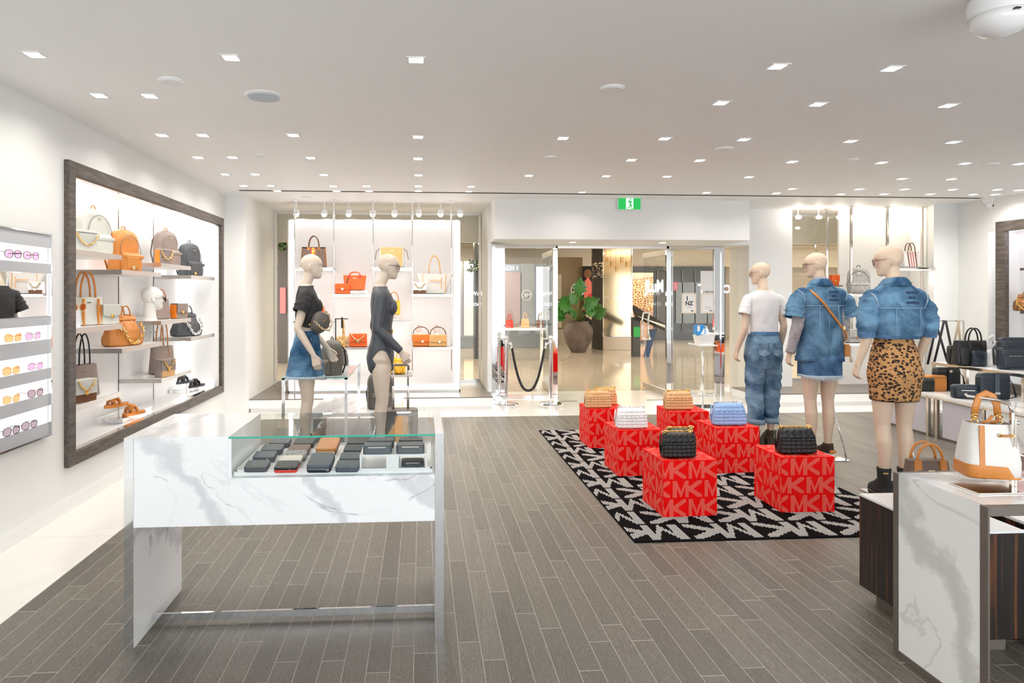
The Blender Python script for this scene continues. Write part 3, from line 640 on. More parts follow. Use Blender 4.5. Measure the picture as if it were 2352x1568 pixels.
a = onY(1090, 600, 15.2); b = onY(1113, 790, 15.2); MB().box((a.x, 0, 0), (b.x, .4, 3.0)).build('shaft', dk, t)
P = onY(1101, 678, 15.1); text('WALK', .13, lett, t, (P.x, -.06, P.z))
P = onY(1099, 702, 15.1); text('COACH', .1, lett, t, (P.x, -.06, P.z))
# garland
t = thing('fairy_light_garland', 'dark green garland with warm fairy lights hanging above the dark store column', 'garland', (0, 14.6, 0))
gb, lb = MB(), MB(); rd = random.Random(9)
for k in range(150):
    P = onY(1075+rd.random()*75, 596+22*abs(math.sin(k))+6*rd.random(), 14.5); gb.cbox((P.x, (rd.random()-.5)*.3, P.z), (.05, .05, .05))
for k in range(70):
    P = onY(1075+rd.random()*75, 596+24*rd.random(), 14.3); lb.ball((P.x, -.2, P.z), .012, 3)
gb.build('foliage', mat('garland_green', (.02, .05, .02), .8), t)['kind'] = 'stuff'; lb.build('fairy_light', wm, t)['kind'] = 'stuff'
# dark storefront beyond the left end of the window
t = thing('dark_storefront', 'dark storefront with a red and green display behind the far left edge of the window', 'shopfront', (0, 14.5, 0))
a = onY(610, 540, 14.5); b = onY(664, 790, 14.5); MB().box((a.x, 0, 0), (b.x, .4, 2.6)).build('wall', mat('store_brown', (.1, .08, .07), .4), t)
a = onY(642, 660, 14.4); b = onY(655, 720, 14.4); MB().box((a.x, -.06, b.z), (b.x, 0, a.z)).build('window_pane', mat('rose_light', (.6, .2, .2), .4, emit=(.8, .25, .2), es=.03), t)
gb = MB()
for k in range(60):
    P = onY(640+rd.random()*16, 525+rd.random()*50, 14.3); gb.ball((P.x, -.2, P.z), .045, 3)
gb.build('garland', mat('garland_mix', (.08, .14, .04), .8, var=.8, vscale=12), t)['kind'] = 'stuff'
# hand sanitiser stand by the right post
P = onZ(1614, 935, 0); D = 9.1
t = thing('sanitiser_stand', 'slim chrome stand with a small white tray holding hand sanitiser by the door', 'stand', (P.x, P.y, 0))
k = D/F
MB().cyl((0, 0, 0), (0, 0, .82), .012, 10).build('pole', M['chrome'], t, smooth=True)
MB().box((-.2, -.14, 0), (.16, .14, .012)).build('base_plate', M['chrome'], t, bevel=.002)
MB().box((-.1, -.12, .82), (.15, .12, .835)).cyl((-.1, 0, .83), (-.2, -.02, .85), .012, 8).build('shelf', M['white'], t)
MB().add([(-.07,-.09,.835),(.1,-.09,.835),(.1,.09,.835),(-.07,.09,.835),(-.09,-.11,.96),(.13,-.11,.99),(.13,.11,.99),(-.09,.11,.96)], [(0,3,2,1),(0,1,5,4),(1,2,6,5),(2,3,7,6),(3,0,4,7),(4,5,6,7)]).build('tray', M['white'], t)
bl = thing('tissue_box', 'bright blue and white tissue box in the white tray', 'box', (P.x-.06+.0, P.y-.02, .965))
MB().box((-.055, -.05, 0), (.06, .05, .13)).build('carton', mat('box_blue', (.03, .3, .75), .4), bl, bevel=.002)
MB().plate([(.0, .01), (.05, .01), (.05, .1)], -.054, -.05).plate([(-.045, .05), (-.01, .05), (-.01, .12), (-.045, .12)], -.054, -.05).build('white_print', M['white'], bl)
pu = thing('pump_bottle', 'white pump bottle standing behind the tissue box', 'bottle', (P.x+.065, P.y+.03, .975))
MB().lathe([(.03, 0), (.03, .05), (.012, .07), (.01, .085)]).build('bottle', M['white'], pu, smooth=True, auto=40)
MB().cyl((0, 0, .085), (0, 0, .1), .006, 8).cyl((0, 0, .1), (-.035, 0, .097), .006, 6).build('pump', M['white'], pu)
# notices on the right sidelight
def notice(x0, y0, x1, y1, lab, mode):
    a = onY(x0, y0, YD-.012); b = onY(x1, y1, YD-.012); w, h = b.x-a.x, a.z-b.z
    t = thing('window_notice', lab, 'notice', (a.x, YD-.012, b.z))
    MB().box((0, -.004, 0), (w, 0, h)).build('sheet', mat('paper', (.85, .86, .86), .6), t)
    if mode:
        m_ = w*.06; f_ = MB(); q = w*.025
        f_.box((m_, -.006, m_), (w-m_, -.004, m_+q)).box((m_, -.006, h-m_-q), (w-m_, -.004, h-m_)).box((m_, -.006, m_), (m_+q, -.004, h-m_)).box((w-m_-q, -.006, m_), (w-m_, -.004, h-m_))
        f_.build('border', mat('notice_orange', (.85, .5, .12), .5), t)
        g_ = MB().box((w*.62, -.006, h*.1), (w*.8, -.004, h*.14)); g_.build('footer_mark', M['navy'], t)
        l_ = MB()
        for r in range(2 if mode == 1 else 3): l_.box((w*.3, -.006, h*(.3-.045*r)), (w*.72, -.004, h*(.312-.045*r)))
        l_.build('print_line', mat('notice_grey', (.4, .4, .4), .6), t)
    if mode == 1:
        text('I', w*.42, M['black'], t, (w*.36, -.006, h*.63), bold=.003, ext=.001); text('NZ', w*.38, M['black'], t, (w*.5, -.006, h*.40), bold=.002, ext=.001)
notice(1566, 673, 1599, 719, 'white notice with an orange border reading I NZ on the glass', 1)
notice(1609, 672, 1642, 719, 'orange bordered notice without large letters at the right of the glass', 2)
notice(1609, 622, 1641, 668, 'blank pale sheet stuck above the orange bordered notices', 0)
for i, (x0, y0, x1, y1) in enumerate([(1546, 647, 1557, 667)]):
    a = onY(x0, y0, YD-.01); b = onY(x1, y1, YD-.01); t = thing('safety_sticker', 'small red striped sticker on the glass beside the door post', 'sticker', (a.x, YD-.01, b.z)); w, h = b.x-a.x, a.z-b.z
    MB().box((0, -.003, 0), (w, 0, h)).build('sheet', mat('sticker_red', (.75, .12, .12), .5), t)
    s_ = MB(); [s_.box((w*.1, -.004, h*(.1+.18*k)), (w*.9, -.003, h*(.16+.18*k))) for k in range(5)]; s_.build('stripe', M['white'], t)
# rope barrier
pts = []
for x, nm, cx in ((1163, 'left', -1), (1265, 'right', 1)):
    P = onZ(x, 933, 0); t = thing('barrier_post', 'chrome %s post of the rope barrier before the door' % nm, 'barrier post', P)
    MB().lathe([(.165, 0), (.165, .035), (.15, .045), (.03, .05), (.002, .05)], n=40).build('base', M['chrome'], t, smooth=True, auto=30)
    MB().cyl((0, 0, .05), (0, 0, .85), .024, 18).build('pole', M['chrome'], t, smooth=True, auto=40)
    MB().lathe([(.024, .85), (.034, .855), (.034, .87), (.018, .875), (.018, .89)]).ball((0, 0, .915), .034, 10).build('finial', M['chrome'], t, smooth=True, auto=40)
    MB().cyl((0, 0, .86), (-cx*.06, 0, .83), .008, 8).cyl((-cx*.055, 0, .855), (-cx*.075, 0, .78), .016, 10).build('hook', M['chrome'], t, smooth=True)
    pts.append((P+Vector((-cx*.078, 0, .78))))
rp = sag(pts[0], pts[1], .0, 60); a_, b_ = pts
R1 = []
for i in range(61):
    u = i/60; z_ = a_.z-(.57)*(1-abs(2*u-1)**2.4); R1.append(Vector((a_.x+(b_.x-a_.x)*u, a_.y, z_)))
t = thing('barrier_rope', 'black twisted rope hanging between the chrome barrier posts', 'rope', a_)
for ph in range(3):
    mb = MB(); path = []
    L_ = 0
    for i in range(len(R1)-1):
        for s_ in range(3):
            u = s_/3; p = R1[i].lerp(R1[i+1], u); tt = (R1[i+1]-R1[i]); L_ += tt.length/3; n1 = Vector((0, 1, 0)); n2 = tt.normalized().cross(n1); an = L_*2*PI/.07+ph*2*PI/3
            path.append(p+(n1*math.cos(an)+n2*math.sin(an))*.009-a_)
    mb.tube(path, .0105, 6); mb.build('rope_strand', M['black'], t, smooth=True)
# ================================================================ showcase in the left wall
q_ = .004; nic = struct(MB().box((NX-.02, NY0-.02, NZ0-.02), (NX, NY1+.02, NZ1+.02)).box((NX, NY0-.02, NZ0-.02), (XL-.002, NY0+q_, NZ1+.02)).box((NX, NY1-q_, NZ0-.02), (XL-.002, NY1+.02, NZ1+.02)).box((NX, NY0, NZ0-.02), (XL-.002, NY1, NZ0+q_)).box((NX, NY0, NZ1-q_), (XL-.002, NY1, NZ1+.02)).build('trim_15', M['white']))
for y in (6.375, 7.18): MB().box((NX, y-.006, NZ0), (NX+.004, y+.006, NZ1)).build('shadow_joint', M['bronze'], nic)
MB().box((XL-.09, NY0+.02, NZ1-.012), (XL-.05, NY1-.02, NZ1-.002)).build('led_strip', M['led'], nic)
MB().box((XL-.06, NY0+.02, NZ0+.001), (XL-.035, NY1-.02, NZ0+.008)).build('led_strip', M['led'], nic)
MB().box((NX+.02, NY0+.02, NZ1-.012), (NX+.05, NY1-.02, NZ1-.002)).build('led_strip', M['led'], nic)
MB().box((NX+.01, NY1-.03, NZ0), (NX+.03, NY1-.01, NZ1)).build('led_strip', M['led'], nic)
def frame_yz(name, x0, x1, y0, y1, z0, z1, w, m, label=None):
    f = thing(name, label, 'frame') if label else None
    mb = MB().box((x0, y0, z0), (x1, y0+w, z1)).box((x0, y1-w, z0), (x1, y1, z1)).box((x0, y0+w, z0), (x1, y1-w, z0+w)).box((x0, y0+w, z1-w), (x1, y1-w, z1))
    return mb
fo = struct(frame_yz('f', XL-.03, XL+.035, 4.642, 8.15, .311, 2.425, .09, None).build('trim_16', M['frame'], bevel=.003))
frame_yz('f', XL-.05, XL+.005, 4.732, 8.06, .401-.01, 2.335, .012, None).build('inner_edge', M['nickel'], fo)
colY = [NY0, 5.566, 6.378, 7.18, 7.97]
SH = {}
shn = {0: 'first', 1: 'second', 2: 'third', 3: 'fourth'}
for ci, zs in ((0, (1.822, 1.256, .703)), (1, (1.703, 1.052)), (2, (1.798, 1.248, .698)), (3, (1.705, 1.038))):
    for k, z in enumerate(zs):
        t = thing('wall_shelf', '%s white shelf in the %s column of the wall showcase' % (['highest', 'second', 'third'][k], shn[ci]), 'shelf', (0, 0, z), group='shelves of the wall showcase')
        y0, y1 = colY[ci]+.006, colY[ci+1]-.006
        MB().box((NX+.002, y0, -.036), (XL-.03, y1, 0)).build('board', M['white'], t, bevel=.001)
        MB().box((XL-.03, y0-.001, -.038), (XL-.024, y1+.001, .001)).box((NX+.01, y0-.004, -.038), (XL-.026, y0, .001)).build('steel_edge', M['steel'], t)
        SH[(ci, k)] = z
# sunglasses wall panel
PX0 = XL+.03
sp = struct(MB().box((XL, 2.9, .594), (XL+.02, 4.42, 1.885)).build('trim_17', M['whitesat']))
mb = MB().box((XL, 4.415, .594), (PX0+.01, 4.43, 1.885)).box((XL, 2.9, 1.885), (PX0+.01, 4.43, 1.893)).box((XL, 2.9, .584), (PX0+.01, 4.43, .594)); mb.build('chrome_edge', M['chrome'], sp)
bands = [(1.698, 1.80), (1.211, 1.302), (1.024, 1.118), (.858, .954), (.673, .781)]
strip = mat('display_grey_strip', (.52, .54, .57), .3)
zs = [.594]+[v for b_ in sorted(bands) for v in b_]+[1.885]
for z0, z1 in zip(zs[0::2], zs[1::2]):
    if z0 > 1.29 and z1 < 1.71:
        MB().box((XL+.02, 2.9, z0), (PX0, 4.415, 1.362)).build('grey_strip', strip, sp); MB().box((XL+.02, 2.9, 1.635), (PX0, 4.415, z1)).build('grey_strip', strip, sp)
        MB().box((XL+.02, 2.9, 1.362), (PX0-.004, 4.412, 1.635)).build('mirror_strip', M['mirror'], sp)
        MB().box((XL+.02, 2.9, 1.362), (PX0+.002, 4.412, 1.368)).box((XL+.02, 2.9, 1.629), (PX0+.002, 4.412, 1.635)).build('chrome_edge', M['chrome'], sp)
    else: MB().box((XL+.02, 2.9, z0), (PX0, 4.415, z1)).build('grey_strip', strip, sp)
for z0, z1 in bands: MB().box((XL+.018, 2.9, z0), (XL+.0215, 4.41, z1)).build('lit_panel', M['ledp'], sp)
# ---------------------------------------------------------------- sunglasses
def sunglasses(name, label, loc, rz, lm, fm, group=None, w=.145, h=.045, shape=0, rx=0, cat='sunglasses', temples=True):
    """worn/seen facing local -Y"""
    t = thing(name, label, cat, loc, rz, group); t.rotation_euler = (rx, 0, rz)
    fr = MB()
    for s_ in (-1, 1):
        c_ = s_*w*.255; rr = []
        for j in range(16):
            a_ = 2*PI*j/16; e = .8 if shape else 1
            x_ = math.copysign(abs(math.cos(a_))**e, math.cos(a_))*w*.215; z_ = math.copysign(abs(math.sin(a_))**e, math.sin(a_))*h*.5
            if shape == 2 and z_ > 0: z_ *= 1+.25*(x_*s_)/(w*.22)
            rr.append((c_+x_, .006*abs(x_+c_)/(w*.5), z_))
        fr.tube(rr, .0019, 5, closed=True)
        MB().add([(p[0], p[1]+.0005, p[2]) for p in rr]+[(c_, .0, 0)], [(j, (j+1) % 16, 16) for j in range(16)]).build('lens', lm, t, smooth=True)
    fr.tube([(-w*.05, 0, h*.18), (0, -.003, h*.25), (w*.05, 0, h*.18)], .0018, 5); fr.build('frame', fm, t, smooth=True)
    if temples:
        for s_ in (-1, 1):
            MB().tube([(s_*w*.47, .004, h*.2), (s_*w*.5, .01, h*.2), (s_*w*.49, .09, h*.15), (s_*w*.46, .125, -h*.2)], .0019, 5).build('temple', fm, t, smooth=True)
    return t
rows_g = [('top row', 1.705, [(18, 'lens', 'violet tinted sunglasses with dark cat-eye rims, second from the panel edge', 'lensp', 'blk'), (60, 'l', 'rose tinted sunglasses with thin rims at the panel edge', 'lensp', 'brn')]),
 ('row just under the mirror', 1.222, [(18, '', 'amber aviator sunglasses, second from the panel edge', 'lensb', 'gold'), (64, '', 'pale violet square sunglasses at the panel edge', 'lensp', 'nickel')]),
 ('third row', 1.035, [(14, '', 'orange lens sunglasses, second from the panel edge', 'lensb', 'gold'), (70, '', 'blue-violet round sunglasses at the panel edge', 'lensp', 'nickel')]),
 ('fourth row', .872, [(14, '', 'orange cat-eye sunglasses, second from the panel edge', 'lensb', 'goldp'), (70, '', 'mauve square sunglasses at the panel edge', 'lens', 'brn')]),
 ('bottom row', .69, [(14, '', 'grey oversized sunglasses with dark rims, second from the panel edge', 'lens', 'blk'), (56, '', 'dark rimmed grey oval sunglasses at the panel edge', 'lens', 'blk')])]
for ri, (rn, z, gs) in enumerate(rows_g):
    for x, _, lab, l_, f_ in gs:
        P = onX(x, 600, PX0+.03)
        sunglasses('sunglasses', lab+' in the '+rn, (PX0+.07, P.y-.01, z+.028), PI/2-.12, M[l_], M[f_], 'sunglasses on the wall panel', w=.138, h=.046, shape=(1, 2, 1, 2, 1)[ri], rx=0)
        MB().box((PX0-.03, P.y-.075, z), (PX0-.01, P.y+.05, z+.004)).build('glasses_ledge', M['acryl'], sp)
# ================================================================ left alcove display
YA = 8.62
a = onY(662, 503, 8.98); b = onY(1057, 900, 8.98)
lb_ = thing('light_wall', 'large white luminous mesh display wall standing in the shop window', 'display wall', (0, 8.98, PZ))
x0, x1, z1 = a.x, b.x, a.z-PZ
MB().box((x0+.06, .0, .08), (x1-.06, .06, z1-.06)).build('mesh_panel', canvas('woven_mesh', (.82, .8, .79), (.74, .72, .71), 260, .3), lb_)
ec = mat('lit_edge', (1, 1, 1), .5, emit=(1, .93, .9), es=2.6)
MB().box((x0+.015, -.01, .03), (x0+.06, .05, z1-.015)).box((x1-.06, -.01, .03), (x1-.015, .05, z1-.015)).box((x0+.06, -.01, z1-.06), (x1-.06, .05, z1-.015)).box((x0+.06, -.01, .03), (x1-.06, .05, .08)).build('lit_edge', ec, lb_)
MB().box((x0, -.03, 0), (x0+.015, .08, z1)).box((x1-.015, -.03, 0), (x1, .08, z1)).box((x0, -.03, z1-.015), (x1, .08, z1)).box((x0, -.03, 0), (x1, .08, .03)).build('steel_frame', M['steel'], lb_)
poles = [677, 767, 857, 947, 1037]; pxs = []
for i, px in enumerate(poles):
    P = onY(px, 600, YA); pxs.append(P.x)
    t = thing('display_pole', 'thin chrome pole hanging from the ceiling in the shop window, %s from the left' % ordn[i], 'pole', (P.x, YA, 0), 0, 'window display poles')
    MB().cyl((0, 0, .5 if i else PZ), (0, 0, H-.01), .011, 10).build('tube', M['chrome'], t, smooth=True, auto=50)
    MB().lathe([(.03, H), (.03, H-.012), (.012, H-.02)]).build('ceiling_flange', M['chrome'], t, smooth=True, auto=40)
WS = {}
for ci in range(4):
    rws = [(614, 0), (737, 1), (860, 2)] if ci % 2 == 0 else [(675, 0), (797, 1)]
    for py, k in rws:
        z = onY(850, py, YA-.12).z; WS[(ci, k)] = z
        t = thing('window_shelf', 'slim metal shelf between chrome poles, %s in %s column of the shop window' % (['top', 'middle' if ci % 2 == 0 else 'lower', 'bottom'][k], 'the '+ordn[ci]), 'shelf', ((pxs[ci]+pxs[ci+1])/2, YA, z), 0, 'window display shelves')
        hw = (pxs[ci+1]-pxs[ci])/2+.01
        MB().box((-hw, -.17, -.028), (hw, .13, 0)).build('board', M['steel'], t, bevel=.001)
        MB().box((-hw+.03, -.1, -.034), (hw-.03, .1, -.028)).build('led_strip', mat('shelf_led', (1, 1, 1), .5, emit=(1, .94, .88), es=3), t)
for i, px in enumerate([681, 745, 801, 856, 906, 962, 1012, 1057]):
    P = onY(px, 492, 8.8); t = thing('spotlight', 'glowing round window spotlight, %s from the left above the display wall' % ordn[i], 'spotlight', (P.x, 8.8, 0), 0, 'window spotlights')
    MB().cyl((0, 0, P.z+.04), (0, 0, H), .008, 8).build('stem', M['white'], t)
    MB().lathe([(.035, P.z+.06), (.042, P.z+.05), (.042, P.z-.0)]).build('housing', M['white'], t, smooth=True, auto=40)
    MB().ball((0, -.01, P.z-.005), .034, 6).build('bulb', mat('bulb', (1, 1, 1), .5, emit=(1, .9, .8), es=16), t, smooth=True)
# ================================================================ right alcove display
t = thing('mesh_panel_wall', 'pale woven mesh panel behind the hanging shelves on the right', 'display wall', (0, 9.3, PZ))
a = onY(1927, 470, 9.3); b = onY(2090, 890, 9.3)
MB().box((a.x, 0, .0), (b.x, .04, H-PZ-.01)).build('mesh_panel', canvas('woven_mesh_2', (.84, .82, .78), (.75, .74, .71), 240, .4), t)
MB().box((a.x+.05, -.1, H-PZ-.03), (b.x-.05, -.02, H-PZ-.005)).build('led_strip', mat('warm_led', (1, 1, 1), .5, emit=(1, .9, .72), es=7), t)
for i, (px, y) in enumerate([(1899, 9.0), (1955, 8.75), (2038, 8.75), (2118, 8.75)]):
    P = onY(px, 600, y); t = thing('display_pole', 'slim nickel pole of the right display, %s from the left' % ordn[i], 'pole', (P.x, y, 0), 0, 'right display poles')
    MB().box((-.014, -.014, .55 if i else PZ), (.014, .014, H-.01)).build('tube', M['nickel'], t, bevel=.002)
    MB().box((-.03, -.03, H-.012), (.03, .03, H)).build('ceiling_flange', M['nickel'], t)
RS = {}
for nm, (px0, px1, py, Y) in {'tote': (2062, 2145, 614, 8.6), 'pack': (1936, 2010, 674, 8.75), 'low': (1936, 2010, 788, 8.6)}.items():
    a = onY(px0, py, Y-.1); b = onY(px1, py, Y-.1); RS[nm] = a.z
    t = thing('display_shelf', {'tote': 'pale shelf holding the red striped tote on the right', 'pack': 'pale shelf holding the black and white backpack', 'low': 'pale low shelf behind the leopard skirt'}[nm], 'shelf', ((a.x+b.x)/2, Y, a.z))
    h_ = (b.x-a.x)/2; MB().box((-h_, -.13, -.026), (h_, .16, 0)).build('board', M['nickel'], t, bevel=.001); MB().box((-h_+.03, -.08, -.032), (h_-.03, .1, -.026)).build('led_strip', MATS['shelf_led'], t)
for i, px in enumerate([1833, 1880, 1927, 1971, 2053]):
    P = onY(px, 499, 8.95); t = thing('spotlight', 'glowing spotlight over the right display, %s from the left' % ordn[i], 'spotlight', (P.x, 8.95, 0), 0, 'right display spotlights')
    MB().cyl((0, 0, P.z+.03), (0, 0, H), .008, 8).build('stem', M['white'], t)
    MB().ball((0, -.01, P.z), .034, 6, sc=(1.3, 1, .8)).build('bulb', MATS['bulb'], t, smooth=True)
# right wall recess
rn = struct(MB().box((XR+.1, RY0, .33), (XR+.45, RY1, .35)).box((XR+.1, RY0, 2.33), (XR+.45, RY1, 2.35)).box((XR+.43, RY0, .35), (XR+.45, RY1, 2.33)).box((XR+.1, RY1, .35), (XR+.45, RY1+.02, 2.33)).build('trim_18', M['white']))
MB().box((XR+.14, RY0, 2.31), (XR+.2, RY1-.05, 2.325)).build('led_strip', mat('cool_led', (1, 1, 1), .5, emit=(1, .93, .97), es=6), rn)
P1 = onX(2292, 510, XR).y; P0 = P1-2.6
mb = frame_yz('f', XR-.035, XR+.03, P0, P1, .26, onX(2292, 510, XR).z, .13, None); struct(mb.build('trim_19', M['frame'], bevel=.003))
for z, nm in ((onX(2330, 616, XR+.1).z, 'upper'), (onX(2330, 714, XR+.1).z, 'lower')):
    t = thing('wall_shelf', 'pale shelf in the right wall recess, the %s one' % nm, 'shelf', (XR+.1, RY1-.9, z)); MB().box((-.0, -.8, -.03), (.3, .55, 0)).build('board', M['nickel'], t, bevel=.001)
RZ_LOW = z

# ================================================================ marble counter with the glass case
CXA, CXB, CY0, CY1 = -1.255, .095, 2.85, 3.41; CT = .893; CB = .513
t = thing('display_counter', 'white veined marble counter with chrome ends and an inset glass case', 'counter', ((CXA+CXB)/2, CY0, 0))
hx = (CXB-CXA)/2; D_ = CY1-CY0; pt = .037
gx0 = onY(525, 1050, CY0).x-(CXA+CXB)/2; gx1 = hx-pt; gz = .715
MB().box((-hx+pt, .0, CB), (gx0, D_, CT)).box((gx0, 0, CB), (gx1, D_, gz)).build('marble_body', M['mar'], t, bevel=.0015)
for s_ in (-1, 1):
    x0 = -hx if s_ < 0 else hx-pt
    MB().box((x0, .002, 0), (x0+pt, D_, CT)).build('end_panel', M['mar'], t)
    MB().box((x0-.0006, -.002, 0), (x0+pt+.0006, .002, CT)).build('chrome_edge', M['chrome'], t)
MB().box((-hx+pt, D_*.36, .018), (hx-pt, D_*.36+.012, .05)).build('foot_rail', M['chrome'], t)
# case
g = .006
MB().box((gx0, 0, CT-g-.002), (gx1, D_, CT-.002)).build('top_pane', M['glass'], t)
MB().box((gx0, -.0015, CT-g-.003), (gx1, 0.002, CT-.001)).build('green_edge', mat('green_glass_line', (.03, .42, .3), .2), t)
MB().box((gx0+.002, .002, gz), (gx1, .002+g, CT-g-.002)).build('front_pane', M['glass'], t)
MB().box((gx0+.002, D_-g-.002, gz), (gx1, D_-.002, CT-g-.002)).build('back_pane', M['glass'], t)
MB().box((gx0, .0, gz), (gx0+.012, .012, CT-g)).build('corner_edge', M['acryl'], t)
MB().box((gx0+.012, .03, gz), (gx1-.01, D_-.03, gz+.018)).build('tray', M['white'], t, bevel=.002)
fb = MB().box((gx0+.02, .035, gz+.018), (gx1-.015, .04, gz+.026)).box((gx0+.02, D_-.04, gz+.018), (gx1-.015, D_-.035, gz+.026)).box((gx1-.02, .035, gz+.018), (gx1-.015, D_-.035, gz+.026)).box((gx0+.02, .035, gz+.018), (gx0+.025, D_-.035, gz+.026)); fb.build('tray_rim', M['white'], t)
TZ = gz+.018
# wallets
def wallet(px, py, w, d, h, m, label, m2=None, zipm=None, name='wallet', tilt=.16):
    P = onZ(px, py, TZ+.01)
    t = thing(name, label, 'wallet' if name == 'wallet' else 'bag', (P.x, P.y, TZ+.001), 0, 'wallets in the glass case'); t.rotation_euler = (tilt, 0, -.03)
    mb = MB(); o = [(x_, y_+d/2) for x_, y_ in rrect(w/2, d/2, 28, 9)]
    mb.rings([[(x_*.97, (y_-d/2)*.97+d/2, 0) for x_, y_ in o], [(x_, y_, h*.18) for x_, y_ in o], [(x_, y_, h*.38) for x_, y_ in o], [(x_*.975, (y_-d/2)*.975+d/2, h*.5) for x_, y_ in o]]); mb.build('lower_half', m2 or m, t, smooth=True, auto=50)
    mb = MB(); mb.rings([[(x_*.975, (y_-d/2)*.975+d/2, h*.5) for x_, y_ in o], [(x_, y_, h*.62) for x_, y_ in o], [(x_, y_, h*.85) for x_, y_ in o], [(x_*.96, (y_-d/2)*.96+d/2, h) for x_, y_ in o]]); mb.build('flap', m, t, smooth=True, auto=50)
    if zipm: MB().box((-w*.42, -.0015, h*.45), (w*.42, .003, h*.57)).build('zip', zipm, t); MB().box((w*.34, -.006, h*.3), (w*.44, -.001, h*.6)).build('zip_pull', zipm, t)
    else: MB().box((w*.16, -.002, h*.62), (w*.24, .001, h*.74)).build('stud', M['chrome'], t)
    return t
WL = [(640,1024,'gry','charcoal wallet at the back of the first column'),(622,1040,'gry','charcoal folded wallet, second from the back in the first column'),(604,1057,'slate','slate wallet, third from the back in the first column'),(586,1080,'gry','charcoal wallet with a stud at the front of the first column'),
 (696,1025,'blk','black wallet at the back of the second column'),(684,1041,'brn','two-tone brown and navy wallet in the second column'),(675,1055,'snake','snakeskin wallet in the second column'),(663,1068,'cream','grey and cream striped wallet in the second column'),(655,1081,'red','black and red-brown wallet at the front of the second column'),
 (819,1024,'blk','black card holder at the back of the fourth column'),(812,1041,'navy','navy card holder in the fourth column'),(804,1060,'slate','blue-grey wallet, third in the fourth column'),(796,1080,'slate','blue-grey wallet at the front of the fourth column')]
for x, y, c, lab in WL:
    m2 = {'brn': M['navy'], 'cream': M['gry'], 'red': M['red'], 'snake': M['gry']}.get(c)
    wallet(x, y, .1, .078, .024, M['blk'] if c == 'red' else M[c], lab, m2)
wallet(748, 1040, .1, .15, .03, M['tan'], 'large tan leather wallet at the back of the third column', M['brn'], M['goldp'])
wallet(731, 1081, .105, .14, .034, M['slate'], 'large slate blue zip wallet in front of the tan wallet', M['navy'], M['chrome'])
P = onZ(871, 1047, TZ+.05)
t = thing('card_riser', 'white open riser in the glass case carrying dark clutches', 'riser', (onZ(905, 1082, TZ).x, onZ(905, 1082, TZ).y, TZ))
MB().box((-.15, .02, .0), (.14, .2, .008)).box((-.15, .02, .008), (-.142, .2, .06)).box((.135, .02, .008), (.143, .2, .06)).box((-.035, .02, .008), (.02, .2, .06)).box((-.15, .02, .06), (.143, .2, .068)).build('stand', M['white'], t, bevel=.001)
tp = t.location
for i, (dx, dy, dz, w, m, lab) in enumerate([(-.075, .03, .069, .125, 'slate', 'dark clutch with a silver bar on the near left of the riser'), (.07, .03, .069, .125, 'gry', 'charcoal clutch on the near right of the riser'), (-.065, .13, .069, .115, 'gry', 'charcoal pouch behind the silver bar clutch'), (.07, .13, .069, .11, 'blk', 'black pouch at the back right of the riser'), (.08, .04, .0085, .1, 'navy', 'navy card case inside the riser')]):
    c_ = thing('clutch', lab, 'bag', tp+Vector((dx, dy, dz)), 0, 'clutches on the riser'); h_ = .035 if dz > .05 else .02
    MB().rings([[(x_, y_+.04, 0) for x_, y_ in rrect(w/2, .04, 24, 7)], [(x_, y_+.04, h_*.8) for x_, y_ in rrect(w/2, .04, 24, 7)], [(x_*.97, y_+.04, h_) for x_, y_ in rrect(w/2, .036, 24, 7)]]).build('body', M[m], c_, smooth=True, auto=40)
    MB().box((-w*.3, -.003, h_*.75), (w*.3, .001, h_*.9)).build('metal_bar', M['nickel'], c_)

# ================================================================ right foreground table and plinths
ax = 1.965; Y0t, Y1t = 2.144, 2.604; TT = .759
t = thing('marble_table', 'white marble waterfall table with a brown metal frame in the near corner', 'table', (ax, Y0t, 0))
L_ = 2.2; D_ = Y1t-Y0t
MB().box((.012, .03, TT-.03), (L_, D_-.02, TT)).build('table_top', M['mar2'], t)
MB().box((.002, .035, .03), (.006, D_-.02, TT-.001)).build('end_panel', M['mar2'], t)
fb = MB()
fb.box((0, 0, 0), (.007, .035, TT)).box((0, D_-.03, 0), (.007, D_, TT)).box((0, .035, 0), (.007, D_-.03, .03)); fb.box((.007, 0, TT-.032), (L_, .03, TT)).box((.007, D_-.02, TT-.032), (L_, D_, TT)); fb.build('metal_frame', M['bronze'], t, bevel=.0015)
for (nm, px, pyT, z1, x1, y0, dy, lab) in (('wood', 1974, 1133, .519, 1.1, 0, 1, 'dark ebony veneer plinth with a white top behind the marble table'),):
    C = onZ(px, pyT, z1); 
    t = thing('display_plinth', lab, 'plinth', (C.x, C.y-.53, 0)); PW1 = .36
    MB().box((0, 0, .07), (PW1, .53, z1-.01)).build('body', M['wenge'], t)
    MB().box((.05, .05, 0), (PW1-.05, .48, .07)).build('recessed_base', M['bronze'], t)
    MB().box((.012, .012, z1-.012), (PW1-.012, .518, z1)).box((0, 0, z1-.012), (PW1, .012, z1)).box((0, .518, z1-.012), (PW1, .53, z1)).box((0, .012, z1-.012), (.012, .518, z1)).build('white_top', M['white'], t)
    PLZ = z1; PLC = C
t = thing('display_plinth', 'dark striped veneer plinth standing under the marble table', 'plinth', (2.56, 2.5, 0))
MB().box((0, 0, .06), (.5, .32, .52)).build('body', M['wenge'], t); MB().box((.03, .03, 0), (.47, .29, .06)).build('recessed_base', M['bronze'], t); MB().box((0, 0, .52), (.5, .32, .532)).build('white_top', M['white'], t)

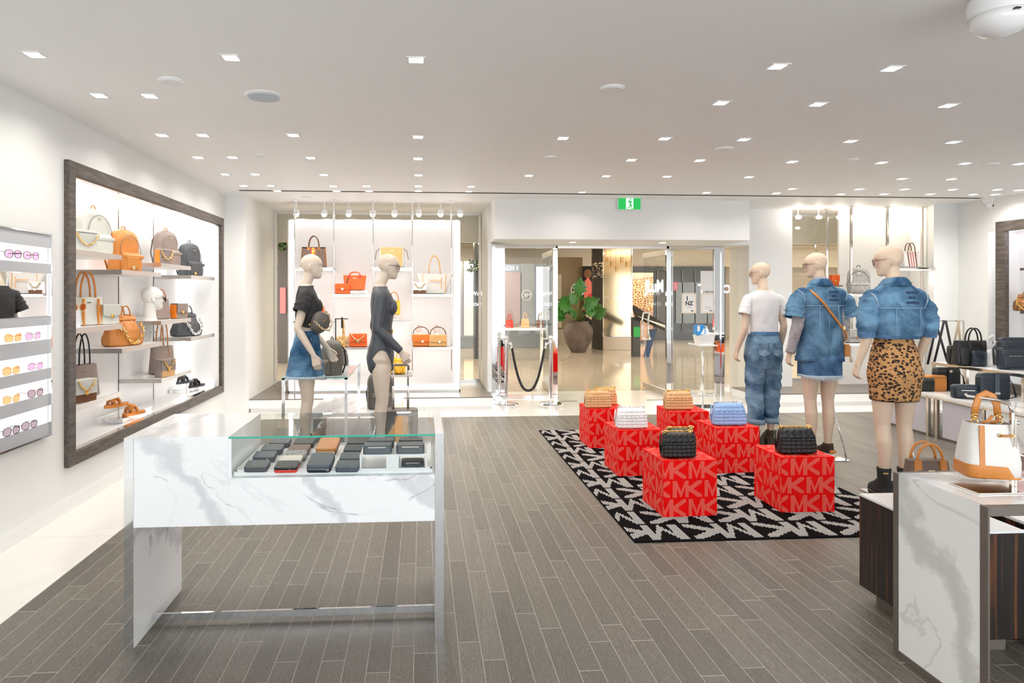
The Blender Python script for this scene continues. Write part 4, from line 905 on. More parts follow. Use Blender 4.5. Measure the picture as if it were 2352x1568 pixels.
# ================================================================ tables by the window mannequins
A = onZ(647, 867, .70); B = onZ(797, 867, .70); Cc = onZ(828, 833, .70)
t = thing('glass_table', 'tall chrome framed glass table beside the black tee mannequin', 'table', (A.x, A.y, 0))
w_, d_ = B.x-A.x, Cc.y-A.y; r_ = .014
for x in (r_, w_-r_):
    for y in (r_, d_-r_): MB().box((x-r_, y-r_, 0), (x+r_, y+r_, .69)).build('leg', M['chrome'], t)
MB().box((0, 0, .676), (w_, .02, .69)).box((0, d_-.02, .676), (w_, d_, .69)).box((0, 0, .676), (.02, d_, .69)).box((w_-.02, 0, .676), (w_, d_, .69)).build('rail', M['chrome'], t)
MB().box((.002, .002, .691), (w_-.002, d_-.002, .70)).build('glass_top', mat('grey_gloss_glass', (.6, .62, .64), .04, spec=1), t)
MB().box((.0, -.001, .691), (w_, .002, .70)).build('green_edge', MATS['green_glass_line'], t)
GT = t.location.copy(); GW, GD = w_, d_
BZ = .30; A = onZ(712, 950, BZ); B = onZ(920, 950, BZ); Cc = onZ(925, 905, BZ)
t = thing('marble_bench', 'low white marble display bench behind the navy bodysuit mannequin', 'table', (A.x, A.y, 0))
w_, d_ = B.x-A.x, Cc.y-A.y
MB().box((0, 0, BZ-.035), (w_, d_, BZ)).build('table_top', M['mar3'], t, bevel=.002)
MB().box((0, 0, 0), (.03, d_, BZ-.035)).box((w_-.03, 0, 0), (w_, d_, BZ-.035)).build('end_panel', M['mar3'], t)
MB().box((-.004, 0, .0), (0, d_, BZ)).box((w_, 0, 0), (w_+.004, d_, BZ)).build('chrome_edge', M['chrome'], t)
BN = t.location.copy(); BW, BD = w_, d_
# back right display tables: low marble table with lilac end panels, upper tier
LZ = .45
A = onZ(2100, 897, LZ); B = onZ(2352, 948, LZ); dirv = (B-A).normalized(); ang = math.atan2(dirv.y, dirv.x)
t = thing('low_marble_table', 'long low marble table of dark bags with nickel legs and pale side panels', 'table', (A.x, A.y, 0), ang)
TL = 2.6; TD = .5
MB().box((-.45, 0, LZ-.03), (TL, TD, LZ)).build('table_top', M['mar2'], t, bevel=.002)
inv = Matrix.Rotation(-ang, 3, 'Z')
def loc_on(px, py, z): return inv @ (onZ(px, py, z)-Vector((A.x, A.y, 0)))
lxs = []
for px, py in ((2133, 903), (2158, 907), (2265, 929), (2300, 937)):
    q = loc_on(px, py, LZ); lxs.append(q.x)
for x in lxs[:3]:
    MB().box((x-.014, .0, 0), (x+.014, .03, LZ-.03)).build('leg', M['nickel'], t); MB().box((x-.014, TD-.03, 0), (x+.014, TD, LZ-.03)).build('leg', M['nickel'], t)
MB().box((-.45, .0, LZ-.045), (TL, .02, LZ-.03)).build('rail', M['nickel'], t)
pn = mat('lilac_panel', (.62, .6, .66), .3)
MB().box((-.45, .03, .02), (lxs[0]-.02, .05, LZ-.05)).build('side_panel', pn, t)
MB().box((lxs[1]+.05, .03, .02), (lxs[2]-.03, .05, LZ-.05)).build('side_panel', pn, t)
MB().box((lxs[2]+.03, .0, .02), (TL, .03, LZ-.045)).build('side_panel', M['mar3'], t)
MB().box((-.45, .025, .0), (TL, .055, .02)).build('floor_rail', M['bronze'], t)
LT = t
UZ = .72
A2 = onZ(2140, 831, UZ); B2 = onZ(2352, 860, UZ); d2 = (B2-A2).normalized(); ang2 = math.atan2(d2.y, d2.x)
t = thing('upper_tier', 'white topped upper display tier on nickel legs behind the low marble table', 'table', (A2.x, A2.y, 0), ang2)
MB().box((0, 0, UZ-.025), (2.4, .42, UZ)).build('table_top', M['white'], t, bevel=.002)
for x in (.015, .75, 1.6):
    MB().box((x-.014, 0, 0), (x+.014, .028, UZ-.025)).build('leg', M['nickel'], t); MB().box((x-.014, .392, 0), (x+.014, .42, UZ-.025)).build('leg', M['nickel'], t)
MB().box((0, -.004, UZ-.03), (2.4, 0, UZ+.002)).build('edge_trim', M['nickel'], t)
UT = t
# ================================================================ mannequins
def lerp_tab(tab, z):
    if z <= tab[0][0]: return tab[0][1:]
    for a, b in zip(tab[:-1], tab[1:]):
        if z <= b[0]:
            u = (z-a[0])/(b[0]-a[0]); u = u*u*(3-2*u)*.5+u*.5
            return tuple(p+(q-p)*u for p, q in zip(a[1:], b[1:]))
    return tab[-1][1:]
# z, half width, half depth, y centre   (figure faces +Y)
TORSO = [(.80, .10, .085, -.005), (.85, .150, .108, -.012), (.92, .172, .118, -.014), (1.00, .160, .110, -.008), (1.09, .134, .093, .0), (1.16, .116, .083, .002), (1.22, .118, .084, .002), (1.30, .134, .094, .004), (1.38, .152, .108, .012), (1.43, .160, .104, .008), (1.49, .166, .088, -.004), (1.53, .150, .070, -.012), (1.56, .10, .058, -.015), (1.59, .056, .052, -.012)]
def ringp(z, hw, hd, cy, n=40, e=2.3, grow=0, fn=None, cx=0):
    r = []
    for j in range(n):
        a = 2*PI*j/n; c, s_ = math.cos(a), math.sin(a)
        g = grow+(fn(a, z) if fn else 0)
        r.append((cx+(hw+g)*math.copysign(abs(c)**(2/e), c), cy+(hd+g)*math.copysign(abs(s_)**(2/e), s_), z))
    return r
def wr_noise(seed, amp, fz=9, fa=3):
    return lambda a, z: amp*noise.noise(Vector((math.cos(a)*fa+seed, math.sin(a)*fa, z*fz)))
def head(mb, c, yaw, pitch):
    prof = [(0, .068, .012, .020), (.010, .088, .0, .032), (.025, .093, -.015, .043), (.045, .088, -.04, .053), (.065, .087, -.068, .060), (.09, .084, -.088, .066), (.115, .083, -.098, .069), (.14, .091, -.102, .071), (.165, .086, -.099, .069), (.185, .074, -.089, .061), (.202, .055, -.072, .048), (.214, .032, -.050, .032), (.222, .008, -.025, .014)]
    R = Matrix.Rotation(yaw, 4, 'Z') @ Matrix.Rotation(pitch, 4, 'X'); n = 48; rs = []
    zs = [.222*i/40 for i in range(41)]
    for z in zs:
        yf, yb, w = lerp_tab(prof, z); cy = (yf+yb)/2; hd = (yf-yb)/2; r = []
        for j in range(n):
            a = 2*PI*j/n-PI/2*0; x = w*math.copysign(abs(math.sin(a))**.93, math.sin(a)); y = cy+hd*math.copysign(abs(math.cos(a))**.93, math.cos(a))
            aa = a if a < PI else a-2*PI
            G = lambda u, s_: math.exp(-(u/s_)**2)
            d = 0
            if abs(aa) < 1.2:
                if .068 < z < .135: d += .022*G(aa, .2)*max(0, min(1, (.135-z)/.05))*G(min(0, z-.078), .008)
                d -= .010*G(abs(aa)-.42, .22)*G(z-.118, .016)
                d += .004*G(aa, .5)*G(z-.135, .012)
                d += .007*G(aa, .26)*(G(z-.052, .006)+.8*G(z-.040, .006))-.004*G(aa, .3)*G(z-.028, .007)
                d += .004*G(abs(aa)-.75, .25)*G(z-.085, .02)
            r.append((x, y+d, z))
        rs.append(r)
    M0 = mb.M.copy(); mb.M = M0 @ Matrix.Translation(c) @ R @ Matrix.Translation((0, .005, -.03))
    mb.rings(rs)
    for s_ in (-1, 1):    # ears
        mb.tube([(s_*.066, -.006, .070), (s_*.073, -.014, .082), (s_*.076, -.024, .105), (s_*.074, -.018, .122), (s_*.069, -.004, .126), (s_*.067, .002, .112)], [.004, .0062, .0065, .006, .0055, .004], 8, flat=.8)
        mb.ball((s_*.068, -.010, .098), .011, 5, sc=(.5, 1, 1.7))
    mb.M = M0
def hand(mb, w, d, nrm, side, curl=.5, s=1.0):
    """w wrist, d direction of the fingers, nrm back-of-hand normal; thumb to side*cross"""
    w, d, nrm = Vector(w), Vector(d).normalized(), Vector(nrm).normalized()
    x = d.cross(nrm).normalized()*side; nrm = x.cross(d).normalized()*side
    if nrm.dot(Vector(nrm)) == 0: pass
    n_ = d.cross(x).normalized(); 
    if n_.dot(nrm) < 0: n_ = -n_
    P = lambda a, b, c: w+x*(a*s)+d*(b*s)+n_*(c*s)
    # palm
    rs = []
    for b_, hw, hd, off in ((-.01, .024, .02, 0), (.02, .029, .017, .001), (.05, .038, .0145, .003), (.08, .041, .0125, .001), (.092, .038, .010, 0)):
        rs.append([P(off+hw*math.cos(2*PI*j/16), b_, hd*math.sin(2*PI*j/16)) for j in range(16)])
    mb.rings(rs)
    for k, (o, L_, r) in enumerate([(.029, .070, .0085), (.0105, .080, .009), (-.009, .074, .0085), (-.027, .058, .0075)]):
        cu = curl*(1+.12*k); p = P(o, .078, 0); pts = [P(o*.9, .055, 0), p]; an = .12; dd = d
        for seg in (.46, .30, .24):
            an += cu*.75; q = pts[-1]+(d*math.cos(an)-n_*math.sin(an)+x*(.0+(.05*(1.5-k)/1.5)))*L_*seg*s; pts.append(q)
        mb.tube(pts, [r*s, r*s, r*.95*s, r*.88*s, r*.7*s], 8)
    an = curl*.5
    mb.tube([P(.018, .01, -.004), P(.036, .034, -.012), P(.047, .058, -.02-.008*curl), P(.050, .082, -.026-.02*curl)], [.013*s, .0115*s, .010*s, .0075*s], 8)
def finish_body(mb, parent, m, vox=.0055, name='body'):
    o = mb.build(name, m, parent, smooth=True)
    r = o.modifiers.new('r', 'REMESH'); r.mode = 'VOXEL'; r.voxel_size = vox; r.use_smooth_shade = True
    sm = o.modifiers.new('s', 'SMOOTH'); sm.factor = .5; sm.iterations = 2
    dg = bpy.context.evaluated_depsgraph_get(); me = bpy.data.meshes.new_from_object(o.evaluated_get(dg)); o.modifiers.clear(); o.data = me
    me.polygons.foreach_set('use_smooth', [True]*len(me.polygons)); return o
def body(parent, m, arms, legs, yaw=0, pitch=0, crane=0, torso=TORSO, hz=1.648):
    """arms: list of (shoulder, elbow, wrist, hand dir, normal, side, curl); legs: list of point lists"""
    mb = MB()
    mb.rings([ringp(z, *lerp_tab(torso, z), n=36) for z in [.795+.795*i/38 for i in range(39)]])
    for s_ in (-1, 1): mb.ball((s_*.072, .088, 1.385), .052, 10, sc=(1, .85, 1)); mb.ball((s_*.07, -.062, .895), .082, 10, sc=(1, .75, 1.05)); mb.ball((s_*.15, -.012, 1.495), .042, 8)
    # neck
    mb.tube([(0, -.014, 1.545), (0, -.012, 1.6), (0, -.002+crane*.4, 1.65), (0, -.0+crane, 1.72)], [.062, .05, .047, .048], 18)
    head(mb, (0, crane, hz+.03), yaw, pitch)
    for sh, el, wr, hd, nr, sd, cu in arms:
        sh, el, wr = map(Vector, (sh, el, wr))
        mb.tube([sh.lerp(Vector((0, 0, 1.47)), .25), sh, sh.lerp(el, .3), sh.lerp(el, .75), el, el.lerp(wr, .25), el.lerp(wr, .7), wr, wr+(Vector(hd).normalized())*.02], [.045, .046, .043, .037, .034, .036, .029, .0225, .0235], 16)
        hand(mb, wr+Vector(hd).normalized()*.012, hd, nr, sd, cu)
    for pts, rad in legs: mb.tube(pts, rad, 20)
    return finish_body(mb, parent, m)
def legpts(sx, foot_y=.0, heel=.07, spread=0, kx=.0):
    hipx = sx*.088; kn = sx*(.083+kx); an = sx*(.078+spread)
    pts = [(hipx*.9, -.012, .91), (hipx, -.01, .83), (hipx, -.008, .76), (hipx*.98, -.004, .66), (kn, .002, .53), (kn, -.006, .48), (kn*.99, -.016, .40), (an, -.018, .30), (an, -.012, .19), (an, -.008, heel+.07), (an, -.006, heel+.035)]
    rad = [.078, .081, .078, .067, .053, .050, .053, .046, .035, .0315, .033]
    return pts, rad
def foot(mb, sx, heel, spread=0, L_=.20):
    an = sx*(.078+spread)
    mb.tube([(an, -.04, heel+.03), (an, .0, heel+.035), (an, .06, heel*.6+.035), (an, .12, .028), (an, L_-.02, .018)], [.024, .034, .033, .034, .018], 12, flat=.8)
def sleeve(pts, rad, m, parent, name='sleeve', seed=0, amp=.005, n=26, cap=False, thick=True):
    P = [Vector(p) for p in pts]; mb = MB(); m_ = 14; path = []; R = []
    seglen = [0]
    for a, b in zip(P[:-1], P[1:]): seglen.append(seglen[-1]+(b-a).length)
    for i in range(m_*2+1):
        s_ = seglen[-1]*i/(m_*2); k = 0
        while k < len(P)-2 and seglen[k+1] < s_: k += 1
        u = (s_-seglen[k])/(seglen[k+1]-seglen[k]); path.append(P[k].lerp(P[k+1], u)); R.append(rad[k]+(rad[k+1]-rad[k])*u)
    prev = None; rs = []
    for i, p in enumerate(path):
        t = (path[min(i+1, len(path)-1)]-path[max(i-1, 0)]).normalized()
        u = t.orthogonal() if prev is None else prev-t*prev.dot(t)
        u.normalize(); prev = u; w = t.cross(u)
        rs.append([p+(u*math.cos(2*PI*j/n)+w*math.sin(2*PI*j/n))*(R[i]+amp*noise.noise(Vector((math.cos(2*PI*j/n)*1.3+seed, math.sin(2*PI*j/n)*1.3, i*.55+seed)))) for j in range(n)])
    if thick:
        last = rs[-1]; c = path[-1]; rs.append([c+(q-c)*.93 for q in last]); rs.append([path[-3]+(q-path[-3])*.90 for q in rs[-4]])
    mb.rings(rs, cap=cap); return mb.build(name, m, parent, smooth=True, recalc=True)
def shell(z0, z1, fn, m, parent, name, n=56, k=26, thick=.006, hem=None):
    """fn(z)->(hw,hd,cy,wrinkle fn, e) ; hem(a)->dz"""
    mb = MB(); rs = []
    for i in range(k+1):
        u = i/k; r = []
        for j in range(n):
            a = 2*PI*j/n; zb = z0+(hem(a) if hem else 0); z = zb+(z1-zb)*u; hw, hd, cy, wf, e = fn(z); c, s_ = math.cos(a), math.sin(a); g = wf(a, z) if wf else 0
            r.append(((hw+g)*math.copysign(abs(c)**(2/e), c), cy+(hd+g)*math.copysign(abs(s_)**(2/e), s_), z))
        rs.append(r)
    inner = [[(x*(1-thick/.12), y*(1-thick/.1), z) for x, y, z in r] for r in rs[:3][::-1]]
    mb.rings(inner+rs, cap=False); return mb.build(name, m, parent, smooth=True)
def T_(z, g=0, e=2.4, wf=None, sq=1):
    hw, hd, cy = lerp_tab(TORSO, z); return (hw+g, hd+g, cy, wf, e)
def yoke(m, parent, z0, z1, g, name, hw_top=.075):
    pass
def base_plate(parent, sx, rod_from, rod_to):
    MB().cbox((0, -.02, .004), (.36, .30, .008)).build('base_plate', M['chrome'], parent, bevel=.002)
    MB().tube([rod_from, (rod_from[0]+(rod_to[0]-rod_from[0])*.3, rod_from[1]-.03, rod_from[2]-.12), rod_to], .007, 8).build('support_rod', M['chrome'], parent, smooth=True)
def logo_patch(parent, loc, rot, w=.09):
    mb = MB(); rd = random.Random(4)
    for r in range(3):
        for c_ in range(4):
            if r == 1 and c_ in (0, 3): continue
            mb.cbox(((c_-1.5)*w*.26, 0, (1-r)*w*.42+rd.random()*.004), (w*.2, .002, w*.2))
    o = mb.build('chest_print' if parent is None else 'back_print', mat('dark_denim_print', (.02, .05, .12), .8), parent); put(o, loc, rot=rot); return o

# ---- A: white tee and jeans -------------------------------------------------
def place(px, D, floor_y=None):
    return onD(px, CY, D)
P = place(1752, 6.55)
t = thing('mannequin', 'mannequin in a white t-shirt and rolled blue jeans seen from behind', 'mannequin', (P.x, P.y, 0), math.radians(2), 'mannequins'); t.scale = (.975,)*3
MA = t; m = M['skin']
body(t, m, [((-.165, -.01, 1.495), (-.215, -.04, 1.2), (-.262, .02, .98), (-.1, .25, -1), (-1, 0, 0), 1, .55), ((.165, -.01, 1.495), (.205, -.04, 1.21), (.205, .03, .98), (.05, .2, -1), (1, 0, 0), -1, .5)], [legpts(-1), legpts(1)], yaw=math.radians(52), pitch=-.12, crane=.02)
def tee(parent, m, z0, sl, seed=0, shoulder=.02, e=2.4, elb=None, hemf=None, amp=.005):
    def fn(z):
        hw, hd, cy = lerp_tab(TORSO, z)
        loose = max(0, min(1, (1.45-z)/.25)); g = .012+.02*loose
        if z < 1.18: hw = max(hw, .118)
        return (hw+g, hd+g*.8, cy, wr_noise(seed, amp*(.6+1.3*loose), 12, 3), 2.3)
    return shell(z0, 1.578, fn, m, parent, 'shirt_body', hem=hemf)
tee(t, M['tee'], 1.135, None, 3, hemf=lambda a: .012*math.sin(3*a))
for s_ in (-1, 1): sleeve([(s_*.10, -.01, 1.50), (s_*.16, -.012, 1.49), (s_*.195, -.02, 1.42), (s_*.222, -.035, 1.335)], [.045, .056, .057, .061], M['tee'], t, seed=s_*2+5, amp=.006)
MB().tube([(.074*math.cos(a), -.012+.066*math.sin(a), 1.572+.006*math.sin(a)) for a in [2*PI*i/24 for i in range(24)]], .005, 6, closed=True).build('neck_rib', M['tee'], t, smooth=True)
def jeans(parent, m):
    w = wr_noise(8, .008, 7, 2.2)
    shell(.78, 1.155, lambda z: (lerp_tab([(.78, .17), (.9, .185), (1.02, .178), (1.155, .142)], z)[0], lerp_tab([(.78, .11), (.9, .142), (1.02, .13), (1.155, .105)], z)[0], -.01, w, 2.5), m, parent, 'jeans_seat')
    for s_ in (-1, 1):
        sleeve([(s_*.086, -.01, .90), (s_*.09, -.01, .78), (s_*.089, -.004, .56), (s_*.082, -.008, .36), (s_*.08, -.005, .235)], [.10, .101, .087, .083, .078], m, parent, 'trouser_leg', seed=11+s_, amp=.016)
        zc = .215 if s_ < 0 else .222
        mb = MB(); mb.rings([[(s_*.08+r*math.cos(2*PI*j/28), -.005+r*1.05*math.sin(2*PI*j/28), zc+dz+.004*math.sin(4*PI*j/28)) for j in range(28)] for r, dz in ((.072, .0), (.086, .0), (.09, .02), (.087, .048), (.08, .05))], cap=False)
        mb.build('rolled_cuff', mat('pale_denim', (.2, .3, .4), .9, bump=.3, bscale=200), parent, smooth=True)
        # back pocket
        mb = MB(); pts = [(-.055, .06), (.055, .06), (.052, -.055), (0, -.08), (-.052, -.055)]
        mb.plate(pts, -.002, .002); o = mb.build('back_pocket', denim('pocket_denim', (.06, .13, .22), (.32, .46, .6), 9), parent, bevel=.001); put(o, (s_*.074, -.152, .99), rot=(-.04, 0, s_*.1))
    MB().rings([ringp(z, .144+g, .107+g, -.01, 44) for z, g in ((1.125, .008), (1.155, .004), (1.16, -.002))], cap=False).build('waistband', M['denim3'], parent, smooth=True)
jeans(t, M['denim2'])
def shoe(parent, sx, m, kind='bootie', spread=0):
    an = sx*(.078+spread); mb = MB()
    if kind == 'bootie':
        mb.rings([[(an+hw*math.cos(2*PI*j/22), cy+hd*math.sin(2*PI*j/22), z) for j in range(22)] for z, hw, hd, cy in ((.012, .036, .115, .05), (.03, .040, .118, .05), (.055, .041, .105, .04), (.085, .04, .075, .012), (.12, .04, .052, -.008), (.17, .044, .05, -.008), (.2, .047, .053, -.008), (.205, .044, .05, -.008))])
        mb.build('boot', m, parent, smooth=True); MB().box((an-.028, -.075, 0), (an+.028, -.02, .06)).build('heel', m, parent, bevel=.006)
        MB().rings([[(an+.041*math.cos(2*PI*j/22), .05+.122*math.sin(2*PI*j/22), z) for j in range(22)] for z in (.0, .014)]).build('sole', M['black'], parent)
    elif kind == 'sneaker':
        mb.rings([[(an+hw*math.cos(2*PI*j/22), cy+hd*math.sin(2*PI*j/22), z) for j in range(22)] for z, hw, hd, cy in ((.035, .042, .13, .045), (.06, .042, .125, .04), (.09, .04, .085, .005), (.115, .04, .055, -.012), (.13, .038, .05, -.014))])
        mb.build('upper', m, parent, smooth=True)
        MB().rings([[(an+(.046+d)*math.cos(2*PI*j/22), .045+(.138+d)*math.sin(2*PI*j/22), z) for j in range(22)] for z, d in ((0, 0), (.03, .002), (.045, -.002))]).build('sole', M['whitesat'], parent, smooth=True, auto=40)
        MB().box((an-.03, -.088, .05), (an+.03, -.08, .08)).build('heel_tab', M['tan'], parent, bevel=.003)
    else:   # open heel shoe
        mb.rings([[(an+hw*math.cos(2*PI*j/22), cy+hd*math.sin(2*PI*j/22), z) for j in range(22)] for z, hw, hd, cy in ((.05, .035, .10, .05), (.065, .037, .1, .05), (.09, .038, .085, .03), (.13, .038, .058, .0), (.15, .036, .05, -.005))])
        mb.build('upper', m, parent, smooth=True); MB().box((an-.034, -.06, 0), (an+.034, -.005, .075)).build('heel', m, parent, bevel=.008)
        MB().box((an-.034, .05, 0), (an+.034, .15, .05)).build('platform_sole', m, parent, bevel=.01); MB().tube([(an+.04*math.cos(a), -.008+.045*math.sin(a), .155) for a in [2*PI*i/16 for i in range(16)]], .005, 6, closed=True).build('ankle_strap', M['goldp'], parent)
mb = MB(); foot(mb, -1, .06); foot(mb, 1, .06); mb.build('feet', m, t, smooth=True)['kind'] = 'stuff'
for s_ in (-1, 1): shoe(t, s_, M['brn'] if 0 else mat('olive_suede', (.05, .035, .02), .7), 'open')
base_plate(t, 1, (.11, -.05, .36), (.17, -.1, .01))
def head_frame(c, yaw, crane, hz=1.648):
    return Matrix.Translation((0, crane, hz+.03)) @ Matrix.Rotation(yaw, 4, 'Z')
def worn_glasses(manq, yaw, pitch, crane, lab, lm, fm, hz=1.648, w=.138):
    g_ = sunglasses('sunglasses', lab, (0, 0, 0), 0, lm, fm, 'sunglasses worn by the mannequins', w=w, h=.05, shape=1)
    R = Matrix.Translation((0, crane, hz+.03)) @ Matrix.Rotation(yaw, 4, 'Z') @ Matrix.Rotation(pitch, 4, 'X') @ Matrix.Translation((0, .108, .083)) @ Matrix.Rotation(PI, 4, 'Z')
    bpy.context.view_layer.update(); g_.matrix_world = manq.matrix_world @ R; return g_
bpy.context.view_layer.update()
worn_glasses(t, math.radians(52), -.12, .02, 'dark sunglasses with pale temples on the white tee mannequin', M['lens'], M['goldp'])
# ---- B: denim vest, grey knit, frayed skirt ---------------------------------
P = place(1881, 6.03)
t = thing('mannequin', 'mannequin in a short-sleeved denim vest over a grey cable knit and frayed denim skirt', 'mannequin', (P.x, P.y, 0), math.radians(0), 'mannequins'); t.scale = (1.01, 1.01, 1.01); MBq = t
body(t, m, [((-.165, -.01, 1.495), (-.235, -.05, 1.2), (-.262, .02, .96), (-.06, .25, -1), (-1, 0, 0), 1, .55), ((.165, -.01, 1.495), (.215, -.04, 1.21), (.19, .05, .98), (.05, .3, -1), (1, 0, 0), -1, .5)], [legpts(-1), legpts(1)], yaw=math.radians(58), pitch=-.15, crane=.02)
for s_, pts in ((-1, [(-.165, -.01, 1.495), (-.235, -.05, 1.2), (-.262, .02, .955)]), (1, [(.165, -.01, 1.495), (.215, -.04, 1.21), (.19, .05, .96)])):
    sleeve([(Vector(pts[0])), Vector(pts[1]), Vector(pts[2])], [.058, .05, .04], M['knit'], t, 'knit_sleeve', seed=s_, amp=.006)
MB().rings([[(r*math.cos(2*PI*j/28), -.008+r*.95*math.sin(2*PI*j/28), z) for j in range(28)] for z, r in ((1.56, .072), (1.60, .062), (1.645, .06), (1.652, .052))], cap=False).build('knit_collar', M['knit'], t, smooth=True)
def jacket(parent, m, z0, tab, seed, amp=.012, hem=None):
    w = wr_noise(seed, amp, 6, 2.0)
    return shell(z0, 1.585, lambda z: (*lerp_tab(tab, z), w, 2.6), m, parent, 'jacket_body', hem=hem, k=34, thick=.01)
jacket(t, M['denim'], .885, [(.88, .205, .135, -.01), (1.0, .195, .14, -.01), (1.15, .178, .135, -.01), (1.3, .182, .14, -.005), (1.42, .20, .138, -.005), (1.50, .19, .115, -.01), (1.55, .14, .09, -.012), (1.585, .075, .07, -.01)], 21)
for s_ in (-1, 1):
    sleeve([(s_*.10, -.01, 1.495), (s_*.175, -.015, 1.48), (s_*.235, -.03, 1.40), (s_*.262, -.045, 1.275)], [.05, .07, .077, .08], M['denim'], t, seed=s_*3+9, amp=.014)
    MB().tube([(s_*.195+.072*math.cos(a)*.35*s_, -.02+.08*math.sin(a), 1.455+.072*math.cos(a)) for a in [2*PI*i/24 for i in range(24)]], .0035, 5, closed=True).build('armhole_seam', M['fray'], t, smooth=True)
def collar(parent, m):
    MB().rings([[(r*math.cos(2*PI*j/32), -.01+r*.92*math.sin(2*PI*j/32)-(.008 if math.sin(2*PI*j/32) < 0 else 0), z+.012*(-math.sin(2*PI*j/32))) for j in range(32)] for z, r in ((1.555, .105), (1.575, .108), (1.615, .078), (1.618, .07), (1.58, .066))], cap=False).build('collar', m, parent, smooth=True)
collar(t, M['denim'])
hemring = lambda zz, tabz, g, d: ringp(zz, tabz[0]+g, tabz[1]+g, -.01, 48, 2.6)
MB().rings([ringp(z, .205+g, .135+g, -.01, 48, 2.6) for z, g in ((.878, -.002), (.88, .004), (.925, .003), (.93, -.002))], cap=False).build('hem_band', M['denim3'], t, smooth=True)
st = MB()
for zz, hw, hd in ((1.385, .206, .149),): st.tube([(x, y, z) for x, y, z in ringp(zz, hw, hd, -.007, 48, 2.6)[24:]], .0022, 5)
for sx in (-.10, .0, .10): st.tube([(sx*.85, -.153, 1.385), (sx*.9, -.154, 1.2), (sx, -.152, .93)], .0018, 5)
st.build('back_seams', mat('denim_seam', (.3, .45, .6), .8), t, smooth=True)
logo_patch(t, (.05, -.146, 1.47), (-.1, 0, 0))
def skirt(parent, m, z0, z1, tab, fray=True, seed=31):
    w = wr_noise(seed, .006, 5, 2.5)
    hem = (lambda a: .012*math.cos(2*a))
    shell(z0, z1, lambda z: (*lerp_tab(tab, z), w, 2.5), m, parent, 'skirt', hem=hem)
    if fray:
        mb = MB(); hw, hd, cy = lerp_tab(tab, z0); rd = random.Random(seed)
        for k in range(420):
            a = 2*PI*k/420+rd.random()*.01; c, s_ = math.cos(a), math.sin(a); x = (hw+.002)*math.copysign(abs(c)**.8, c); y = cy+(hd+.002)*math.copysign(abs(s_)**.8, s_); z = z0+hem(a)+.006
            L_ = .022+.018*rd.random(); dx, dy = .012*(rd.random()-.5)+c*.006, .012*(rd.random()-.5)+s_*.006
            mb.add([(x-.0022*s_, y+.0022*c, z), (x+.0022*s_, y-.0022*c, z), (x+dx, y+dy, z-L_)], [(0, 1, 2)])
        for k in range(24): pass
        o = mb.build('frayed_hem', M['fray'], parent, recalc=False); o['kind'] = 'stuff'
        MB().rings([ringp(z, hw+g, hd+g, cy, 56, 2.5, fn=None) for z, g in ((z0-.006, .001), (z0+.012, .004), (z0+.014, -.002))], cap=False).build('frayed_edge', M['fray'], parent, smooth=True)
skirt(t, M['denim3'], .745, .96, [(.74, .182, .142, -.012), (.88, .182, .145, -.012), (.98, .168, .128, -.01)])
for s_ in (-1, 1): shoe(t, s_, mat('brown_shearling', (.05, .03, .02), .9, bump=.5, bscale=60), 'sneaker')
base_plate(t, 1, (.115, -.05, .38), (.2, -.09, .01))
bpy.context.view_layer.update()
worn_glasses(t, math.radians(58), -.15, .02, 'brown tortoise sunglasses on the denim vest mannequin', M['lens'], M['brn'])
# crossbody strap + pouch
cb = thing('crossbody_bag', 'tan crossbody strap and pouch worn over the denim vest', 'bag', (P.x, P.y, 0))
def onsurf(x, z): return -.158-.002+.02*min(1, (abs(x)/.2)**3)+max(0, (z-1.44))*.45
sp_ = [(-.135, .0, 1.578), (-.125, -.075, 1.545)]+[(-.125+.285*i/8, onsurf(-.125+.285*i/8, 1.51-.36*i/8), 1.51-.36*i/8) for i in range(9)]+[(.21, -.09, 1.1), (.215, .0, 1.05)]
MB().tube(sp_, .011, 8, flat=.3, up=(0, 1, 0)).build('strap', M['tan'], cb, smooth=True)
MB().rings([[(x+.23, y, z) for x, y in rrect(.03, .07, 20, 5)] for z in (.93, .935, 1.04, 1.045)]).build('pouch', M['tan'], cb, smooth=True, auto=50)
MB().cbox((.13, -.168, 1.2), (.02, .006, .03)).build('buckle', M['goldp'], cb)
# ---- C: cropped denim jacket, leopard skirt ---------------------------------
P = place(2052, 4.9)
t = thing('mannequin', 'mannequin in a cropped denim jacket and leopard print skirt with black boots', 'mannequin', (P.x, P.y, 0), math.radians(-2), 'mannequins'); MC = t
body(t, m, [((-.165, -.01, 1.495), (-.225, -.05, 1.2), (-.265, .0, .99), (-.1, .3, -1), (-1, 0, 0), 1, .6), ((.165, -.01, 1.495), (.235, -.05, 1.22), (.205, .04, .98), (.0, .2, -1), (1, 0, 0), -1, .5)], [legpts(-1, spread=.0), legpts(1)], yaw=math.radians(58), pitch=-.18, crane=.02)
jacket(t, M['denim'], 1.19, [(1.18, .168, .122, -.008), (1.22, .178, .135, -.01), (1.3, .188, .148, -.012), (1.42, .19, .142, -.01), (1.50, .178, .118, -.012), (1.555, .125, .09, -.014), (1.585, .075, .07, -.012)], 44, amp=.011)
MB().rings([ringp(z, .168+g, .122+g, -.008, 48, 2.6) for z, g in ((1.172, -.002), (1.174, .005), (1.212, .006), (1.218, -.001))], cap=False).build('hem_band', M['denim3'], t, smooth=True)
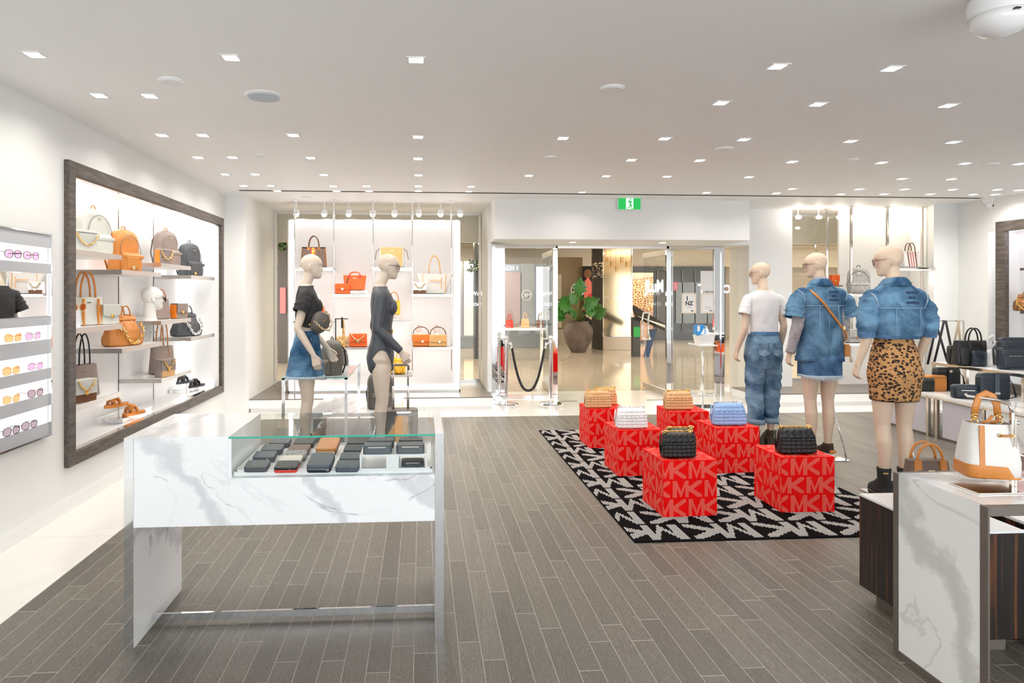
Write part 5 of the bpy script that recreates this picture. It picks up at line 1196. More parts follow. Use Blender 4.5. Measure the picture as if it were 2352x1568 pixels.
for s_ in (-1, 1):
    sleeve([(s_*.10, -.01, 1.495), (s_*.17, -.015, 1.475), (s_*.208, -.03, 1.40), (s_*.232, -.05, 1.31), (s_*.232, -.045, 1.25), (s_*.232, -.04, 1.215)], [.05, .068, .072, .072, .068, .056], M['denim'], t, seed=s_*3+19, amp=.018)
    mb = MB(); mb.tube([(s_*.236, -.045, 1.235), (s_*.231, -.04, 1.185)], [.061, .057], 24); o = mb.build('cuff', M['denim3'], t, smooth=True, auto=50)
    MB().tube([(s_*.185+.07*math.cos(a)*.35*s_, -.02+.078*math.sin(a), 1.44+.078*math.cos(a)) for a in [2*PI*i/24 for i in range(24)]], .0035, 5, closed=True).build('armhole_seam', M['fray'], t, smooth=True)
collar(t, M['denim'])
st = MB(); st.tube([(x, y, z) for x, y, z in ringp(1.40, .193, .15, -.01, 48, 2.6)[24:]], .0024, 5)
for sx in (-.11, .11): st.tube([(sx*.8, -.16, 1.40), (sx*.85, -.162, 1.3), (sx*.8, -.147, 1.21)], .0018, 5)
st.build('back_seams', MATS['denim_seam'], t, smooth=True); logo_patch(t, (.035, -.155, 1.475), (-.12, 0, 0))
w_ = wr_noise(3, .002)
shell(.715, 1.20, lambda z: (*lerp_tab([(.71, .166, .122, -.008), (.80, .172, .134, -.012), (.90, .184, .148, -.014), (1.02, .168, .128, -.01), (1.2, .122, .092, .0)], z), w_, 2.4), M['leo'], t, 'skirt')
MB().rings([ringp(z, .163+g, .118+g, -.008, 56, 2.4) for z, g in ((.709, -.001), (.711, .003), (.722, .003), (.724, 0))], cap=False).build('skirt_trim', M['black'], t, smooth=True)
for s_ in (-1, 1): shoe(t, s_, mat('black_suede', (.012, .011, .012), .75, bump=.3, bscale=120), 'bootie')
MB().box((-.12, -.068, .17), (-.085, -.06, .182)).build('gold_logo', M['gold'], t)
base_plate(t, 1, (.105, -.05, .36), (.135, -.12, .01))
bpy.context.view_layer.update()
worn_glasses(t, math.radians(58), -.18, .02, 'slim violet tinted sunglasses on the leopard skirt mannequin', M['lensp'], M['brn'])
# ---- D: black tee, denim skirt, chest pack (faces right) ---------------------
m2 = M['skin2']
P = place(706, 6.0)
t = thing('mannequin', 'mannequin in a cropped black tee and frayed denim skirt facing right', 'mannequin', (P.x, P.y, 0), math.radians(-80), 'mannequins'); MD = t
# local right (+X) is towards the camera
body(t, m2, [((.165, -.01, 1.495), (.215, -.085, 1.2), (.225, .05, .965), (.02, .32, -1), (1, .1, 0), -1, .35), ((-.165, -.01, 1.495), (-.2, -.0, 1.21), (-.15, .19, .99), (.1, .5, -1), (-1, 0, 0), 1, .4)], [legpts(-1), legpts(1)], yaw=0, pitch=-.06, crane=.03)
tee(t, M['btee'], 1.20, None, 13, hemf=lambda a: -.03*math.sin(a) if math.sin(a) < 0 else .02*math.sin(a), amp=.009)
for s_ in (-1, 1): MB().ball((s_*.068, .080, 1.385), .068, 14, sc=(1.05, .86, 1.15)).build('shirt_bust', M['btee'], t, smooth=True)
for s_ in (-1, 1): sleeve([(s_*.10, -.01, 1.50), (s_*.16, -.02, 1.49), (s_*.192, -.04, 1.42), (s_*.212, -.065, 1.345)], [.045, .06, .066, .066], M['btee'], t, seed=s_*2+5, amp=.009)
MB().tube([(.074*math.cos(a), -.012+.066*math.sin(a), 1.572+.006*math.sin(a)) for a in [2*PI*i/24 for i in range(24)]], .005, 6, closed=True).build('neck_rib', M['btee'], t, smooth=True)
o = text('MK', .075, M['whitesat'], t, (.088, .092, 1.45), (PI/2-.35, 0, PI-.8), 'chest_print', bold=.006, ext=.002)
skirt(t, M['denim'], .75, 1.165, [(.74, .2, .175, -.02), (.88, .188, .155, -.015), (.97, .18, .142, -.014), (1.06, .158, .12, -.008), (1.165, .13, .1, 0)], seed=35)
MB().rings([ringp(z, .131+g, .101+g, 0, 44, 2.4) for z, g in ((1.135, .006), (1.168, .003), (1.17, -.003))], cap=False).build('waistband', M['denim3'], t, smooth=True)
MB().ball((.155, .03, 1.1), .007, 5).ball((.158, -.02, 1.095), .006, 5).build('stud', M['goldp'], t)
for s_ in (-1, 1): shoe(t, s_, M['brn'], 'bootie')
base_plate(t, 1, (.09, -.05, .36), (.1, -.12, .01))
# ---- E: navy bodysuit -------------------------------------------------------
P = place(877, 5.95)
t = thing('mannequin', 'mannequin in a long-sleeved navy bodysuit and sunglasses facing right', 'mannequin', (P.x, P.y, 0), math.radians(-84), 'mannequins'); ME = t
armR = ((.165, -.01, 1.495), (.20, -.05, 1.2), (.18, .155, 1.0), (.0, .62, -1), (1, 0, .2), -1, .5)
body(t, m2, [armR, ((-.165, -.01, 1.495), (-.2, -.06, 1.2), (-.2, .02, .97), (0, .1, -1), (-1, 0, 0), 1, .5)], [legpts(-1), legpts(1)], yaw=-.05, pitch=-.16, crane=.045)
def bodysuit(parent, m):
    g = .007
    n = 64; rs = []
    # high leg opening: hem height depends on the angle (sides high, front and back low)
    def hem(a): return .19*abs(math.cos(a))**2.2
    shell(.815, 1.572, lambda z: T_(z, g, 2.3, wr_noise(2, .002)), m, parent, 'suit_body', n=n, k=40, hem=hem)
    for s_ in (-1, 1): MB().ball((s_*.070, .080, 1.385), .068, 14, sc=(1.05, .84, 1.15)).build('suit_bust', m, parent, smooth=True)
    MB().rings([ringp(z, hw, hd, cy, 30, 2.2) for z, hw, hd, cy in ((.785, .03, .09, -.012), (.82, .06, .112, -.012), (.88, .08, .12, -.013))]).build('suit_gusset', m, parent, smooth=True)
    for s_ in (-1, 1): MB().ball((s_*.066, -.066, .893), .091, 12, sc=(.95, .76, 1.03)).build('suit_seat', m, parent, smooth=True)
bodysuit(t, M['suit'])
a_, b_, c_ = Vector(armR[0]), Vector(armR[1]), Vector(armR[2])
sleeve([a_.lerp(Vector((0, 0, 1.49)), .45), a_, a_.lerp(b_, .4), b_, b_.lerp(c_, .4), c_], [.052, .057, .051, .043, .042, .033], M['suit'], t, amp=.002)
a_, b_, c_ = Vector((-.165, -.01, 1.495)), Vector((-.2, -.06, 1.2)), Vector((-.2, .02, .97))
sleeve([a_.lerp(Vector((0, 0, 1.49)), .45), a_, a_.lerp(b_, .4), b_, b_.lerp(c_, .4), c_], [.052, .057, .051, .043, .042, .033], M['suit'], t, amp=.002)
MB().rings([ringp(z, .116+g, .083+g, .002, 44, 2.3) for z, g in ((1.15, .009), (1.152, .014), (1.178, .014), (1.18, .009))]).build('belt', mat('brown_belt', (.1, .07, .05), .4), t, smooth=True, auto=40)
MB().cbox((0, .102, 1.165), (.04, .012, .04)).build('belt_buckle', M['gold'], t, bevel=.004)
for s_ in (-1, 1): shoe(t, s_, M['blk'], 'bootie')
base_plate(t, 1, (.09, -.05, .36), (.1, -.12, .01))
bpy.context.view_layer.update()
worn_glasses(t, -.05, -.16, .045, 'dark sunglasses with silver temples on the navy bodysuit mannequin', M['lens'], M['blk'])
M['gun'] = mat('gunmetal', (.2, .2, .2), .3, .9)
# ================================================================ handbag builders (local front = -Y, base at z=0)
def bb(mb, wt, wb, h, dt, db, n=32, e=7, r=.02, bulge=.0, k=10, top=True, crease=0, seed=0):
    rs = [[(x, y, 0) for x, y in rrect(wb/2-r, db/2-r*.6, n, e)]]
    for i in range(k+1):
        u = i/k; z = r*.5+(h-r*.5)*u; w = (wb+(wt-wb)*u)/2; d = (db+(dt-db)*u)/2+bulge*math.sin(PI*u)
        rr = rrect(w, d, n, e)
        if crease: rr = [(x+crease*noise.noise(Vector((x*14+seed, z*16, y*9))), y+crease*noise.noise(Vector((x*20, z*12+seed, 3)))) for x, y in rr]
        rs.append([(x, y, z) for x, y in rr])
    w, d = wt/2, dt/2
    if top: rs.append([(x, y, h+.004) for x, y in rrect(max(.002, w-r*.6), max(.002, d-r*.5), n, e)])
    return mb.rings(rs)
def handles(t, m, w, h0, hh, d, r=.006, both=True, flat=1, tabs=None, y0=0):
    for s_ in ((-1, 1) if both else (0,)):
        y = y0+s_*d
        MB().tube(arc(-w, w, h0, hh, y, 16, .9), r, 8, flat=flat, up=(0, 1, 0) if flat != 1 else None).build('handle', m, t, smooth=True)
        if tabs and s_ <= 0:
            for q in (-1, 1): MB().plate([(q*w-.016, h0+.004), (q*w+.016, h0+.004), (q*w+.018, h0-.045), (q*w, h0-.06), (q*w-.018, h0-.045)], y-.006, y-.002).build('handle_tab', tabs, t, bevel=.001)
def chainpart(t, path, m, r=.0045, R=.008, name='chain'):
    return chain(MB(), path, r*1.6, R, n=6).build(name, m, t, smooth=True, recalc=False)
def clasp(t, x, y, z, m, w=.03, h=.026): 
    MB().cbox((x, y, z), (w, .008, h)).cbox((x, y-.004, z-h*.25), (w*.5, .008, h*.9)).build('clasp', m, t, bevel=.002)
def tote(label, loc, rz, w, h, d, m, hm, wt=None, hh=.12, group=None, tabs=None, stripes=None, trim=None, side=None, hw=None, both=True, name='tote_bag', flat=1, hr=.006, charm=None, lean=0, mid=None, logo=True):
    t = thing(name, label, 'handbag', loc, rz, group); wt = wt or w*.94
    if lean: t.rotation_euler = (lean, 0, rz)
    bb(MB(), wt, w, h, d*.45, d).build('body', m, t, smooth=True, auto=50)
    dd = lambda z: -(d+(d*.45-d)*z/h)/2
    if stripes:
        for x, sw, sm in stripes: MB().add([(x-sw/2, dd(.01)-.0025, .01), (x+sw/2, dd(.01)-.0025, .01), (x+sw/2, dd(h)-.0025, h), (x-sw/2, dd(h)-.0025, h), (x-sw/2, dd(.01)+.002, .01), (x+sw/2, dd(.01)+.002, .01), (x+sw/2, dd(h)+.002, h), (x-sw/2, dd(h)+.002, h)], [(0,1,2,3),(0,4,5,1),(1,5,6,2),(2,6,7,3),(3,7,4,0)]).build('stripe', sm, t)
    if mid: MB().add([(-mid[0]/2, dd(0)-.003, .006), (mid[0]/2, dd(0)-.003, .006), (mid[1]/2, dd(h)-.003, h), (-mid[1]/2, dd(h)-.003, h), (-mid[0]/2, dd(0)+.004, .006), (mid[0]/2, dd(0)+.004, .006), (mid[1]/2, dd(h)+.004, h), (-mid[1]/2, dd(h)+.004, h)], [(0,1,2,3),(0,4,5,1),(1,5,6,2),(2,6,7,3),(3,7,4,0)]).build('front_panel', mid[2], t)
    if trim: MB().rings([[(x, y, z) for x, y in rrect(wt/2+g, d*.225+g, 32, 7)] for z, g in ((h-.012, .001), (h-.01, .003), (h+.003, .003), (h+.005, 0))]).build('top_trim', trim, t, smooth=True, auto=50)
    if side:
        for s_ in (-1, 1): MB().add([(s_*(w/2+.001), -d*.3, .01), (s_*(w/2+.001), d*.3, .01), (s_*(wt/2+.002), d*.15, h), (s_*(wt/2+.002), -d*.15, h), (s_*(w/2-.012), -d*.47, .01), (s_*(wt/2-.012), -d*.22, h)], [(0,1,2,3),(0,3,5,4)]).build('side_gusset', side, t)
    handles(t, hm, hw or w*.2, h, hh, d*.22, hr, both, flat, tabs)
    if charm: MB().tube([(w*.2, dd(h)-.008, h), (w*.22, dd(h)-.012, h*.6)], .003, 6).build('charm_strap', hm, t); MB().torus((w*.22, dd(h)-.014, h*.5), .014, .0035, (0, 1, 0)).build('charm', charm, t, smooth=True)
    if logo: MB().cbox((0, dd(h*.8)-.003, h*.82), (w*.14, .003, .006)).build('logo_bar', M['goldp'], t)
    return t
def flapbag(label, loc, rz, w, h, d, m, flapm=None, fl=.6, cl=None, chainm=None, strap=None, sh=.1, group=None, side=None, name='shoulder_bag', point=.0, cx=0, low=None, drape=False):
    t = thing(name, label, 'handbag', loc, rz, group); cl = cl or M['gold']
    bb(MB(), w*.97, w, h, d*.8, d, r=.012, e=8).build('body', m, t, smooth=True, auto=50)
    mb = MB(); y = -d/2-.004; z1 = h+.006; zb = h*(1-fl); pw = w*.49
    pts = [(-pw, z1), (pw, z1), (pw, zb+point*.6), (pw*.85, zb+point*.35), (w*.12, zb), (-w*.12, zb), (-pw*.85, zb+point*.35), (-pw, zb+point*.6)]
    mb.plate(pts, y-.003, y+.003); mb.box((-pw, y, z1-.003), (pw, d*.4, z1+.002)); mb.build('flap', flapm or m, t, bevel=.002)
    if low: MB().box((-w*.46, y+.0005, .004), (w*.46, y+.004, h*(1-fl)+.01)).build('lower_panel', low, t)
    if side:
        for s_ in (-1, 1): MB().box((s_*w/2-.004, -d*.42, .006), (s_*w/2+.004, d*.38, h-.004)).build('side_gusset', side, t, bevel=.001)
    clasp(t, cx, y-.005, zb+h*.06, cl)
    if strap: MB().tube(arc(-w*.44, w*.44, h, sh, 0, 18, .8), .006, 8, flat=.5, up=(0, 1, 0)).build('strap', strap, t, smooth=True)
    if chainm:
        if drape: chainpart(t, sag((-w*.36, y-.012, h*.98), (w*.36, y-.012, h*.98), h*.42), chainm)
        else: chainpart(t, arc(-w*.42, w*.42, h, sh, 0, 24, .8), chainm)
    return t
def backpack(label, loc, rz, w, h, d, m, pocket=None, group=None, hm=None, zipm=None, strapm=None, name='backpack', lean=0, low=None):
    t = thing(name, label, 'backpack', loc, rz, group); hm = hm or m
    if lean: t.rotation_euler = (lean, 0, rz)
    rs = []; n = 32
    for i in range(19):
        u = i/18; z = h*u; k = 1-max(0, (u-.62)/.38)**2.4; k2 = min(1, (u+.02)/.07)**.5
        hw = w/2*(.3+.7*k**.5 if k > 0 else .3)*(.9+.1*k2); hd = d/2*(.35+.65*k**.5)*(1-.15*u)*(.92+.08*k2)
        rs.append([(x, y+.01*u, z) for x, y in rrect(hw, hd, n, 4.5)])
    MB().rings(rs).build('body', m, t, smooth=True, auto=60)
    # zip arch on the front
    zp = [(w*.43*math.cos(a), -d/2*(1-.18*max(0, math.sin(a)))-.001, h*.42+h*.44*math.sin(a)) for a in [PI*i/16 for i in range(17)]]
    MB().tube(zp, .0025, 5).build('zip', zipm or M['gun'], t, smooth=True)
    ph = h*.42; mb = MB()
    rr = []
    for i in range(9):
        u = i/8; z = .008+ph*u; dd = .028*math.sin(PI*min(1, .12+u*.88))**.6+.004
        rr.append([(x*(1-.05*u), y-d/2-.0+.004, z) for x, y in rrect(w*.41, dd+.012, n, 4.5)])
    mb.rings(rr).build('front_pocket', pocket or m, t, smooth=True, auto=60)
    MB().box((-w*.4, -d/2-.044, ph*.72), (w*.4, -d/2-.02, ph*.9)).build('pocket_flap', pocket or m, t, bevel=.006)
    MB().tube(arc(-.022, .022, h-.004, .035, .01, 8), .005, 6).build('handle', hm, t, smooth=True)
    for s_ in (-1, 1): MB().tube([(s_*.035, d*.4, h*.93), (s_*w*.38, d*.62, h*.72), (s_*w*.46, d*.66, h*.35), (s_*w*.42, d*.45, h*.04)], .012, 8, flat=.35, up=(0, 1, 0)).build('shoulder_strap', strapm or m, t, smooth=True)
    MB().cbox((0, -d/2*.86-.004, h*.78), (.035, .004, .007)).build('logo_plate', M['goldp'], t)
    return t
def quilt(label, loc, rz, w, h, d, m, cm, group=None):
    """puffed square-quilted flap bag with chain at the shoulders"""
    t = thing('quilted_bag', label, 'handbag', loc, rz, group)
    bb(MB(), w*.86, w*.97, h*.97, d*.45, d*.92, r=.02, e=5, bulge=.006, k=8).build('body', m, t, smooth=True)
    def pad(nc, nr, z0, z1, y0, y1, w0, w1, nm):
        mb = MB(); S = 5; NX_, NZ_ = nc*S, nr*S; vs = []
        for j in range(NZ_+1):
            v = j/NZ_; z = z0+(z1-z0)*v; yy = y0+(y1-y0)*v**1.6; ww = w0+(w1-w0)*v
            for i in range(NX_+1):
                u = i/NX_; x = (u-.5)*ww; px, pz = (i % S)/S, (j % S)/S
                b_ = (math.sin(PI*px)*math.sin(PI*pz))**.45 if px and pz else 0
                edge = 1-abs(2*u-1)**8
                vs.append((x, yy-.003-.0125*b_+.012*abs(2*u-1)**4, z))
        fs = [(j*(NX_+1)+i, j*(NX_+1)+i+1, (j+1)*(NX_+1)+i+1, (j+1)*(NX_+1)+i) for j in range(NZ_) for i in range(NX_)]
        mb.add(vs, fs); k = len(vs); back = [(x, y+.012, z) for x, y, z in vs]
        per = [i for i in range(NX_+1)]+[(j+1)*(NX_+1)-1 for j in range(1, NZ_+1)]+[NZ_*(NX_+1)+i for i in range(NX_-1, -1, -1)]+[j*(NX_+1) for j in range(NZ_-1, 0, -1)]
        mb2 = MB(); mb2.add(vs+[back[i] for i in per], fs+[(per[a], k+a, k+(a+1) % len(per), per[(a+1) % len(per)]) for a in range(len(per))])
        return mb2.build(nm, m, t, smooth=True, recalc=False)
    pad(7, 4, h*.05, h*.66, -d*.47, -d*.395, w*.98, w*.95, 'quilted_front')
    pad(5, 2, h*.62, h*.985, -d*.412, -d*.19, w*.955, w*.82, 'quilted_flap')
    for s_ in (-1, 1):
        pth = [(s_*w*.36, .0, h*.96), (s_*w*.40, -.01, h*1.05), (s_*w*.34, .005, h*1.07), (s_*w*.30, .01, h*.97)]
        chainpart(t, pth, cm, .006, .0095, 'chain'); MB().ball((s_*w*.37, -.002, h*1.0), .011, 6).build('ring', cm, t, smooth=True)
    chainpart(t, [(-w*.36, .03, h*.98), (-w*.2, .045, h*.985), (0, .05, h*.98), (w*.2, .045, h*.985), (w*.36, .03, h*.98)], cm, .005, .009, 'chain')
    MB().tube([(s*w*.47, d*.2, z) for s, z in ((-1, h*.9), (-1.05, h*.5), (-1.0, h*.15))], .006, 6).build('side_strap', m, t, smooth=True)
    return t
def slouch(label, loc, rz, w, h, d, m, group=None, cm=None, hm=None):
    t = thing('slouchy_bag', label, 'handbag', loc, rz, group); n = 60; rs = []
    prof = [(0, .42, .44), (.03, .5, .5), (.25, .52, .52), (.5, .46, .46), (.72, .37, .34), (.86, .32, .24), (.95, .33, .22), (1.0, .31, .18)]
    for i in range(25):
        u = i/24; a_, b_ = lerp_tab(prof, u); r = []
        for j in range(n):
            a = 2*PI*j/n; g = .022*noise.noise(Vector((math.cos(a)*3, math.sin(a)*3, u*2+3)))+.012*math.sin(11*a+4*u)*max(0, u-.25)
            r.append(((w*a_+g)*math.copysign(abs(math.cos(a))**.75, math.cos(a)), (d*b_+g*.6)*math.copysign(abs(math.sin(a))**.75, math.sin(a)), h*u+.012*math.sin(2*a)*u))
        rs.append(r)
    MB().rings(rs).build('body', m, t, smooth=True)
    MB().rings([[(x, y, z) for x, y in rrect(w*.33+g, d*.24+g, 36, 3)] for z, g in ((h*.83, .004), (h*.85, .010), (h*.9, .010), (h*.92, .004))]).build('gathered_band', m, t, smooth=True)
    handles(t, hm or m, w*.14, h*.95, h*.38, d*.16, .006)
    chainpart(t, [(-w*.34, -d*.2, h*.8)]+[(-w*.34+w*.74*u, -d*.55-.01, h*(.8-.72*math.sin(PI*min(1, u*1.0))**.7)) for u in (.1, .2, .3, .4, .5, .6, .7, .8, .9)]+[(w*.42, -d*.2, h*.78)], cm or M['gold'], .008, .014)
    return t
def boxbag(label, loc, rz, w, h, d, m, group=None, side=None, zipm=None, name='camera_bag', e=5, strap=None, pocket=True, cm=None, cat='handbag'):
    t = thing(name, label, cat, loc, rz, group)
    MB().rings([[(x, y, z) for x, y in rrect(w/2*k, d/2*k, 32, e)] for z, k in ((0, .9), (h*.06, .98), (h*.15, 1), (h*.82, 1), (h*.93, .96), (h, .84))]).build('body', m, t, smooth=True, auto=60)
    MB().tube([(x, -d/2*0+y, h*.86) for x, y in rrect(w/2+.001, d/2+.001, 28, e)], .0025, 5, closed=True).build('zip', zipm or M['gun'], t, smooth=True)
    if pocket: MB().rings([[(x, y-d/2, z) for x, y in rrect(w*.43*k, .012*k, 28, 4)] for z, k in ((h*.1, .85), (h*.16, 1), (h*.6, 1), (h*.66, .85))]).build('front_pocket', m, t, smooth=True, auto=60); MB().cbox((0, -d/2-.013, h*.62), (w*.5, .003, .004)).build('pocket_zip', zipm or M['nickel'], t)
    if side:
        for s_ in (-1, 1): MB().box((s_*w/2-.003, -d*.38, h*.06), (s_*w/2+.003, d*.38, h*.9)).build('side_panel', side, t, bevel=.001)
    if strap: MB().tube([(w/2, 0, h*.85), (w/2+.03, -.02, h*.6), (w/2+.04, -.05, .03), (w*.2, -d/2-.05, .012), (-w*.25, -d/2-.035, .012)], .011, 8, flat=.3, up=(0, 0, 1)).build('strap', strap, t, smooth=True)
    if cm: chainpart(t, sag((-w*.45, -d/2-.01, h*.8), (w*.45, -d/2-.012, h*.8), h*.5), cm)
    return t
def duffel(label, loc, rz, w, h, d, m, group=None, hm=None, strapm=None):
    t = thing('briefcase', label, 'bag', loc, rz, group)
    bb(MB(), w*.93, w, h, d*.5, d, r=.03, e=5, bulge=.01).build('body', m, t, smooth=True, auto=60)
    MB().rings([[(x, y-d*.42, z) for x, y in rrect(w*.42*k, .02*k, 28, 5)] for z, k in ((h*.06, .9), (h*.1, 1), (h*.66, 1), (h*.72, .9))]).build('front_pocket', m, t, smooth=True, auto=60)
    handles(t, hm or m, w*.16, h*.96, h*.55, d*.2, .0085); MB().tube([(-w*.44, 0, h+.004), (w*.44, 0, h+.004)], .004, 6).build('zip', M['nickel'], t)
    for s_ in (-1, 1): MB().tube([(s_*w*.16, -d*.24, h*.96), (s_*w*.17, -d*.5, h*.7), (s_*w*.17, -d*.53, h*.1)], .009, 6, flat=.3, up=(0, 1, 0)).build('handle_band', hm or m, t)
    MB().cbox((0, -d*.39, h*.86), (w*.16, .003, .008)).build('logo_bar', M['nickel'], t)
    MB().tube([(w*.46, 0, h*.9), (w*.54, -d*.3, h*.6), (w*.55, -d*.6, h*.2), (w*.42, -d*.7, .02)], .013, 8, flat=.3, up=(0, 1, 0)).build('strap', strapm or m, t, smooth=True)
    return t
def lift(t, o): return t

# ---------------------------------------------------------------- red cubes on the rug
RX0, RX1, RYa, RYb = 1.281, 3.225, 3.863, 7.11
rug = thing('rug', 'black rug with a dotted white letter pattern under the red cubes', 'rug', (RX0, RYa, 0))
rw, rl = RX1-RX0, RYb-RYa
MB().box((0, 0, 0), (rw, rl, .008)).build('mat', M['rugb'], rug, bevel=.002)
pit = .0125; nx, ny = int(rw/pit), int(rl/pit); RH = .27
vs, fs = [], []
hexa = [(math.cos(PI*k/3), math.sin(PI*k/3)) for k in range(6)]
for j in range(1, ny):
    for i in range(1, nx):
        X, Y = i*pit, j*pit
        # the letters stand upside down for the camera: u runs to the left, v runs towards it
        row = int((rl-Y)/RH); v = ((rl-Y)/RH) % 1; u = (rw-X)/RH+(row % 2)*.68+.35
        if in_mk(u, v):
            b = len(vs); r = pit*.40
            for c, s_ in hexa: vs.append((X+r*c, Y+r*s_, .0078))
            for c, s_ in hexa: vs.append((X+r*.72*c, Y+r*.72*s_, .0122))
            fs.append(tuple(b+6+k for k in range(6)))
            for k in range(6): q = (k+1) % 6; fs.append((b+k, b+q, b+6+q, b+6+k))
me = bpy.data.meshes.new('dot_pattern'); me.from_pydata(vs, [], fs); me.materials.append(M['rugw'])
o = bpy.data.objects.new('dot_pattern', me); COL.objects.link(o); o.parent = rug; o['kind'] = 'stuff'
RZ = .0125
CS = .375
def cube_print(off):
    vs, fs = [], []; n_ = 64; q = CS/n_; rh = .127
    def face(org, ux, uy, uo, flip=False):
        for j in range(n_):
            for i in range(n_):
                X, Y = (i+.5)*q, (j+.5)*q; row = int((CS-Y)/rh+.02*0); v = 1-(((CS-Y)/rh) % 1); u = X/rh+uo+(row % 2)*UNIT/2
                if in_mk(u, v):
                    b = len(vs); c = org+ux*X+uy*Y; r = q*.42
                    for a_, b_ in ((-1, -1), (1, -1), (1, 1), (-1, 1)): vs.append(tuple(c+ux*(r*a_)+uy*(r*b_)))
                    fs.append((b, b+1, b+2, b+3))
    e = .0006; h = CS/2; V = Vector
    face(V((-h, -h-e, 0)), V((1, 0, 0)), V((0, 0, 1)), off)
    face(V((-h-e, h, 0)), V((0, -1, 0)), V((0, 0, 1)), off+.3)
    face(V((h+e, -h, 0)), V((0, 1, 0)), V((0, 0, 1)), off+.9)
    face(V((-h, -h, CS+e)), V((1, 0, 0)), V((0, 1, 0)), off+.5)
    me = bpy.data.meshes.new('letter_print'); me.from_pydata(vs, [], fs); me.materials.append(M['reddot']); return me
prints = [cube_print(.35), cube_print(1.2)]
cubes = [((1523.7,1187.6),(1645.5,1181.7),'front left','cube_a'),((1795,1176.7),(1916.4,1174.7),'front right','b'),((1420.6,1093.8),(1523.4,1090),'middle left','c'),((1647,1087),(1748,1082),'middle right','d'),((1354,1029),(1430,1027),'back left','e'),((1540,1037),(1625,1036),'back right','f')]
CU = {}
for i, (fl_, fr_, nm, k) in enumerate(cubes):
    A = onZ(fl_[0], fl_[1], RZ if i < 5 else RZ); B = onZ(fr_[0], fr_[1], RZ); a = math.atan2(B.y-A.y, B.x-A.x); a = max(-.06, min(.06, a*.5))
    c = A+Vector((math.cos(a)*CS/2-math.sin(a)*CS/2, math.sin(a)*CS/2+math.cos(a)*CS/2, 0))
    bagn = {'cube_a': 'the small black quilted bags', 'b': 'the large black quilted bag', 'c': 'the white quilted bag', 'd': 'the sky blue quilted bag', 'e': 'the pair of beige quilted bags', 'f': 'the large beige quilted bag'}[k]
    t = thing('display_cube', 'red display cube with letter print under '+bagn, 'cube', (c.x, c.y, RZ), a, 'red display cubes')
    MB().box((-CS/2, -CS/2, 0), (CS/2, CS/2, CS)).build('box_body', M['redbox'], t, bevel=.0015)
    o = bpy.data.objects.new('letter_print', prints[i % 2]); COL.objects.link(o); o.parent = t
    CU[k] = t
def oncube(k, px, w, depth_off=0):
    """point on cube top at pixel column px, offset from its centre along y"""
    t = CU[k]; z = RZ+CS+.001; P = onY(px, 900, t.location.y+depth_off); return Vector((P.x, P.y, z))
quilt('large black quilted bag with gold chain on the front right red cube', oncube('b', 1826, 0, -.06), .0, .268, .175, .12, M['blk'], M['gold'])
quilt('small black quilted bag with gold chain at the front of the front left cube', oncube('cube_a', 1556, 0, -.09), .0, .235, .168, .10, M['blk'], M['gold'])
quilt('small black quilted bag standing behind its twin on the front left cube', oncube('cube_a', 1562, 0, .05), .0, .215, .165, .09, M['blk'], M['gold'])
quilt('white quilted bag with silver chain on the middle left red cube', oncube('c', 1449, 0, -.09), .0, .262, .165, .12, M['wht'], M['chrome'])
quilt('sky blue quilted bag with silver chain on the middle right red cube', oncube('d', 1672, 0, -.05), .0, .288, .185, .12, M['sky'], M['chrome'])
quilt('large beige quilted bag with gold chain on the back right red cube', oncube('f', 1557, 0, -.05), .0, .27, .175, .12, M['camel'], M['gold'])
quilt('beige quilted bag at the front of the back left red cube', oncube('e', 1373, 0, -.09), .0, .262, .165, .11, M['camel'], M['gold'])
quilt('beige quilted bag standing behind its twin on the back left red cube', oncube('e', 1389, 0, .07), .0, .24, .165, .10, M['camel'], M['gold'])

# ---------------------------------------------------------------- shop window shelves
G = 'handbags on the window shelves'
def W_(px, ci, k, dy=-.03): P = onY(px, 700, YA+dy); return Vector((P.x, YA+dy, WS[(ci, k)]+.001))
K = 8.6/F
tote('dark monogram tote with orange and yellow stripes on the top left window shelf', W_(721, 0, 0), .05, 57*K, 45*K, .14, M['cbrown'], M['brn'], wt=52*K, hh=26*K, group=G, tabs=M['tan'], stripes=[(-.03, .016, M['red']), (-.008, .03, M['yel']), (.018, .016, M['orange'])], trim=M['blk'], charm=M['goldp'], side=M['tan'])
t = tote('camel tote with looped handles and white sides on the top window shelf', W_(900, 2, 0), 0, 54*K, 46*K, .13, M['cwhite'], M['camel'], wt=58*K, hh=-28*K, group=G, mid=(46*K, 50*K, M['honey']), hw=15*K, charm=M['gold'])
for s_ in (-1, 1): MB().tube([(s_*27*K, -.03, 43*K), (s_*34*K, -.03, 38*K), (s_*38*K, -.03, 18*K)], .004, 6).build('side_tie', M['brn'], t, smooth=True)
rz_ = thing('marble_riser', 'thin white riser under the large orange tote in the window', 'riser', W_(824, 1, 0, .02))
MB().box((-.12, -.05, 0), (.13, .09, .045)).build('block', M['mar3'], rz_, bevel=.002)
t = tote('large orange tote with a tied scarf on the second window shelf', W_(815, 1, 0, .02)+Vector((0, 0, .0455)), 0, 44*K, 34*K, .11, M['orange'], M['orange'], wt=52*K, hh=8*K, group=G, hw=12*K, hr=.007, logo=True, tabs=M['red'])
MB().tube([(-14*K, -.045, 30*K), (-17*K, -.055, 20*K), (-20*K, -.05, 8*K)], .009, 6).build('scarf', M['brn'], t, smooth=True)
flapbag('small orange crossbody with a round gold clasp on the second window shelf', W_(787, 1, 0, -.08), 0, 33*K, 22*K, .06, M['orange'], fl=.55, point=.02, group=G, cl=M['goldp'])
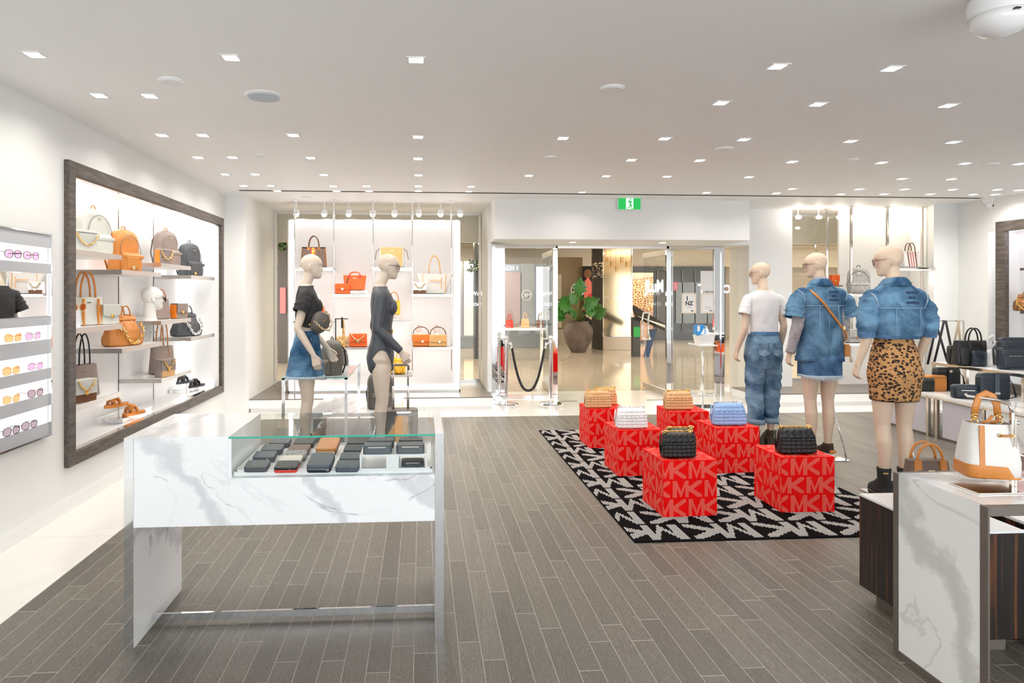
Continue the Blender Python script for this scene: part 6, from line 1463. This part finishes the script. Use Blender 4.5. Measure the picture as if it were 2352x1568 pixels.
t = tote('large pale tote with tan straps and zip pocket on the upper right window shelf', W_(998, 3, 0, 0), 0, 52*K, 46*K, .13, M['cwhite'], M['honey'], wt=84*K, hh=42*K, group=G, hw=13*K, hr=.007, both=True, logo=False)
MB().box((-12*K, -.07, 30*K), (14*K, -.064, 32*K)).build('pocket_zip', M['honey'], t); MB().tube([(-28*K, -.055, 20*K), (-27*K, -.038, 46*K)], .004, 6).build('piping', M['honey'], t); MB().tube([(24*K, -.07, 1*K), (26*K, -.038, 46*K)], .005, 6).build('piping', M['honey'], t); MB().tube([(16*K, -.062, 38*K), (15*K, -.08, 12*K)], .005, 6).build('tassel', M['honey'], t)
flapbag('small white crossbody with a gold chain before the pale tote', W_(964, 3, 0, -.11), 0, 31*K, 25*K, .06, M['wht'], fl=.66, group=G, cl=M['goldp'], chainm=M['goldp'], drape=True, low=M['brn'])
flapbag('orange shoulder bag half hidden behind the black tee mannequin', W_(733, 0, 1, -.03)+Vector((0, 0, 0)), 0, 24*K, 31*K, .07, M['orange'], fl=.5, group=G, cl=M['goldp'])
tt = W_(905, 2, 1, 0); rz2 = thing('acrylic_riser', 'round clear riser under the yellow satchel in the window', 'riser', tt)
MB().lathe([(.07, 0), (.07, .012), (.01, .02), (.01, .06), (.065, .065), (.065, .075)]).build('stand', M['acryl'], rz2, smooth=True, auto=40)
t = tote('honey yellow satchel with a ring handle on the middle window shelf', tt+Vector((0, 0, .076)), 0, 29*K, 32*K, .08, M['yel'], M['tan'], wt=27*K, hh=20*K, group=G, hw=10*K, both=True, charm=M['tan'])
flapbag('small cream crossbody with gold chain on the lower left window shelf', W_(787, 1, 1, -.02), 0, 29*K, 22*K, .05, M['camel'], fl=.6, group=G, chainm=M['goldp'], drape=True)
flapbag('bright orange chain shoulder bag on the lower window shelf', W_(823, 1, 1, -.02), 0, 40*K, 28*K, .07, M['orange'], fl=.62, group=G, chainm=M['goldp'], drape=True, cl=M['goldp'])
for px, m, lab in ((967, 'orange2', 'orange baguette bag on the lower right window shelf'), (1006, 'honey', 'honey coloured baguette bag on the lower right window shelf')):
    flapbag(lab, W_(px, 3, 1, .02 if m == 'orange2' else -.05), 0, 41*K, 25*K, .06, M[m], fl=.62, strap=M['brn'], sh=19*K, group=G, cl=M['goldp'], cx=.02, point=.012)
slt = slouch('yellow slouchy tote with thin handles on the bottom window shelf', W_(915, 2, 2, -.04), 0, .2, .2, .12, M['yel'], group=G, cm=M['yel'])
for px in (963, 1004):
    P = W_(px, 3, 1, .09); t = thing('display_hand', 'pale display hand holding up the strap, behind the '+('orange' if px == 963 else 'honey coloured')+' baguette bag', 'display hand', P, 0, 'display hands')
    mb = MB(); mb.tube([(0, 0, 0), (0, 0, .05), (0, 0, .13), (0, 0, .17)], [.03, .024, .02, .021], 12); hand(mb, (0, 0, .17), (0, 0, 1), (0, 1, 0), 1, .3, .8); mb.build('hand', mat('blush_plaster', (.85, .72, .68), .5), t, smooth=True)
# ---- glass table, bench
def GTp(px, py, z=.702): P = onZ(px, py, z); return P
P = GTp(757, 862); backpack('dark monogram backpack on the glass table', (P.x, P.y+.12, .702), -.9, .25, .34, .15, M['cgrey'], group=None, hm=M['blk'], strapm=M['blk'])
P = GTp(771, 838); t = thing('bag_stand', 'slim black T-shaped stand on the glass table with a hanging bucket bag', 'stand', (P.x, P.y, .702))
Z_ = onY(771, 733, P.y).z-.702; k_ = P.y/F
MB().box((-.05, -.06, 0), (.1, .06, .006)).box((-.006, -.006, 0), (.006, .006, Z_)).box((-.01, -.006, Z_), (28*k_, .006, Z_+.01)).build('stand', M['black'], t)
bx = P.x+17*k_; t = thing('bucket_bag', 'small dark monogram bucket bag hanging by a gold chain from the T-shaped stand', 'handbag', (bx, P.y-.02, .704))
MB().rings([[(x, y, z) for x, y in rrect(w_, d_, 26, 4)] for z, w_, d_ in ((0, 12*k_, .045), (.02, 12.5*k_, .05), (.1, 11*k_, .045), (.16, 8*k_, .03), (.175, 7*k_, .025))]).build('body', M['cgrey'], t, smooth=True, auto=50)
MB().tube([(x, y, .155) for x, y in rrect(8.2*k_, .032, 20, 3)], .004, 5, closed=True).build('drawstring', M['blk'], t); chainpart(t, [(-.0, 0, .17), (-.004, 0, .3), (0, 0, Z_-.0)], M['gold'], .005, .009); chainpart(t, [(.012, 0, .17), (.016, 0, .3), (.006, 0, Z_-.0)], M['gold'], .005, .009)
MB().box((-.02, -.012, Z_-.1), (-.0, .012, Z_+.02)).build('strap_pad', M['blk'], t)
P = onZ(872, 940, BZ); backpack('dark monogram weekender standing on the low bench behind the navy bodysuit mannequin', (P.x, P.y+.1, BZ+.001), .25, .27, .38, .16, M['cgrey'], hm=M['blk'], strapm=M['blk'])
D = 6.35; P = onD(920, 900, D); t = thing('suitcase', 'dark rolling suitcase with a raised telescopic handle by the navy bodysuit mannequin', 'suitcase', (P.x, P.y, 0)); k_ = D/F
zt = onY(920, 838, P.y).z
MB().rings([[(x, y, z) for x, y in rrect(.17*k2, .11*k2, 28, 6)] for z, k2 in ((.03, .94), (.05, 1), (.36, 1), (.385, .94))]).build('shell', M['cgrey'], t, smooth=True, auto=50)
MB().box((-.05, -.118, .06), (.08, -.108, .34)).build('front_panel', M['camel'], t, bevel=.002)
for sx in (-1, 1):
    MB().cyl((sx*17*k_, .02, .38), (sx*17*k_, .02, (zt+.4)/2), .012, 10).build('outer_tube', M['steel'], t, smooth=True); MB().cyl((sx*17*k_, .02, (zt+.4)/2), (sx*17*k_, .02, zt-.02), .009, 10).build('inner_tube', M['steel'], t, smooth=True)
    MB().cyl((sx*.13, -.01, .03), (sx*.13, .01, .03), .03, 12).build('wheel', M['black'], t)
MB().tube([(-18*k_, .02, zt-.05), (-18*k_, .02, zt-.01), (-14*k_, .02, zt), (14*k_, .02, zt), (18*k_, .02, zt-.01), (18*k_, .02, zt-.05)], .013, 10).build('grip', mat('taupe_grip', (.25, .2, .17), .4), t, smooth=True)
# chest pack on the black tee mannequin
bpy.context.view_layer.update()
Q = MD.matrix_world
t = thing('chest_pack', 'dark monogram chest pack with a gold chain worn by the black tee mannequin', 'handbag', Q @ Vector((.13, .11, 1.25))); t.rotation_euler = (0, -.45, MD.rotation_euler.z+PI-.75); t.scale = (.88,)*3
MB().rings([[(x, y, z) for x, y in rrect(w_, d_, 30, 3)] for z, w_, d_ in ((-.10, .05, .025), (-.09, .085, .045), (-.04, .115, .06), (.0, .12, .062), (.02, .12, .06), (.06, .095, .045), (.10, .055, .03), (.11, .03, .02))]).build('body', M['cgrey'], t, smooth=True, auto=60)
MB().tube([(-.118, -.0, .005), (-.08, -.045, .012), (0, -.064, .015), (.08, -.045, .012), (.118, 0, .005)], .004, 6).build('zip', M['gold'], t)
chainpart(t, [(-.10, -.03, .06), (-.07, -.075, -.04), (0, -.085, -.095), (.07, -.08, -.06), (.11, -.05, .02), (.08, -.04, .09)], M['goldp'], .006, .011)
sp_ = [Q @ Vector(v) for v in ((.02, .15, 1.26), (.12, .11, 1.235), (.155, .0, 1.235), (.12, -.09, 1.24), (0, -.115, 1.25), (-.12, -.09, 1.26), (-.155, .0, 1.27), (-.10, .12, 1.27), (.02, .155, 1.27))]
iv = t.matrix_basis.inverted(); bpy.context.view_layer.update(); iv = t.matrix_world.inverted()
MB().tube([iv @ v for v in sp_], .015, 8, flat=.25, up=tuple(iv.to_3x3() @ Vector((0, 0, 1)))).build('strap', M['blk'], t, smooth=True); MB().cbox(iv @ (Q @ Vector((.158, .03, 1.235))), (.03, .03, .03)).build('buckle', M['gold'], t, bevel=.004)

# ---------------------------------------------------------------- wall showcase bags (left)
G = 'bags in the wall showcase'
def S_at(px, ci, k, x=-2.64):
    P = onX(px, 700, x); return Vector((x, P.y, SH[(ci, k)]+.001))
RT = 1.22
backpack('pale grey canvas backpack on the top shelf nearest the showcase edge', S_at(216, 0, 0, -2.66), RT, .27, .37, .13, M['cpale'], group=G, hm=M['tan'])
boxbag('pale monogram box bag with gold chain before the pale backpack', S_at(189, 0, 0, -2.58), RT, .22, .17, .09, M['cpale'], group=G, cm=M['gold'], pocket=False)
backpack('tan leather backpack on the upper wall shelf', S_at(285, 1, 0, -2.64), RT, .27, .37, .15, M['tan'], pocket=M['tan'], group=G)
flapbag('small tan flap bag in front of the tan backpack', S_at(300, 1, 0, -2.52), RT, .14, .11, .05, M['tan'], group=G, cl=M['goldp'], fl=.8)
backpack('taupe monogram backpack on the third upper wall shelf', S_at(382, 2, 0, -2.64), RT, .27, .36, .13, M['cbrown'] if 0 else canvas('taupe_monogram', (.24, .18, .16), (.33, .26, .23), 80), group=G, hm=M['tan'])
M['ctaupe'] = MATS['taupe_monogram']
boxbag('taupe box bag with an orange side before the taupe backpack', S_at(376, 2, 0, -2.53), RT, .17, .15, .07, M['ctaupe'], group=G, side=M['orange2'], cm=M['gold'], pocket=False)
backpack('slate grey backpack on the farthest upper wall shelf', S_at(436, 3, 0, -2.64), RT, .28, .38, .14, M['gry'], group=G, hm=M['gry'])
flapbag('small charcoal flap bag before the slate backpack', S_at(443, 3, 0, -2.51), RT, .12, .10, .05, M['gry'], group=G, fl=.8)
t = tote('pale tote with tall tan straps on the middle shelf by the showcase edge', S_at(196, 0, 1, -2.64), RT, .27, .22, .12, M['cpale'], M['tan'], wt=.29, hh=.2, group=G, hw=.07, hr=.008)
for sx in (-.07, .07): MB().box((sx-.008, -.064, .0), (sx+.008, -.05, .21)).build('strap_band', M['tan'], t)
flapbag('pale monogram flap bag with a tan side on the middle wall shelf', S_at(246, 0, 1, -2.56), RT+.1, .2, .155, .085, M['cpale'], group=G, side=M['tan'], fl=.6, point=.03)
slouch('tan slouchy bag with a thick gold chain on the second column shelf', S_at(282, 1, 1, -2.62), RT, .36, .26, .2, M['tan'], group=G)
t = tote('brown tote behind the white display head', S_at(366, 2, 1, -2.66), RT, .24, .2, .1, M['ctaupe'], M['tan'], hh=.1, group=G, hw=.06)
P = S_at(346, 2, 1, -2.56); t = thing('bust_form', 'white display head wearing sunglasses on the wall shelf', 'display head', P, -.9)
mb = MB(); mb.M = Matrix.Rotation(0, 4, 'Z'); mb.tube([(0, -.01, 0), (0, -.01, .03), (0, -.01, .1), (0, .0, .18)], [.075, .06, .055, .055], 20); head(mb, (0, .01, .135), 0, 0)
finish_body(mb, t, mat('white_plaster_head', (.86, .84, .8), .5), .0045, 'head'); DH = t
bpy.context.view_layer.update()
g_ = sunglasses('sunglasses', 'dark sunglasses on the white display head', (0, 0, 0), 0, M['lens'], M['blk'], None, w=.14, h=.05); g_.matrix_world = DH.matrix_world @ Matrix.Translation((0, .125, .205)) @ Matrix.Rotation(PI, 4, 'Z')
P = S_at(181, 0, 1, -2.5); g_ = sunglasses('sunglasses', 'rose tinted sunglasses before the pale tote with tall straps', (P.x, P.y, P.z+.15), RT, M['lensb'], M['goldp'], None, w=.15, h=.055)
MB().box((-.02, .005, -.15), (.02, .02, -.0)).box((-.05, -.02, -.15), (.05, .05, -.146)).build('acrylic_stand', M['acryl'], g_)
flapbag('taupe flap bag with a tan side on the third column shelf', S_at(410, 2, 1, -2.55), RT+.1, .18, .15, .09, M['ctaupe'], group=G, side=M['orange2'], fl=.6)
slouch('charcoal slouchy bag with a silver chain on the farthest wall shelf', S_at(428, 3, 1, -2.62), RT, .38, .25, .2, M['gry'], group=G, cm=M['chrome'])
t = tote('taupe tote with thin tan straps on the low wall shelf', S_at(372, 2, 2, -2.64), RT, .28, .27, .12, M['ctaupe'], M['tan'], wt=.27, hh=.26, group=G, hw=.05, charm=M['goldp'])
flapbag('taupe flap bag with gold chain before the taupe tote', S_at(378, 2, 2, -2.51), RT, .19, .16, .09, M['ctaupe'], group=G, chainm=M['gold'], drape=True, fl=.62, low=M['camel'])
st_ = thing('bag_stand', 'slim metal stand behind the taupe tote on the low wall shelf', 'stand', S_at(352, 2, 2, -2.74)); MB().box((-.004, -.07, 0), (.004, -.062, .42)).box((-.004, .062, 0), (.004, .07, .42)).box((-.004, -.07, .414), (.004, .07, .422)).box((-.05, -.08, 0), (.05, .08, .004)).build('stand', M['nickel'], st_)
t = tote('brown tote with a black strap on the lowest shelf by the showcase edge', S_at(188, 0, 2, -2.64), RT, .26, .25, .12, M['ctaupe'], M['blk'], hh=.24, group=G, hw=.05)
flapbag('pale grey flap bag with gold chain before the brown tote', S_at(186, 0, 2, -2.52), RT, .2, .16, .09, M['cpale'], group=G, chainm=M['gold'], drape=True, fl=.62, low=M['brn'])
def slab(px, py, lab): P = onZ(px, py, NZ0); t = thing('marble_block', lab, 'riser', (P.x, P.y, NZ0), 0); MB().box((-.12, -.3, 0), (.1, .3, .05)).build('block', M['mar3'], t, bevel=.002); return P
def sandal(px, py, z, m, lab, stand=0, rz=-.4):
    P = onZ(px, py, z+stand); t = thing('sandal', lab, 'shoe', (P.x, P.y, z), rz)
    if stand: MB().cyl((0, .02, 0), (0, .02, stand), .004, 8).box((-.06, -.04, 0), (.06, .08, .004)).build('stand', M['nickel'], t)
    o = [(x, y) for x, y in rrect(.042, .12, 26, 2.3)]
    MB().rings([[(x, y, stand+.002) for x, y in o], [(x*1.04, y*1.02, stand+.012) for x, y in o], [(x, y, stand+.028) for x, y in o]]).build('sole', m, t, smooth=True, auto=50)
    for yy in (-.055, -.005): MB().tube([(-.044, yy, stand+.02), (-.036, yy, stand+.055), (0, yy, stand+.075), (.036, yy, stand+.055), (.044, yy, stand+.02)], [.02]*5, 8, flat=.3, up=(0, 1, 0)).build('strap', m, t, smooth=True)
    MB().ball((0, -.03, stand+.082), .035, 7, sc=(1.2, .9, .6)).build('puff', m, t, smooth=True); return t
P = slab(291, 958, 'veined marble block with tan sandals on the showcase floor'); z = NZ0+.051
sandal(268, 934, z, M['tan'], 'tan sandal raised on a stand over the marble block', .1); sandal(308, 952, z, M['tan'], 'tan sandal lying flat on the marble block')
P = slab(435, 895, 'veined marble block with black sandals on the showcase floor')
sandal(425, 880, z, M['gry'], 'grey sandal raised on a stand at the far end of the showcase', .1); sandal(452, 888, z, M['blk'], 'black sandal lying on the far marble block')

# ---------------------------------------------------------------- right display shelves
P = onY(2090, 612, 8.6); k_ = 8.8/F
tote('white tote with brown and red stripes on the hanging right shelf', (P.x, 8.6, RS['tote']+.001), .2, 50*k_, 38*k_, .12, M['cwhite'], M['brn'], hh=20*k_, stripes=[(-.075, .018, M['brn']), (-.03, .012, M['red']), (.01, .012, M['red']), (.055, .018, M['brn'])], charm=M['gold'], trim=M['cream'])
P = onY(1972, 672, 8.75); backpack('black and white monogram backpack on the hanging right shelf', (P.x, 8.75, RS['pack']+.001), -.5, 48*k_, 62*k_, .15, M['cbw'], hm=M['blk'], strapm=M['blk'], zipm=M['blk'])
P = onY(1962, 785, 8.6); flapbag('black and white monogram flap bag on the low right shelf', (P.x, 8.6, RS['low']+.001), .1, 40*k_, 30*k_, .1, M['cbw'], fl=.6)
P = onY(1925, 700, 9.2); P2 = onY(1923, 655, 9.0)
tt_ = thing('display_shelf', 'short shelf behind the denim vest carrying an orange bag', 'shelf', (P2.x, 9.0, P2.z)); MB().box((-.12, -.1, -.02), (.02, .1, 0)).build('board', M['nickel'], tt_)
flapbag('orange bag peeping out behind the denim vest mannequin', (P2.x-.05, 9.0, P2.z+.001), 0, .12, .14, .08, M['orange'])
# right wall recess item
P = onX(2345, 712, XR+.2); slouch('tan and brown monogram pouch on the right wall shelf', (XR+.2, P.y-.1, RZ_LOW+.001), -1.2, .3, .2, .14, canvas('tan_check', (.5, .2, .05), (.2, .1, .05), 20))
# ---------------------------------------------------------------- dark bags on the low marble table and upper tier
G = 'dark bags on the back tables'
ra = LT.rotation_euler.z
def LP(px, py, z=None, dy=0):
    z = LZ if z is None else z; P = onZ(px, py, z); return Vector((P.x, P.y+dy, z+.001))
boxbag('black zip camera bag on the low marble table beside the leopard skirt', LP(2128, 899, dy=.06), -.25, .22, .14, .10, M['blk'], G)
t = boxbag('black messenger bag with a wide strap on the low marble table', LP(2190, 899, dy=.1), -.1, .27, .25, .08, M['blk'], G, strap=M['blk'], name='messenger_bag', e=8, pocket=False); MB().box((-.01, -.052, .02), (.035, -.044, .235)).build('front_strap', M['black'], t); MB().box((-.0, -.056, .2), (.03, -.05, .225)).build('buckle', M['nickel'], t)
boxbag('navy rounded zip waist bag on the low marble table', LP(2228, 916, dy=.06), -.3, .24, .135, .10, M['navy'], G, name='waist_bag', strap=M['navy'])
t = boxbag('tall navy tote-shaped messenger bag at the right of the low marble table', LP(2300, 920, dy=.1), -.15, .29, .26, .09, M['navy'], G, name='messenger_bag', e=8, strap=M['navy'], pocket=False); MB().box((-.01, -.055, .03), (.03, -.046, .25)).build('front_strap', M['slate'], t); MB().box((-.015, -.058, .055), (.035, -.05, .075)).build('buckle', M['chrome'], t)
boxbag('orange leather box bag half hidden behind the leopard skirt', LP(2108, 894, dy=.24), -.2, .2, .15, .08, M['orange'], G, pocket=False)
boxbag('navy box bag at the back of the low marble table', LP(2160, 900, dy=.3), -.1, .2, .15, .08, M['navy'], G, pocket=False)
boxbag('tan camouflage bag behind the black messenger bag', LP(2205, 908, dy=.33), -.1, .22, .17, .08, M['tan'], G, pocket=False)
duffel('large black briefcase with two handles on the upper tier', LP(2266, 843, UZ, .17), -.15, .42, .27, .14, M['blk'], G)
boxbag('black square crossbody with round pocket on the upper tier', LP(2210, 838, UZ, .06), -.15, .21, .21, .08, M['blk'], G, name='crossbody_bag', strap=M['blk'])
boxbag('small navy crossbody before the black briefcase', LP(2252, 842, UZ, .03), -.1, .14, .17, .06, M['navy'], G, name='crossbody_bag')
boxbag('navy messenger bag with a blue strap at the right edge of the upper tier', LP(2340, 850, UZ, .08), -.2, .26, .23, .1, M['navy'], G, name='messenger_bag', strap=M['slate'])
boxbag('dark navy case behind the messenger bag at the right edge', LP(2372, 853, UZ, .22), -.2, .28, .33, .09, M['navy'], G, name='document_bag', pocket=False)
P = LP(2278, 842, UZ, .03); t = thing('display_hand', 'white upright display hand beside the small navy crossbody', 'display hand', P, .2, 'display hands')
mb = MB(); mb.tube([(0, 0, 0), (0, 0, .03), (0, 0, .13), (0, 0, .19)], [.036, .03, .024, .024], 14); hand(mb, (0, 0, .19), (0, 0, 1), (0, 1, 0), -1, .2, 1.0); mb.build('hand', mat('white_plaster_hand', (.84, .84, .84), .45), t, smooth=True)
M['dkstrap'] = mat('dark_webbing', (.03, .02, .025), .8); M['khaki'] = mat('khaki_webbing', (.36, .29, .2), .8)
# strap rail with hanging crossed straps
Yr = 7.9; a = onY(2120, 738, Yr); b = onY(2214, 738, Yr)
t = thing('strap_rail', 'slim metal rail carrying crossed woven shoulder straps', 'rail', (a.x, Yr, 0)); Lr = b.x-a.x
MB().box((0, -.006, a.z), (Lr, .006, a.z+.01)).box((Lr-.012, -.006, .0), (Lr, .006, a.z)).box((0, -.006, 0), (.012, .006, a.z)).box((-.02, -.1, 0), (Lr+.02, .1, .006)).build('stand', M['nickel'], t)
zt = a.z; zb = onY(2140, 838, Yr).z
for (x0, x1, m, lab) in ((2150, 2128, 'blk', 'black woven strap leaning to the near side'), (2146, 2176, 'blk', 'black woven strap crossing the first strap'), (2166, 2142, 'dkstrap', 'dark brown woven strap in the middle of the rail'), (2170, 2190, 'blk', 'black woven strap leaning right on the rail'), (2200, 2178, 'khaki', 'khaki woven strap leaning left'), (2198, 2208, 'khaki', 'khaki woven strap at the end of the rail')):
    p0, p1 = onY(x0, 740, Yr), onY(x1, 838, Yr); s_ = thing('shoulder_strap', lab, 'strap', (p0.x, Yr-.012, zt), 0, 'straps on the rail')
    MB().tube([(0, .012, .012), (0, -.004, .006), ((p1.x-p0.x)*.5, -.006, (zb-zt)*.5), (p1.x-p0.x, -.004, zb-zt)], .017, 8, flat=.18, up=(0, 1, 0)).build('webbing', M[m], s_, smooth=True); MB().cbox((p1.x-p0.x, -.006, zb-zt), (.03, .008, .02)).build('hook', M['nickel'], s_, bevel=.002)

# ---------------------------------------------------------------- bucket bag on its stand, near right
P = onZ(2245, 1105, TT); D = P.y; k_ = 2.5/F
bx = thing('bucket_bag', 'white monogram bucket bag with tan base and handle hanging over the marble table', 'handbag', (onY(2268, 1090, 2.42).x, 2.42, TT+.035), -.25)
n = 40; rs = []
for z, w_, d_, e in ((0, .088, .06, 5), (.008, .094, .066, 5), (.06, .098, .068, 4), (.12, .092, .062, 3.5), (.17, .084, .055, 3.2), (.205, .078, .050, 3)):
    rs.append([(x, y, z) for x, y in rrect(w_, d_, n, e)])
inner = [[(x*.96, y*.95, z) for x, y in rrect(.078, .05, n, 3)] for z in (.205, .15)]
MB().rings(rs+inner).build('body', canvas('white_logo_canvas', (.8, .77, .73), (.74, .71, .67), 150), bx, smooth=True, auto=60)
MB().rings([[(x*.95, y*.94, z) for x, y in rrect(.078, .05, n, 3)] for z in (.16, .2)], cap=True).build('lining', M['brn'], bx)
# tan base wrap, higher at the near corner
mb = MB(); rs = []
for z, k2 in ((-.001, .97), (.006, 1.03), (1, 1.03)):
    r = []
    for x, y in rrect(.098, .07, n, 4.6):
        zt_ = .052*max(0, min(1, (-x+.06)/.06+.0)) if z == 1 else z
        if z == 1: zt_ = max(.007, .05*(1 if x < .03 else max(0, 1-(x-.03)/.035)))
        q2 = (1.03 if x < .03 else max(.93, 1.03-(x-.03)*2.4)) if z > .001 else k2
        r.append((x*q2*(1 if z != 1 else .985), y*q2*(1 if z != 1 else .985), zt_))
    rs.append(r)
mb.rings(rs).build('leather_base', M['tan'], bx, smooth=True, auto=60)
MB().add([(-.062, -.068, .045), (-.044, -.07, .045), (-.040, -.058, .20), (-.056, -.056, .20), (-.062, -.062, .045), (-.044, -.064, .045), (-.040, -.052, .20), (-.056, -.05, .20)], [(0,1,2,3),(0,4,5,1),(1,5,6,2),(2,6,7,3),(3,7,4,0)]).build('side_band', M['tan'], bx)
MB().tube([(.012, -.062, .165), (.022, -.07, .165), (.045, -.068, .166), (.054, -.058, .166)], .004, 8).build('drawstring', M['tan'], bx, smooth=True)
MB().torus((.055, -.057, .166), .007, .002, (.2, -1, 0), 12, 5).build('eyelet', M['gold'], bx, smooth=True); MB().torus((.012, -.06, .165), .006, .002, (0, -1, 0), 12, 5).build('eyelet', M['gold'], bx, smooth=True)
hp = [(-.045+.0, -.0, .230), (-.040, 0, .272), (-.028, 0, .305), (-.005, 0, .318), (.018, 0, .307), (.032, 0, .275), (.036, 0, .232)]
MB().tube(hp, .0135, 10, flat=.28, up=(0, 1, 0)).build('handle', M['tan'], bx, smooth=True)
for x, z in ((-.047, .205), (.038, .205)):
    MB().torus((x, -.005, z+.022), .011, .003, (0, 1, .3)).torus((x-.002, -.008, z+.002), .010, .003, (.5, 1, 0)).tube([(x, 0, z+.03), (x+.004, -.004, z+.012)], .005, 6).build('gold_ring', M['gold'], bx, smooth=True)
MB().tube([(-.03, -.02, .205), (-.01, -.025, .215), (.006, -.02, .235)], .006, 6, flat=.5).tube([(.01, .0, .2), (.03, -.01, .215), (.045, .0, .225)], .006, 6, flat=.5).build('tie_end', M['tan'], bx, smooth=True)
st_ = thing('bag_stand', 'polished metal stand from which the white bucket bag hangs', 'stand', (onY(2322, 1120, 2.36).x, 2.30, TT))
zt = onY(2300, 925, 2.4).z-TT
MB().box((-.20, -.02, 0), (.12, .12, .006)).build('base_plate', M['nickel'], st_, bevel=.001)
MB().box((-.006, .05, .006), (.006, .062, zt-.03)).box((.008, .05, .006), (.016, .062, zt-.05)).build('upright', M['nickel'], st_, bevel=.001)
MB().tube([(0, .056, zt-.03), (0, .066, zt), (-.02, .1, zt+.012), (-.10, .15, zt+.02), (-.105, .15, zt+.028)], .006, 8).build('arm', M['nickel'], st_, smooth=True); MB().ball((.024, .056, zt-.07), .009, 6).build('screw', M['nickel'], st_, smooth=True)
# acrylic logo block at the right edge
P = onY(2345, 1070, 2.5); t = thing('glitter_block', 'pink and silver mirrored display block at the right edge of the marble table', 'display block', (P.x, 2.48, TT)); mb = MB()
for i in range(5): mb.box((i*.022, 0, 0), (i*.022+.018, .06, .085-.012*(i % 2)))
mb.build('block', mat('pink_mirror', (.8, .6, .65), .08, .9), t)
# brown satchel on the plinth
P = onZ(2118, 1088, PLZ); t = tote('brown satchel with tan handles on the ebony plinth behind the marble table', (onY(2128, 1070, 2.8).x, 2.8, PLZ+.001), -.1, .21, .235, .11, M['cbrown'], M['tan'], wt=.17, hh=.075, tabs=M['tan'], charm=M['gold'], hw=.055, name='satchel')
# bags reflected in the left sidelight, modelled as totes on an added table
P = onY(1200, 752, 14.5); t = thing('reflected_bag_table', 'added white table with totes modelling bags reflected in the left sidelight', 'table', (P.x, 14.5, 0)); a = onY(1160, 752, 14.5); b = onY(1258, 752, 14.5)
hw_ = (b.x-a.x)/2; MB().box((-hw_, -.25, P.z-.05), (hw_, .25, P.z)).build('table_top', M['white'], t)
for sx in (-1, 1): MB().box((sx*hw_*.9-.03, -.03, 0), (sx*hw_*.9+.03, .03, P.z-.05)).build('leg', M['white'], t)
k_ = 14.5/F; zt = P.z
for i, (px, w_, h_, m, lab) in enumerate(((1170, 18, 22, 'red', 'small red-brown tote modelling a bag reflected in the left sidelight'), (1206, 20, 26, 'camel', 'camel tote modelling a bag reflected in the left sidelight'), (1240, 18, 22, 'brn', 'brown tote modelling a bag reflected in the left sidelight'))):
    q = onY(px, 740, 14.45); tote(lab, (q.x, 14.45, zt+.001), 0, w_*k_, h_*k_*.8, .12, M[m], M[m], hh=14*k_, logo=False, wt=w_*k_*.8)
